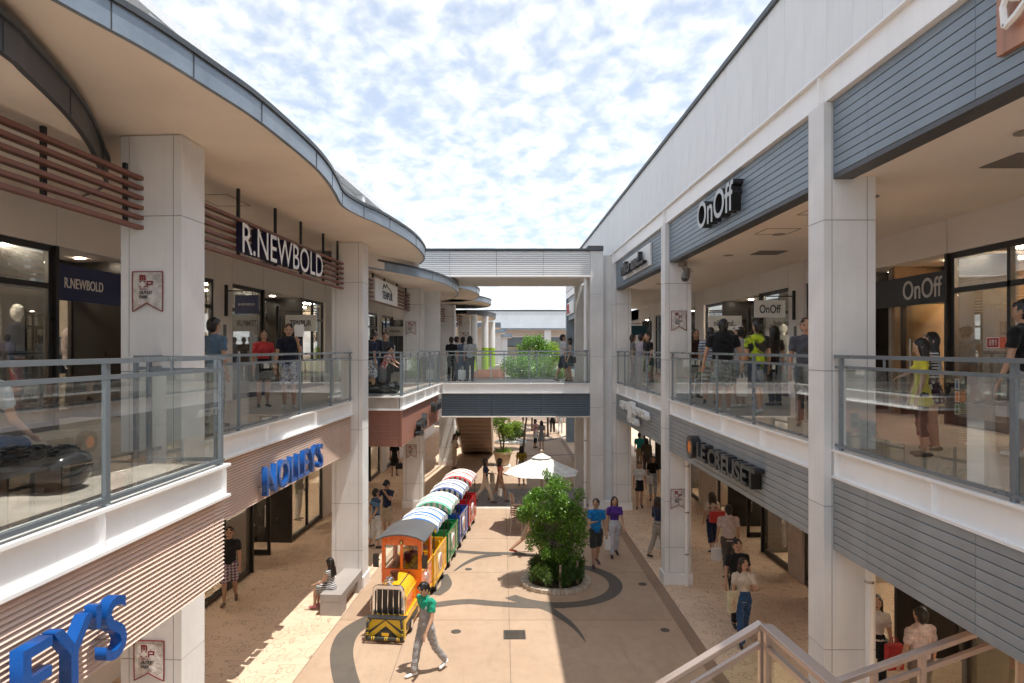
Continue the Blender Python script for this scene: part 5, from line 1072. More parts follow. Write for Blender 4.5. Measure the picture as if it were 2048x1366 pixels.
# planter with brick ring
PT = thing('planter_ring', 'round planter edged with pale bricks in the middle of the paving', 'planter', (PC.x, PC.y, 0.012))
MB().lathe([(0.66, 0.0), (0.66, 0.06), (0.3, 0.10), (0.0, 0.12)], 32).build('soil', paint('soil', (0.06, 0.045, 0.03), 0.95, var=0.3, scale=15, bump=0.5), PT)
nbk = 56; bmk = [paint('brick_pale_%d' % i, c, 0.75, var=0.12, scale=14) for i, c in enumerate(((0.55, 0.47, 0.38), (0.50, 0.41, 0.32), (0.60, 0.53, 0.45)))]
bmesh_ = []
for m in bmk: bmesh_.append(MB().prism([(0.655, -0.034), (0.855, -0.043), (0.855, 0.043), (0.655, 0.034)], 0, 0.085).mesh('brick', m))
for i in range(nbk):
    o = put('brick', bmesh_[(i * 7) % 3], PT, (0, 0, 0), 2 * math.pi * i / nbk)
rg = np.random.default_rng(5)
cl = clumps(0, 0, 1.62, 0.80, 0.72, 0.80, 60, 0.165, rg) + clumps(0.0, 0, 0.98, 0.76, 0.62, 0.46, 34, 0.15, rg) + clumps(0, 0, 0.55, 0.5, 0.45, 0.25, 12, 0.13, rg) + [(-0.12, 0, 2.45, 0.13), (-0.2, 0.1, 2.55, 0.10), (0.3, 0, 2.25, 0.14), (0.05, -0.1, 2.38, 0.16)]
tree('planter_tree', 'bushy green tree growing in the round brick planter', (PC.x - 0.02, PC.y, 0.10), 1.1, cl, 22000, 0.066, LEAF, stems=5, bark=BARKL)
def shrub(label, loc, r, h, n, mat, size=0.11, aspect=0.16, cat='shrub', name='shrub', group=None):
    T = thing(name, label, cat, loc, 0, group); rg = np.random.default_rng(int(loc[0] * 100 + loc[1] * 13) % 9999); cl = []
    for i in range(14): a = rg.random() * 6.28; q = r * rg.random() ** 0.5; cl.append((q * math.cos(a), q * math.sin(a), h * rg.uniform(0.35, 0.8), r * 0.38))
    st_ = MB()
    for c in cl: st_.tube([(c[0] * 0.4, c[1] * 0.4, 0), c[:3]], [0.012, 0.004], 5)
    st_.build('stems', BARK, T); put('foliage', leaves(cl, n, size, mat, aspect=aspect, rng=rg), T); return T
shrub('low feathery shrub at the left front of the brick planter', (PC.x - 0.30, PC.y - 0.30, 0.1), 0.30, 0.48, 2600, LEAFS); shrub('low feathery shrub at the right front of the brick planter', (PC.x + 0.22, PC.y - 0.34, 0.1), 0.30, 0.46, 2600, LEAFD); shrub('low shrub at the back right of the brick planter', (PC.x + 0.36, PC.y + 0.15, 0.1), 0.28, 0.5, 2000, LEAFS); shrub('low shrub at the back left of the brick planter', (PC.x - 0.32, PC.y + 0.2, 0.1), 0.28, 0.5, 2000, LEAFD)
for (x, y, lb) in ((0.07, -0.57, 'wooden stake at the front of the brick planter'), (0.5, -0.25, 'wooden stake at the right of the brick planter'), (-0.44, 0.25, 'wooden stake at the back left of the brick planter')):
    T = thing('stake', lb, 'stake', (PC.x + x, PC.y + y, 0.08)); MB().lathe([(0.03, 0), (0.03, 0.52), (0.02, 0.54)], 10).build('post', wood('stake_wood', (0.30, 0.22, 0.15)), T); MB().lathe([(0.034, 0.4), (0.034, 0.43)], 10).build('rope_tie', paint('rope', (0.4, 0.36, 0.28), 0.9), T)
# parasol, table chairs
um = G(1083, 1058); PAR = thing('parasol', 'white market parasol open over the cafe chairs', 'parasol', (um.x, um.y, 0.012)); PW = cloth((0.86, 0.84, 0.79)); N = 8; rr = 1.22; zr, zt = 1.78, 2.34
V = [(0, 0, zt)]
for ring, f in ((0.5, 0.53), (1.0, 1.0)):
    for i in range(N * 4): a = 2 * math.pi * i / (N * 4) + 0.2; q = ring * rr * (1 - 0.10 * abs(math.sin(a * N / 2 - 0.2 * N / 2)) * ring); V.append((q * math.cos(a), q * math.sin(a), zt - (zt - zr) * f - 0.03 * abs(math.sin((a - 0.2) * N / 2)) * (1 - ring)))
n4 = N * 4; fs = [(0, 1 + i, 1 + (i + 1) % n4) for i in range(n4)] + [(1 + i, 1 + n4 + i, 1 + n4 + (i + 1) % n4, 1 + (i + 1) % n4) for i in range(n4)]
MB().add(V, fs).add([(v[0], v[1], v[2] - 0.006) for v in V], [f[::-1] for f in fs]).build('canopy', PW, PAR, smooth=R(20))
MB().lathe([(0.30, zt - 0.10), (0.05, zt + 0.03), (0.02, zt + 0.05)], 24).build('vent_cap', PW, PAR); MB().lathe([(0.02, zt + 0.04), (0.05, zt + 0.08), (0.05, zt + 0.12), (0.02, zt + 0.15)], 14).build('finial', wood('finial_wood', (0.5, 0.36, 0.25)), PAR, smooth=R(60))
MB().tube([(0, 0, 0), (0, 0, zt)], 0.024, 10).build('pole', wood('stake_wood', (0.3, 0.22, 0.15)), PAR); MB().lathe([(0.26, 0), (0.26, 0.05), (0.05, 0.09), (0.04, 0.3)], 20).build('base', DKG, PAR)
for i in range(N): a = 2 * math.pi * i / N + 0.2; MB().bar((0, 0, zt - 0.05), (rr * 0.97 * math.cos(a), rr * 0.97 * math.sin(a), zr - 0.0), 0.015, 0.015).build('rib', wood('stake_wood', (0.3, 0.22, 0.15)), PAR)
def chair(label, p, rz):
    T = thing('cafe_chair', label, 'chair', (p.x, p.y, 0.012), rz); T['group'] = 'cafe chairs under the parasol'; ms = STEEL; wd_ = wood('chair_wood', (0.26, 0.15, 0.09))
    for (x, y) in ((-0.2, -0.2), (0.2, -0.2)): MB().tube([(x, y, 0), (x * 0.95, y, 0.45)], 0.012, 8).build('leg', ms, T)
    for x in (-0.2, 0.2): MB().tube([(x, 0.24, 0), (x * 0.95, 0.19, 0.45), (x * 0.95, 0.25, 0.88)], 0.012, 8).build('leg', ms, T)
    for i in range(6): ubox('seat_slat', T, -0.2, 0.2, -0.2 + i * 0.068, -0.145 + i * 0.068, 0.445, 0.462, wd_)
    for i in range(5): z = 0.55 + i * 0.07; y = 0.19 + 0.06 * (z - 0.45) / 0.43; ubox('back_slat', T, -0.19, 0.19, y - 0.008, y + 0.008, z, z + 0.045, wd_)
    for s in (-1, 1): MB().tube([(s * 0.2, 0.2, 0.66), (s * 0.24, 0.0, 0.66), (s * 0.2, -0.2, 0.45)], 0.011, 6).build('armrest', ms, T)
    return T
cp = G(1036, 1062); chair('slatted cafe chair in front, left of the planter tree', G(1040, 1066), 2.6); chair('slatted cafe chair behind the other, under the parasol', G(1037, 1040), 1.9)
tb_ = G(1085, 1048); TB = thing('cafe_table', 'small round cafe table under the parasol', 'table', (tb_.x + 0.1, tb_.y + 0.35, 0.012)); MB().lathe([(0.33, 0.70), (0.33, 0.725)], 24).build('top', SWHITE, TB); MB().tube([(0, 0, 0.02), (0, 0, 0.70)], 0.025, 8).build('stem', STEEL, TB); MB().lathe([(0.22, 0), (0.22, 0.02)], 20).build('foot', STEEL, TB)
# pot with a small tree and round planter beyond the bridge
pp_ = G(1005, 931); POT = thing('plant_pot', 'large tan plant pot standing beyond the bridge', 'pot', (pp_.x, pp_.y, 0.012)); MB().lathe([(0.27, 0), (0.30, 0.03), (0.42, 0.56), (0.45, 0.57), (0.45, 0.66), (0.40, 0.66), (0.38, 0.58), (0.0, 0.58)], 28).build('body', paint('pot_tan', (0.46, 0.34, 0.22), 0.7, var=0.06), POT, smooth=R(40)); MB().box(-0.4, 0.4, -0.4, 0.4, -0.01, 0.0).build('base', CONC, POT)
tree('potted_tree', 'slender young tree in the tan plant pot', (pp_.x, pp_.y, 0.58), 1.1, clumps(0, 0, 1.5, 0.45, 0.4, 0.8, 26, 0.2, rg), 3600, 0.085, LEAFY, stems=3)
shrub('ground cover spilling over the rim of the tan pot', (pp_.x, pp_.y, 0.56), 0.40, 0.20, 900, LEAFY, 0.07, 0.5, name='ground_cover')
qp = G(1022, 888); RP = thing('planter_ring', 'second round planter full of bushes beyond the bridge', 'planter', (qp.x, qp.y + 0.6, 0.012)); MB().lathe([(0.95, 0), (0.95, 0.1), (0.78, 0.1), (0.7, 0.14), (0, 0.2)], 32).build('rim', CONC, RP)
shrub('tall leafy bush in the second round planter', (qp.x, qp.y + 0.6, 0.1), 0.7, 1.35, 4200, LEAFY, 0.09, 0.45); shrub('dark low bush at the front of the second round planter', (qp.x + 0.25, qp.y + 0.15, 0.1), 0.5, 0.8, 2600, LEAFS, 0.09, 0.4)
shrub('dark leafy shrub beside the column under the staircase', (G(910, 916).x, 33.6, 0.01), 0.30, 2.1, 2400, LEAFD, 0.1, 0.4)
# court trees seen over the bridge
def ctree(label, px, Y, z0, zc, rx, rz, n, mat, size=0.13):
    x = (px - CX) * Y / F; tree('court_tree', label, (x, Y, 0.01), z0, clumps(0, 0, zc, rx, rx * 0.8, rz, 46, rx * 0.30, rg), n, size, mat, group='trees in the far court')
ctree('light green tree with a pointed top behind the bridge railing', 1064, 47, 4.3, 5.25, 1.3, 1.35, 7000, LEAF); ctree('yellow-green tree right of the pointed tree behind the bridge', 1096, 50, 4.3, 5.15, 1.1, 0.9, 5000, LEAFY); ctree('rounded green tree crown low behind the bridge glass', 1046, 38, 2.6, 4.45, 1.15, 0.75, 6500, LEAF); ctree('dark bush of trees low at the right behind the bridge glass', 1096, 44, 2.6, 4.0, 1.2, 0.6, 4500, LEAFS); ctree('tree crown partly hidden behind the couple on the bridge', 1136, 52, 4.0, 5.0, 1.0, 1.0, 3500, LEAFY)
# ------------------------------------------------------------------ people
def skinmat(c):
    k = 'skin%s' % (c,)
    if k not in MATS:
        m, nt, bs = _nt('skin_%d' % len(MATS)); n = _noise(nt, 14, 3); nt.links.new(_mul(nt, _ramp(nt, n, 0.3, 0.7), tuple(x * 0.85 for x in c), c), bs.inputs['Base Color']); bs.inputs['Roughness'].default_value = 0.55; bs.inputs['Subsurface Weight'].default_value = 0.0; MATS[k] = m
    return MATS[k]
SK = skinmat((0.50, 0.29, 0.19)); SK2 = skinmat((0.42, 0.23, 0.145))
HAIRB = paint('hair_black', (0.012, 0.010, 0.009), 0.35, var=0.2, scale=40, bump=0.3); HAIRBR = paint('hair_brown', (0.035, 0.018, 0.012), 0.4, var=0.2, scale=40, bump=0.3); FACE = paint('lip_brown', (0.25, 0.08, 0.06), 0.6, bump=0)
SHOEK = paint('shoe_black', (0.02, 0.02, 0.022), 0.5, bump=0); SHOEW = paint('shoe_white', (0.7, 0.7, 0.69), 0.6, bump=0); SHOER = paint('shoe_red', (0.35, 0.06, 0.04), 0.6, bump=0); SHOEB = paint('shoe_brown', (0.13, 0.08, 0.05), 0.6, bump=0)
class Prim:
    __slots__ = ('a', 'b', 'ra', 'rb', 'm', 'flat', 'sq', 'fw')
    def __init__(s, a, b, ra, rb, m, flat=0, sq=1.0, fw=None): s.a, s.b, s.ra, s.rb, s.m, s.flat, s.sq, s.fw = Vector(a), Vector(b), ra, rb, m, flat, sq, fw
    def geo(s, mb, n=14):
        ax = s.b - s.a; L = ax.length; t = ax.normalized() if L > 1e-6 else Vector((0, 0, 1)); f = s.fw or (Vector((0, 1, 0)) if abs(t.y) < 0.9 else Vector((0, 0, 1)))
        u = t.cross(f).normalized(); w = u.cross(t).normalized(); rows = []
        if not s.flat & 1: rows += [(-s.ra * math.sin(q), s.ra * math.cos(q)) for q in (1.35, 0.8, 0.35)]
        rows += [(0, s.ra), (L, s.rb)]
        if not s.flat & 2: rows += [(L + s.rb * math.sin(q), s.rb * math.cos(q)) for q in (0.35, 0.8, 1.35)]
        base = len(mb.v)
        for d, r in rows:
            for k in range(n): a = 2 * math.pi * k / n; mb.v.append(tuple(s.a + t * d + u * math.cos(a) * r + w * math.sin(a) * r * s.sq))
        for i in range(len(rows) - 1):
            for k in range(n): a = base + i * n + k; b = base + i * n + (k + 1) % n; mb.f.append((a, b, b + n, a + n)); mb.m.append(0)
        mb.f.append(tuple(base + k for k in range(n))[::-1]); e = base + (len(rows) - 1) * n; mb.f.append(tuple(e + k for k in range(n))); mb.m += [0, 0]
    def dist(s, P):
        a = np.array(s.a); ax = np.array(s.b) - a; L2 = max(ax @ ax, 1e-9); d = P - a
        if s.sq != 1.0:
            t = ax / math.sqrt(L2) if L2 > 1e-8 else np.array([0, 0, 1.0]); f = np.array(s.fw); f = f - t * (f @ t); f /= np.linalg.norm(f); d = d + np.outer(d @ f, f) * (1 / s.sq - 1)
        raw = d @ ax / L2; h = np.clip(raw, 0, 1); r = s.ra + (s.rb - s.ra) * h; q = np.linalg.norm(d - np.outer(h, ax), axis=1) - r
        L = math.sqrt(L2)
        if s.flat & 1: q = np.where(raw < 0, np.maximum(q, -raw * L), q)
        if s.flat & 2: q = np.where(raw > 1, np.maximum(q, (raw - 1) * L), q)
        return q
def person(label, pos, h=1.65, face=180, top=None, bottom=None, sleeve='short', legs='pants', hair='short', hairm=None, skin=None, shoe=None, walk=0.0, sit=False, arms=(0.1, -0.1), elbow=(0.25, 0.25), cross=(0.0, 0.0), lean=0.0, nod=0.0, look=0.0, build=1.0, female=False, vox=0.015, belt=None, extra=None, hem=0.0, cap=None, bib=None, name='person', cat='person', abd=(0.14, 0.14), skirtlen=0.30, skirtflare=0.24):
    """one continuous figure grown from tapered limbs; facing: 0 away from camera, 180 towards it, 90 to the right"""
    k = h / 1.70; skin = skin or SK; hairm = hairm or HAIRB; shoe = shoe or SHOEK; mats = []; pr = []
    def mi(m):
        if m not in mats: mats.append(m)
        return mats.index(m)
    FW = Vector((0, 1, 0)); X = Vector((1, 0, 0)); Z = Vector((0, 0, 1)); B = build
    hipz = 0.90 * k if not sit else 0.47; T0 = Vector((0, 0, hipz)); ln = math.sin(lean); lc = math.cos(lean)
    spine = lambda d, y=0.0: T0 + Vector((0, ln * d * k + y * k * lc, lc * d * k - y * k * ln))
    sw = (0.165 if female else 0.185) * k * (0.5 + 0.5 * B); hw = 0.088 * k
    tp, bt = mi(top), mi(bottom); sk = mi(skin)
    # torso
    pr += [Prim(spine(0.0), spine(0.10), (0.155 if female else 0.150) * k * B, 0.140 * k * B, bt, 0, 0.72, FW)]
    pr += [Prim(spine(0.05 - hem), spine(0.22), (0.152 if not female else 0.148) * k * B, (0.135 if not female else 0.118) * k * B, tp, 1, 0.72, FW), Prim(spine(0.20), spine(0.42), (0.14 if not female else 0.122) * k * B, 0.155 * k * B, tp, 0, 0.68, FW)]
    shz = 0.475; pr += [Prim(spine(shz) - X * sw * 0.8, spine(shz) + X * sw * 0.8, 0.066 * k, 0.066 * k, tp, 0)]
    if female: pr += [Prim(spine(0.37, 0.075) - X * 0.06 * k, spine(0.37, 0.075) + X * 0.06 * k, 0.062 * k, 0.062 * k, tp)]
    pr += [Prim(spine(0.47), spine(0.60), 0.056 * k, 0.050 * k, sk)]
    if bib:
        bm_ = mi(bib); pr += [Prim(spine(0.02), spine(0.36), 0.165 * k * B, 0.135 * k * B, bm_, 3, 0.74, FW)]
        for s in (-1, 1): pr += [Prim(spine(0.34, 0.075) + X * s * 0.085 * k, spine(0.535, 0.0) + X * s * 0.10 * k, 0.026 * k, 0.026 * k, bm_), Prim(spine(0.535, 0.0) + X * s * 0.10 * k, spine(0.34, -0.09) + X * s * 0.05 * k, 0.026 * k, 0.026 * k, bm_)]
    # head
    cn, sn = math.cos(nod), math.sin(nod); cy_, sy_ = math.cos(look), math.sin(look); hb = spine(0.60)
    def H(x, y, z):
        x, y = x * cy_ + y * sy_, -x * sy_ + y * cy_; return hb + Vector((x, y * cn + z * sn, z * cn - y * sn)) * k
    hf = (H(0, 1, 0) - H(0, 0, 0)).normalized()
    pr += [Prim(H(0, 0.012, 0.075), H(0, 0.005, 0.135), 0.078 * k, 0.082 * k, sk, 0, 1.15, hf), Prim(H(0, 0.045, 0.018), H(0, 0.03, 0.06), 0.042 * k, 0.060 * k, sk), Prim(H(0, 0.095, 0.055), H(0, 0.088, 0.085), 0.015 * k, 0.010 * k, sk)]
    for s in (-1, 1): pr += [Prim(H(s * 0.084, -0.005, 0.065), H(s * 0.086, -0.01, 0.095), 0.014 * k, 0.017 * k, sk), Prim(H(s * 0.032, 0.088, 0.092), H(s * 0.036, 0.086, 0.093), 0.010 * k, 0.009 * k, mi(HAIRB)), Prim(H(s * 0.022, 0.09, 0.108), H(s * 0.046, 0.083, 0.108), 0.007 * k, 0.006 * k, mi(HAIRB))]
    pr += [Prim(H(-0.018, 0.082, 0.028), H(0.018, 0.082, 0.028), 0.008 * k, 0.008 * k, mi(FACE))]
    hm = mi(hairm)
    pr += [Prim(H(0, -0.020, 0.125), H(0, -0.012, 0.150), 0.092 * k, 0.086 * k, hm, 0, 1.10, hf), Prim(H(0, -0.045, 0.06), H(0, -0.04, 0.12), 0.076 * k, 0.085 * k, hm), Prim(H(-0.05, 0.055, 0.165), H(0.05, 0.055, 0.165), 0.030 * k, 0.030 * k, hm)]
    if hair in ('long', 'bob'):
        L = 0.16 if hair == 'bob' else 0.34
        for s in (-1, 0, 1): pr += [Prim(H(s * 0.062, -0.035, 0.10), H(s * 0.072, -0.05, 0.10 - L), 0.05 * k, 0.042 * k, hm)]
        for s in (-1, 1): pr += [Prim(H(s * 0.072, 0.025, 0.13), H(s * 0.082, 0.0, 0.12 - L * 0.7), 0.028 * k, 0.022 * k, hm)]
    if hair == 'tail': pr += [Prim(H(0, -0.10, 0.14), H(0, -0.15, 0.0), 0.035 * k, 0.022 * k, hm)]
    if cap: cm = mi(cap); pr += [Prim(H(0, -0.008, 0.135), H(0, -0.006, 0.165), 0.098 * k, 0.085 * k, cm, 1, 1.10, hf), Prim(H(-0.03, 0.11, 0.135), H(0.03, 0.11, 0.135), 0.045 * k, 0.045 * k, cm, 0)]
    # arms
    hands = []
    for i, s in enumerate((-1, 1)):
        S0 = spine(shz) + X * s * sw; a = arms[i]; ab = abd[i]; ua = Vector((s * math.sin(ab), math.sin(a) * math.cos(ab), -math.cos(a) * math.cos(ab))); E = S0 + ua * 0.285 * k
        b_ = a + elbow[i]; fx_ = -s * cross[i] + s * math.sin(ab) * 0.4; fa = Vector((fx_, math.sin(b_), -math.cos(b_))).normalized(); Wr = E + fa * 0.245 * k
        full = {'short': 0.62, 'long': 1.0, 'none': 0.12, 'half': 0.95}[sleeve]
        pr += [Prim(S0, E, 0.046 * k, 0.038 * k, sk), Prim(E, Wr, 0.038 * k, 0.026 * k, sk)]
        pr += [Prim(S0, S0 + ua * 0.285 * k * full, 0.064 * k * (0.6 + 0.4 * B), (0.060 if sleeve != 'long' else 0.05) * k, tp, 2)]
        if sleeve == 'long': pr += [Prim(E, Wr, 0.048 * k, 0.036 * k, tp, 2)]
        pm = Wr + fa * 0.085 * k; sd = fa.cross(Vector((0, 1, 0)) if abs(fa.y) < 0.8 else Vector((0, 0, 1))).normalized(); nrm = sd.cross(fa).normalized()
        pr += [Prim(Wr + fa * 0.02 * k, pm, 0.028 * k, 0.036 * k, sk, 0, 0.55, nrm)]
        for q in range(4):
            r0 = pm + nrm * 0.0 + sd * (q - 1.5) * 0.019 * k; m1 = r0 + fa * (0.045, 0.05, 0.048, 0.036)[q] * k; m2 = m1 + (fa * 0.75 + nrm * 0.6 * (1 if s > 0 else -1)).normalized() * 0.035 * k; pr += [Prim(r0, m1, 0.0095 * k, 0.009 * k, sk), Prim(m1, m2, 0.009 * k, 0.008 * k, sk)]
        th = Wr + fa * 0.035 * k + sd * 0.032 * k; pr += [Prim(th, th + (fa + sd * 0.7).normalized() * 0.055 * k, 0.0125 * k, 0.0095 * k, sk)]
        hands.append(pm + fa * 0.05 * k)
    # legs
    for i, s in enumerate((-1, 1)):
        Hp = T0 + X * s * hw - Z * 0.02 * k
        if sit: th_, kb = 1.45, 1.40
        else: th_ = walk * (1 if i else -1); kb = max(0.04, 0.12 + (0.62 * walk if (i == 0) == (walk > 0) else 0.02) * (1 if walk else 0)); kb = abs(kb)
        K = Hp + Vector((s * 0.01, math.sin(th_), -math.cos(th_))).normalized() * 0.415 * k; sa = th_ - kb; A = K + Vector((0, math.sin(sa), -math.cos(sa))) * 0.405 * k
        fp = -0.35 if sa < -0.3 and not sit else 0.0; toe = A + Vector((s * 0.03, 0.15 * math.cos(fp), -0.055 + 0.15 * math.sin(fp))) * k; heel = A + Vector((0, -0.045, -0.045)) * k
        pr += [Prim(Hp, K, 0.082 * k * B, 0.054 * k, sk), Prim(K, K.lerp(A, 0.35), 0.053 * k, 0.056 * k, sk), Prim(K.lerp(A, 0.35), A, 0.055 * k, 0.035 * k, sk)]
        pr += [Prim(heel, toe, 0.042 * k, 0.036 * k, mi(shoe), 0, 0.8, Z)]
        if legs == 'pants': pr += [Prim(Hp, K, 0.098 * k * B, 0.072 * k, bt), Prim(K, K.lerp(A, 0.97), 0.072 * k, 0.066 * k, bt, 2)]
        elif legs == 'flare': pr += [Prim(Hp, K, 0.092 * k, 0.066 * k, bt), Prim(K, K.lerp(A, 1.05), 0.064 * k, 0.088 * k, bt, 2)]
        elif legs == 'capri': pr += [Prim(Hp, K, 0.096 * k * B, 0.074 * k, bt), Prim(K, K.lerp(A, 0.55), 0.074 * k, 0.07 * k, bt, 2)]
        elif legs == 'shorts': pr += [Prim(Hp, Hp.lerp(K, 0.98), 0.105 * k * B, 0.092 * k * B, bt, 2)]
        elif legs == 'leggings': pr += [Prim(Hp, K, 0.086 * k, 0.06 * k, mi(extra)), Prim(K, K.lerp(A, 0.45), 0.06 * k, 0.06 * k, mi(extra), 2)]
    if legs in ('skirt', 'leggings'):
        if sit: pr += [Prim(T0, T0 + Vector((0, 0.36 * k, -0.02)), 0.17 * k, 0.19 * k, bt, 2)]
        else: pr += [Prim(spine(0.12), T0 + Vector((0, 0, -skirtlen * k)), 0.135 * k, skirtflare * k, bt, 3, 0.8, FW)]
    mb = MB()
    for p in pr: p.geo(mb)
    zmin = min(v[2] for v in mb.v); me0 = mb.mesh('tmp', skin); ob = bpy.data.objects.new('tmp', me0); PCOL.objects.link(ob)
    md = ob.modifiers.new('r', 'REMESH'); md.mode = 'VOXEL'; md.voxel_size = vox; md.adaptivity = 0.0
    PENDING.append((label, name, cat, pos, face, pr, mats, ob, me0, zmin, sit))
    a = R(face); Rm = Matrix.Rotation(-a, 3, 'Z'); base = Vector(pos) - Vector((0, 0, zmin if not sit else 0))
    return [Rm @ hnd + base for hnd in hands]
PENDING = []; PCOL = COL
def finish_people():
    vl = bpy.context.view_layer; others = []
    vl.update(); dg = bpy.context.evaluated_depsgraph_get()
    for (label, name, cat, pos, face, pr, mats, ob, me0, zmin, sit) in PENDING:
        me = bpy.data.meshes.new_from_object(ob.evaluated_get(dg)); n = len(me.vertices); co = np.empty(n * 3); me.vertices.foreach_get('co', co); co = co.reshape(-1, 3)
        ed = np.empty(len(me.edges) * 2, dtype=np.int64); me.edges.foreach_get('vertices', ed); ed = ed.reshape(-1, 2)
        for _ in range(2):
            acc = np.zeros_like(co); cnt = np.zeros(n)
            for a, b in ((0, 1), (1, 0)): np.add.at(acc, ed[:, a], co[ed[:, b]]); np.add.at(cnt, ed[:, a], 1)
            co = 0.45 * co + 0.55 * acc / np.maximum(cnt, 1)[:, None]
        me.vertices.foreach_set('co', co.ravel()); me.update()
        pc = np.empty(len(me.polygons) * 3); me.polygons.foreach_get('center', pc); pc = pc.reshape(-1, 3)
        D = np.stack([p.dist(pc) for p in pr], 1); ids = np.array([p.m for p in pr]); me.materials.clear()
        for m in mats: me.materials.append(m)
        me.polygons.foreach_set('material_index', ids[D.argmin(1)].astype(np.int32)); me.polygons.foreach_set('use_smooth', np.ones(len(me.polygons), dtype=bool))
        # folds in the clothes, strands in the hair
        vm = np.zeros(n, dtype=np.int64); lv = np.empty(len(me.loops), dtype=np.int64); me.loops.foreach_get('vertex_index', lv); lt_ = np.empty(len(me.polygons), dtype=np.int64); me.polygons.foreach_get('loop_total', lt_); vm[lv] = np.repeat(ids[D.argmin(1)], lt_)
        isc = np.array([m.name.startswith('cloth') for m in mats])[vm]; ish = np.array([m.name.startswith('hair') for m in mats])[vm]; nr = np.empty(n * 3); me.vertices.foreach_get('normal', nr); nr = nr.reshape(-1, 3); x_, y_, z_ = co.T
        fold = np.sin(x_ * 34 + 2.4 * np.sin(z_ * 15 + y_ * 9)) * np.sin(z_ * 21 + 2.0 * np.sin(x_ * 17 + y_ * 23)) + 0.5 * np.sin(z_ * 47 + x_ * 30 + 1.5 * np.sin(y_ * 40)); strand = np.sin(np.arctan2(x_, y_) * 16 + 1.3 * np.sin(z_ * 30)) + 0.6 * np.sin(x_ * 90 + y_ * 70)
        co = co + nr * (isc * fold * 0.0065 + ish * strand * 0.0045)[:, None]
        co[:, 2] -= (zmin if not sit else 0); me.vertices.foreach_set('co', co.ravel()); me.update()
        o = bpy.data.objects.new(name, me); me.name = name; COL.objects.link(o); o.location = pos; o.rotation_euler = (0, 0, -R(face)); tag(o, label, cat)
    for it in PENDING: bpy.data.objects.remove(it[7]); bpy.data.meshes.remove(it[8])
def bag(label, p, w=0.26, h=0.30, d=0.10, m=None, face=180, name='shopping_bag', drop=0.12, taper=1.0):
    """carrier hanging from a hand at p"""
    T = thing(name, label, 'bag', (p[0], p[1], p[2] - drop - h), -R(face)); V = []
    for z, s in ((0, 1), (h * 0.5, 1.03), (h, taper)): V += [(-w / 2 * s, -d / 2 * s, z), (w / 2 * s, -d / 2 * s, z), (w / 2 * s, d / 2 * s, z), (-w / 2 * s, d / 2 * s, z)]
    fs = [(0, 3, 2, 1)] + [(4 * r + i, 4 * r + (i + 1) % 4, 4 * r + 4 + (i + 1) % 4, 4 * r + 4 + i) for r in (0, 1) for i in range(4)] + [(8, 9, 10, 11)]
    MB().add(V, fs).build('body', m or SWHITE, T, bevel=0.006)
    for s in (-1, 1): MB().tube([(-w * 0.22, s * d * 0.4 * taper, h - 0.01), (-w * 0.16, s * d * 0.2, h + drop * 0.8), (0, 0, h + drop), (w * 0.16, s * d * 0.2, h + drop * 0.8), (w * 0.22, s * d * 0.4 * taper, h - 0.01)], 0.006, 5).build('handle', m or SWHITE, T)
    return T
C = cloth
NAVYC, BLK, WHT, GRY, BGE, KHK = C((0.02, 0.03, 0.07)), C((0.016, 0.016, 0.018)), C((0.72, 0.72, 0.71)), C((0.22, 0.22, 0.23)), C((0.50, 0.40, 0.29)), C((0.38, 0.31, 0.21))
DENIM = C((0.035, 0.085, 0.19)); PINKS = C((0.74, 0.62, 0.60), ('plaid', (0.66, 0.50, 0.48), 0.05)); RED_C = C((0.55, 0.05, 0.05)); BLUEC = C((0.012, 0.20, 0.52)); PURP = C((0.10, 0.035, 0.26)); GREENC = C((0.015, 0.36, 0.22)); CREAM = C((0.62, 0.53, 0.42)); TEALC = C((0.02, 0.30, 0.30)); OLIVE = C((0.34, 0.25, 0.04)); YELC = C((0.68, 0.60, 0.06)); BLUEG = C((0.12, 0.20, 0.30)); CORAL = C((0.70, 0.20, 0.18)); BROWN = C((0.36, 0.22, 0.13))
STRIPE = C((0.68, 0.68, 0.66), ('stripe', (0.03, 0.03, 0.04), 0.035)); PLAIDN = C((0.10, 0.03, 0.09), ('plaid', (0.55, 0.50, 0.52), 0.07)); PLAIDB = C((0.03, 0.07, 0.16), ('stripe', (0.10, 0.22, 0.38), 0.22)); FLORAL = C((0.68, 0.70, 0.74), ('print', (0.10, 0.16, 0.38), 0.05)); DOTS = C((0.06, 0.02, 0.03), ('dots', (0.6, 0.55, 0.55), 0.06)); OVER = C((0.38, 0.37, 0.37), ('stripe', (0.33, 0.32, 0.32), 0.03)); CAMO = C((0.42, 0.41, 0.36), ('stripe', (0.09, 0.09, 0.08), 0.09)); NEON = C((0.55, 0.72, 0.02)); LGREY = C((0.48, 0.50, 0.52)); TAUPE = C((0.40, 0.34, 0.28))
g = lambda px, py, z=0.0: tuple(G(px, py, z) + Vector((0, 0, 0.012 if z == 0 else 0.002)))
UP = lambda px, Y: ((px - CX) * Y / F, Y, ZF + 0.002)
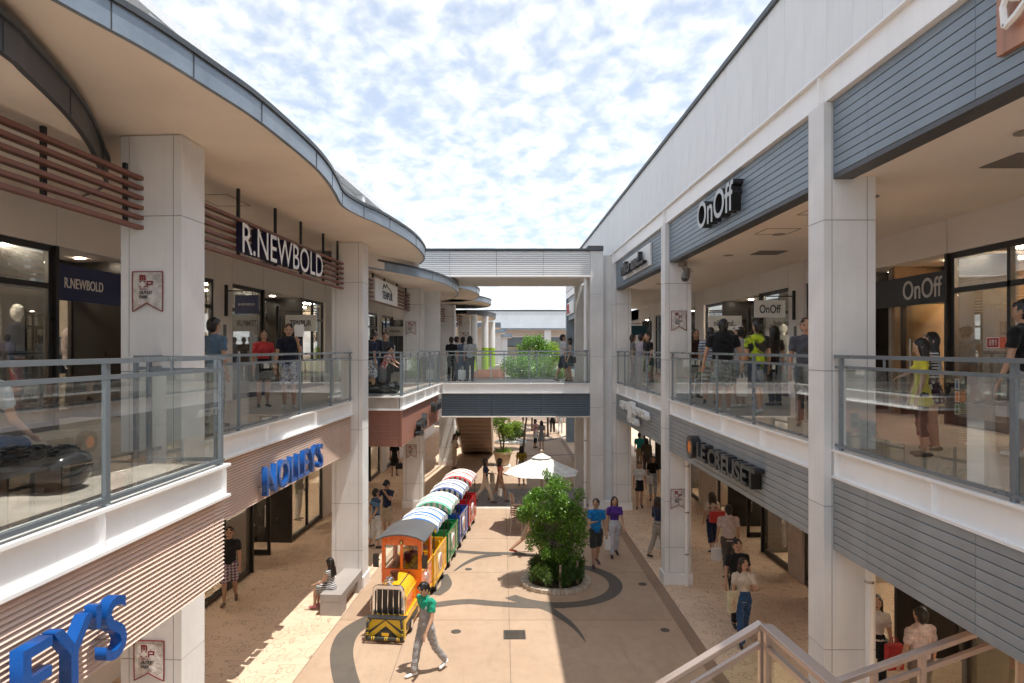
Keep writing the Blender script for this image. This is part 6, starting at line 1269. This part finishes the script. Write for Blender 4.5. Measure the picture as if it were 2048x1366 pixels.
# plaza, near
h_ = person('boy in grey overalls and a green shirt walking past the locomotive', g(852, 1348), 1.60, 222, GREENC, OVER, 'short', 'pants', shoe=SHOEW, walk=0.34, arms=(0.28, -0.55), elbow=(0.35, 0.25), nod=0.55, look=0.15, bib=OVER, vox=0.0105, abd=(0.2, 0.28))
person('man in a black shirt and purple plaid shorts under the left arcade', g(459, 1208), 1.66, 168, BLK, PLAIDN, 'short', 'shorts', shoe=SHOEB, walk=0.22, skin=SK2, vox=0.012, hem=0.06)
bx = G(648, 1205); person('girl in a striped dress with long hair sitting on the stone bench', (p0.x + 0.16, p0.y + 0.35, 0.0), 1.35, 285, STRIPE, STRIPE, 'none', 'skirt', 'long', shoe=paint('shoe_pink', (0.6, 0.2, 0.25), 0.5, bump=0), sit=True, female=True, arms=(0.5, 0.4), elbow=(0.7, 0.7), nod=0.2, vox=0.012)
hh = person('man in a blue banded shirt with hands behind his back by the second left column', g(752, 1096), 1.64, 55, PLAIDB, WHT, 'short', 'capri', shoe=SHOEK, walk=0.1, arms=(-0.35, -0.35), elbow=(-0.2, -0.1), cross=(0.5, 0.5), hem=0.10); bag('white plastic bag held behind the back of the man in blue', (hh[0][0], hh[0][1] - 0.02, hh[0][2]), 0.2, 0.34, 0.08, SWHITE)
person('man in a cap wiping his face with a towel beside the train', g(774, 1076), 1.68, 200, NAVYC, BGE, 'short', 'shorts', shoe=SHOEK, arms=(0.9, 0.8), elbow=(1.6, 1.6), cross=(0.3, 0.3), cap=C((0.03, 0.035, 0.06)), nod=0.2, extra=WHT, hem=0.04)
hh = person('woman in black with a handbag under the left arcade in the distance', g(789, 953), 1.58, 175, BLK, BLK, 'short', 'skirt', 'long', female=True, walk=0.15, skirtlen=0.42); bag('black handbag carried by the distant woman in black', hh[0], 0.3, 0.26, 0.12, SHOEK)
person('woman in a cream blouse and shorts standing by the column under the bridge', g(909, 938), 1.60, 100, CREAM, BGE, 'short', 'shorts', 'long', female=True, hairm=HAIRBR, nod=0.3, arms=(0.5, 0.4), elbow=(1.2, 1.2))
hh = person('woman in a navy top and beige trousers walking under the bridge', g(971, 1006), 1.62, 80, NAVYC, C((0.62, 0.52, 0.42)), 'short', 'pants', 'bob', hairm=HAIRBR, female=True, walk=0.38, arms=(0.3, -0.2), elbow=(1.2, 0.4), shoe=SHOEB); bag('beige tote bag on the arm of the woman in navy', (hh[0][0] - 0.15, hh[0][1] - 0.16, hh[0][2] + 0.12), 0.34, 0.32, 0.12, C((0.42, 0.34, 0.26)), 80)
hh = person('woman in a coral top and brown skirt walking under the bridge', g(1000, 1004), 1.60, 70, CORAL, BROWN, 'none', 'skirt', 'long', hairm=HAIRBR, female=True, walk=0.36, arms=(0.35, -0.3), elbow=(0.8, 0.3), shoe=SHOEB, skirtlen=0.44); bag('white paper bag carried by the woman in coral', hh[1], 0.24, 0.28, 0.1, SWHITE, 70)
person('woman in an ochre top behind the parasol', g(1043, 972), 1.58, 5, OLIVE, GRY, 'short', 'leggings', 'bob', female=True, extra=BLK, walk=0.12)
person('woman in a pink top facing the camera in the far court', g(1071, 896), 1.60, 120, C((0.55, 0.30, 0.27)), WHT, 'short', 'leggings', 'long', hairm=HAIRBR, female=True, extra=BLK, vox=0.018); person('woman in a grey pinafore dress seen from behind in the far court', g(1083, 899), 1.58, 355, GRY, GRY, 'short', 'skirt', 'bob', female=True, skirtlen=0.42, shoe=SHOEB, vox=0.018)
person('person in black walking in the far court beside one in white trousers', g(1105, 868), 1.68, 10, BLK, BLK, 'short', 'pants', shoe=SHOEW, walk=0.2, vox=0.02); person('person in wide white trousers walking in the far court', g(1121, 867), 1.60, 10, GRY, WHT, 'short', 'flare', 'long', female=True, walk=0.15, vox=0.02)
person('person in a white shirt sitting on the far planter rim', (G(1018, 880).x + 0.05, G(1018, 880).y + 1.6, -0.05), 1.6, 150, WHT, GRY, 'short', 'pants', sit=True, arms=(0.5, 0.5), elbow=(0.8, 0.8), vox=0.02)
person('man in khaki shorts walking behind the planter tree', g(1062, 1112), 1.68, 75, NAVYC, C((0.55, 0.42, 0.31)), 'short', 'shorts', shoe=SHOER, walk=0.5, arms=(0.35, -0.4), elbow=(0.5, 0.2))
person('man in a bright blue shirt and dark shorts walking right of the tree', g(1192, 1133), 1.70, 172, BLUEC, C((0.05, 0.05, 0.055)), 'short', 'shorts', shoe=paint('sandal', (0.08, 0.04, 0.06), 0.6, bump=0), walk=0.2, arms=(0.1, 0.6), elbow=(0.2, 1.3), cross=(0, 0.35), hem=0.08, look=0.5, vox=0.0125)
hh = person('woman in a purple shirt and pale jeans walking beside the man in blue', g(1229, 1114), 1.58, 178, PURP, C((0.60, 0.61, 0.66)), 'short', 'pants', 'bob', hairm=HAIRBR, female=True, walk=0.2, hem=0.06, vox=0.0125, arms=(0.35, 0.0), elbow=(0.3, 0.2)); bag('white shopping bag held by the woman in purple', (hh[1][0], hh[1][1] - 0.02, hh[1][2]), 0.16, 0.36, 0.08, SWHITE)
hh = person('woman in a navy top half hidden by the middle right column', g(1316, 1116), 1.60, 60, NAVYC, TAUPE, 'half', 'pants', 'long', hairm=HAIRBR, female=True, walk=0.2, arms=(0.1, 0.3), elbow=(1.1, 1.1)); bag('checked grey handbag on the arm of the woman by the column', (hh[0][0] - 0.12, hh[0][1] - 0.06, hh[0][2]), 0.32, 0.27, 0.12, C((0.30, 0.26, 0.22), ('plaid', (0.16, 0.13, 0.11), 0.04)), 150); bag('crumpled white bag hanging beside the woman by the column', (hh[0][0] - 0.12, hh[0][1] - 0.02, hh[0][2] - 0.42), 0.24, 0.24, 0.12, SWHITE, 150)
person('woman in a white blouse and black skirt in the right arcade', g(1279, 1018), 1.60, 185, WHT, BLK, 'short', 'skirt', 'tail', female=True, walk=0.16, skirtlen=0.26, skirtflare=0.18)
hh = person('woman in a black top and grey trousers in the right arcade', g(1306, 1002), 1.60, 190, BLK, LGREY, 'short', 'capri', 'long', hairm=HAIRBR, female=True, walk=0.16); bag('white patterned shopping bag of the woman in black', (hh[1][0] + 0.05, hh[1][1] - 0.12, hh[1][2] + 0.35), 0.26, 0.30, 0.1, SWHITE)
person('person in a teal top at the shop entrance far along the right arcade', g(1279, 936), 1.62, 20, TEALC, KHK, 'short', 'pants', vox=0.018); person('person in dark brown clothes far along the right arcade', g(1293, 950), 1.6, 10, C((0.10, 0.08, 0.065)), C((0.09, 0.07, 0.06)), 'long', 'pants', 'bob', vox=0.018)
hh = person('woman with a red shoulder bag walking away in the right arcade', g(1424, 1104), 1.60, 355, CREAM, NAVYC, 'short', 'capri', 'long', hairm=HAIRBR, female=True, walk=0.14); q = Vector(g(1424, 1104)); bag('red shoulder bag on the back of the woman in the right arcade', (q.x + 0.08, q.y - 0.20, 1.28), 0.42, 0.30, 0.12, RED_C, 175, drop=0.1)
hh = person('man in a pale pink checked shirt seen from behind in the right arcade', (5.62, 16.9, 0.012), 1.72, 2, PINKS, C((0.12, 0.10, 0.085)), 'short', 'pants', hem=0.10, build=1.12, walk=0.12); bag('white and kraft paper bag of the man in the pale pink shirt', (hh[0][0], hh[0][1] - 0.03, hh[0][2]), 0.24, 0.30, 0.1, SWHITE)
person('man in a black v-neck shirt walking behind the woman in jeans', (4.82, 13.95, 0.012), 1.70, 178, BLK, BLK, 'short', 'pants', walk=0.18, vox=0.0125)
hh = person('woman in a pleated beige blouse and flared jeans walking to the camera', (4.66, 13.15, 0.012), 1.60, 185, C((0.70, 0.60, 0.50), ('print', (0.62, 0.52, 0.42), 0.03)), DENIM, 'short', 'flare', 'long', hairm=HAIRBR, female=True, walk=0.30, hem=0.10, arms=(0.5, 0.1), elbow=(1.5, 0.3), vox=0.011, look=-0.4); bag('cream cloth bag on the shoulder of the woman in jeans', (4.46, 13.10, 1.22), 0.26, 0.40, 0.08, C((0.68, 0.60, 0.40)), 160, drop=0.2)
person('man in a loose pink shirt seen from behind below the nearest grey siding', (6.35, 10.35, 0.012), 1.70, 345, PINKS, C((0.2, 0.15, 0.12)), 'short', 'pants', shoe=SHOEW, hem=0.14, build=1.15, vox=0.0125)
person('person in a beige blouse half hidden behind the nearest right downpipe', (6.15, 11.2, 0.012), 1.58, 200, C((0.68, 0.60, 0.56)), BLK, 'short', 'pants', 'long', female=True); bag('red tote bag beside the nearest right downpipe', (6.30, 10.95, 1.05), 0.28, 0.40, 0.1, RED_C, 170)
# train crew
dv = TP + TD * 2.0; person('driver in a dark red vest sitting in the locomotive cab', (dv.x + 0.10, dv.y, 0.24), 1.55, 186, C((0.14, 0.02, 0.03)), GRY, 'short', 'pants', sit=True, arms=(0.5, 0.5), elbow=(0.9, 0.9), cross=(0.3, 0.3))
dv = TP + TD * 3.15; person('small child in a pink shirt riding in the yellow carriage', (dv.x + 0.05, dv.y, 0.16), 1.10, 150, C((0.60, 0.35, 0.36)), GRY, 'short', 'pants', sit=True, arms=(0.4, 0.4), elbow=(0.8, 0.8))
dv = TP + TD * 6.75; person('child in a white shirt riding in the blue carriage', (dv.x + 0.12, dv.y, 0.16), 1.10, 120, WHT, GRY, 'short', 'pants', sit=True, arms=(0.4, 0.4), elbow=(0.8, 0.8), vox=0.018)
# upper walkway, left
person('man in a pale grey shirt sitting on the tyre seat at the left edge', (G(25, 985, ZF).x - 0.33, G(25, 985, ZF).y + 0.05, ZF - 0.06), 1.70, 0, C((0.60, 0.64, 0.66)), DENIM, 'short', 'pants', sit=True, build=1.1, arms=(0.3, 0.3), elbow=(0.6, 0.6), vox=0.0125)
person('man in a blue-grey shirt seen from behind on the left walkway', UP(428, 10.6), 1.66, 20, BLUEG, C((0.25, 0.24, 0.22)), 'short', 'pants', walk=0.1, vox=0.0125, hem=0.05)
person('woman in a red top with wavy hair on the left walkway', UP(527, 14.3), 1.58, 150, C((0.62, 0.06, 0.06)), BLK, 'short', 'skirt', 'long', female=True, hem=0.12, vox=0.0125)
hh = person('man in a navy polo shirt and floral shorts on the left walkway', UP(578, 14.0), 1.68, 165, C((0.018, 0.022, 0.04)), FLORAL, 'short', 'shorts', shoe=SHOEW, arms=(0.7, 0.2), elbow=(1.7, 0.5), cross=(0.25, 0.0), hem=0.06, build=1.08, vox=0.0125); bag('white paper folder in the hand of the man in the navy polo', (hh[0][0] + 0.05, hh[0][1] + 0.02, hh[0][2] + 0.30), 0.18, 0.24, 0.02, SWHITE, drop=0.04)
person('man in a dark shirt standing behind the balcony railing', UP(748, 19.3), 1.72, 150, C((0.03, 0.035, 0.05)), NAVYC, 'long', 'pants'); person('dark haired man at the back of the balcony', UP(771, 20.2), 1.66, 165, C((0.06, 0.06, 0.07)), BLK, 'short', 'pants')
person('person in a navy shirt and floral shorts at the front of the balcony', UP(745, 17.95), 1.62, 60, NAVYC, FLORAL, 'short', 'shorts', hem=0.1, nod=0.4, build=1.08); person('child in a red and white shirt leaning over on the balcony', UP(765, 18.2), 1.28, 110, C((0.60, 0.08, 0.09), ('print', (0.7, 0.66, 0.64), 0.05)), GRY, 'short', 'shorts', lean=0.5, arms=(0.8, 0.8), elbow=(0.3, 0.3))
# bridge
for i, (px, Y, lb, t, b, fc, hr) in enumerate(((903, 25.6, 'youth in black at the left of the group on the bridge', BLK, BLK, 20, 'short'), (914, 26.4, 'person in a white top behind the youth in black on the bridge', WHT, DENIM, 60, 'short'), (926, 25.7, 'person in a slate blue shirt seen from behind on the bridge', C((0.14, 0.18, 0.26)), DENIM, 10, 'short'), (940, 25.4, 'person in a grey top with dark hair at the right of the bridge group', LGREY, C((0.03, 0.04, 0.06)), 5, 'bob'))):
    person(lb, UP(px, Y), 1.62 + 0.03 * (i % 2), fc, t, b, 'short', 'pants', hr, vox=0.017, hem=0.05)
bag('white carrier bag at the feet of the group on the bridge', ((924 - CX) * 25.5 / F, 25.5, ZF + 0.55), 0.28, 0.36, 0.14, SWHITE)
person('young man in a white shirt standing face to face on the bridge', UP(1126, 25.3), 1.70, 75, C((0.68, 0.68, 0.74)), C((0.05, 0.06, 0.09)), 'short', 'shorts', shoe=SHOEB, walk=0.2, look=0.2, hem=0.05, vox=0.014)
person('young woman with long hair facing the man in white on the bridge', UP(1139, 25.3), 1.58, 265, C((0.50, 0.42, 0.36)), C((0.06, 0.10, 0.11)), 'short', 'skirt', 'long', shoe=SHOEB, female=True, skirtlen=0.28, vox=0.014); bag('black shoulder bag of the young woman on the bridge', ((1144 - CX) * 25.2 / F, 25.2, ZF + 1.05), 0.28, 0.24, 0.12, SHOEK)
# upper walkway, right
for (px, Y, lb, kw) in ((1266, 23.0, 'woman with brown hair near the bridge end of the right walkway', dict(top=GRY, bottom=BLK, hair='bob', hairm=HAIRBR, face=100)), (1279, 21.6, 'person in a pale lilac checked shirt on the right walkway', dict(top=C((0.48, 0.42, 0.48), ('plaid', (0.56, 0.5, 0.55), 0.05)), bottom=GRY, face=60, lean=0.15)), (1299, 20.6, 'man in black leaning at the right walkway near the bridge', dict(top=BLK, bottom=BLK, face=250, lean=0.1)),
                        (1390, 16.9, 'dark figure partly behind the middle right column', dict(top=C((0.05, 0.025, 0.025)), bottom=BLK, hair='long', face=170)),
                        (1421, 14.9, 'man in a striped shirt behind the heavy man on the right walkway', dict(top=C((0.10, 0.13, 0.20), ('stripe', (0.5, 0.52, 0.56), 0.06)), bottom=CAMO, legs='shorts', face=20, walk=0.3)),
                        (1478, 14.2, 'man in a white vest and a pale cap on the right walkway', dict(top=C((0.55, 0.57, 0.62)), bottom=DENIM, legs='shorts', cap=C((0.55, 0.52, 0.46)), sleeve='none', face=330, shoe=SHOEW)),
                        (1612, 10.75, 'man in a grey shirt half hidden by the nearest right column', dict(top=C((0.10, 0.10, 0.12)), bottom=C((0.06, 0.06, 0.07)), face=200)),
                        (1548, 14.6, 'dark haired woman by the shop window on the right walkway', dict(top=C((0.05, 0.035, 0.03)), bottom=BLK, hair='long', face=340))):
    person(lb, UP(px, Y), kw.pop('h', 1.66), kw.pop('face'), kw.pop('top'), kw.pop('bottom'), kw.pop('sleeve', 'short'), kw.pop('legs', 'pants'), kw.pop('hair', 'short'), vox=0.015, **kw)
hh = person('heavy man in a black shirt and cap seen from behind on the right walkway', UP(1446, 13.3), 1.74, 5, BLK, C((0.10, 0.12, 0.13), ('print', (0.35, 0.38, 0.40), 0.04)), 'short', 'shorts', cap=C((0.02, 0.02, 0.022)), build=1.42, shoe=SHOEW, hem=0.08, abd=(0.3, 0.3), vox=0.0125); bag('long white paper bag held by the heavy man in black', (hh[1][0], hh[1][1] - 0.02, hh[1][2]), 0.20, 0.36, 0.06, SWHITE)
person('man in a black and neon yellow shirt on the right walkway', UP(1515, 12.7), 1.68, 345, C((0.03, 0.035, 0.04), ('print', (0.5, 0.68, 0.03), 0.3)), C((0.05, 0.07, 0.12)), 'short', 'shorts', shoe=SHOEW, build=1.1, hem=0.1, walk=0.15, vox=0.0125)
person('little girl in a yellow dress at the near right railing', UP(1843, 7.75), 1.30, 290, YELC, C((0.66, 0.58, 0.08)), 'short', 'leggings', 'long', female=True, extra=BLK, hem=0.26, skirtlen=0.16, skirtflare=0.20, arms=(0.1, 0.1), elbow=(0.2, 0.2), vox=0.0105, nod=0.1)
person('girl in a striped top and spotted skirt behind the girl in yellow', UP(1862, 8.2), 1.38, 285, STRIPE, DOTS, 'none', 'skirt', 'long', female=True, shoe=SHOEB, skirtlen=0.22, arms=(0.9, 0.2), elbow=(0.2, 0.2), vox=0.011)
hh = person('person in a black shirt and grey trousers cut by the right edge', UP(2047, 7.4), 1.70, 330, BLK, C((0.42, 0.42, 0.44)), 'short', 'pants', shoe=SHOEW, walk=0.2, vox=0.0125)
# shop mannequins
MANN = paint('mannequin_white', (0.66, 0.65, 0.62), 0.35, bump=0, var=0.03)
def mannequin(label, pos, face, t, b, legs='pants'): person(label, pos, 1.75, face, t, b, 'long', legs, 'short', hairm=MANN, skin=MANN, shoe=SHOEK, vox=0.018, name='mannequin', cat='mannequin')
XS = 3.93 + DW + 0.55
mannequin('white mannequin in the upper right shop window', (XS, RYp(1566, XS), ZF + 0.1), 250, WHT, C((0.15, 0.2, 0.3))); mannequin('dark dressed mannequin in the lower right shop window', (XS, RYp(1560, XS), 0.1), 250, BLK, GRY); mannequin('mannequin in pale trousers by the lower right shop door', (XS, RYp(1448, XS), 0.1), 250, BGE, CREAM); mannequin('mannequin in a grey coat at the window by the bridge end below', (XS, RYp(1372, XS), 0.1), 250, GRY, KHK)
XL = -DL - 0.6; mannequin('mannequin in green shorts in the lower left shop window', tuple(LW(LU(598, XL), XL, 0.1)), 90, C((0.1, 0.14, 0.1)), WHT); mannequin('mannequin in a white dress in the lower left shop window', tuple(LW(LU(490, XL), XL, 0.1)), 90, WHT, GRY, 'skirt'); mannequin('mannequin in a pink shirt in the upper left shop door', tuple(LW(LU(150, XL - 0.9), XL - 0.9, ZF + 0.1)), 100, PINKS, BLK); mannequin('mannequin in navy in the upper left corner shop window', tuple(LW(LU(40, XL), XL, ZF + 0.1)), 80, NAVYC, C((0.35, 0.05, 0.05)))
finish_people()
# shoe shelves inside the right corner shop
sh = thing('shoe_shelf', 'warm lit shoe shelves inside the right corner shop', 'shelf', (3.93 + DW + 2.9, 9.2, ZF)); wm = wood('shelf_wood', (0.50, 0.30, 0.10))
MB().box(0.25, 0.28, -3.4, 3.4, 0, 2.6).build('back_panel', paint('shelf_back', (0.62, 0.36, 0.10), 0.7), sh)
for z in (0.5, 0.95, 1.4, 1.85): ubox('shelf', sh, -0.1, 0.25, -3.4, 3.4, z - 0.02, z, wm)
for z in (0.51, 0.96, 1.41):
    for i in range(12):
        y = -3.1 + i * 0.55; m = (SHOEK, SHOEB, SHOER, BLACKM)[i % 4]; T = thing('shoe', 'shoe on the warm lit shelves inside the right corner shop', 'shoe', (3.93 + DW + 2.95, 9.2 + y, ZF + z), 0.3, 'shoes on the shop shelves')
        MB().tube([(-0.10, 0, 0.035), (0.0, 0, 0.04), (0.08, 0, 0.05), (0.12, 0, 0.06)], [0.025, 0.04, 0.042, 0.035], 8).build('upper', m, T); MB().box(-0.13, 0.15, -0.04, 0.04, 0, 0.012).build('sole', SHOEB, T)
for y in (7.2, 9.0, 10.8): MB().box(-0.05, 0.2, y - 9.2 - 0.5, y - 9.2 + 0.5, 2.40, 2.42).build('shelf_light', LAMP, sh)
# clothes rails behind the windows
def rail(label, pos, rz, cols, L=1.5):
    T = thing('clothes_rail', label, 'clothes rail', pos, rz); MB().tube([(0, -L / 2, 0), (0, -L / 2, 1.5), (0, L / 2, 1.5), (0, L / 2, 0)], 0.015, 6).build('frame', STEEL, T)
    for i, c in enumerate(cols * 3):
        y = -L / 2 + 0.1 + i * (L - 0.2) / (len(cols) * 3 - 1); MB().prism([(-0.22, 1.40), (0.0, 1.47), (0.22, 1.40), (0.27, 1.12), (0.20, 1.10), (0.19, 0.75), (-0.19, 0.75), (-0.20, 1.10), (-0.27, 1.12)], y - 0.02, y + 0.02, 'y').build('garment', c, T)
X2 = 3.93 + DW + 1.7
rail('rail of pale garments behind the upper right window', (X2, RYp(1545, X2), ZF), 0.2, [WHT, BLUEG, CREAM, GRY]); rail('rail of dark garments in the middle right shop', (X2, RYp(1425, X2), ZF), 0.1, [NAVYC, BLK, BLUEC]); rail('rail of garments behind the lower right window', (X2, RYp(1545, X2), 0.01), 0, [CORAL, WHT, BROWN, GRY])
for px, z, lb, cs in ((60, ZF, 'rail of shirts in the near left shop', [RED_C, WHT, BLUEG, NAVYC]), (190, ZF, 'rail of pink shirts inside the near left doorway', [PINKS, BLK, CREAM]), (500, ZF, 'rail of garments in the middle left shop', [GRY, WHT, CREAM]), (640, ZF, 'rail of garments at the far end of the middle left shop', [BLUEG, BLK, WHT]), (560, 0.01, 'rail of garments in the lower left shop', [OLIVE, WHT, GRY]), (480, 0.01, 'rail of white garments at the near lower left window', [WHT, CREAM, GRY])):
    X3 = -DL - 1.9; rail(lb, tuple(LW(LU(px, X3), X3, z)), -LA, cs)
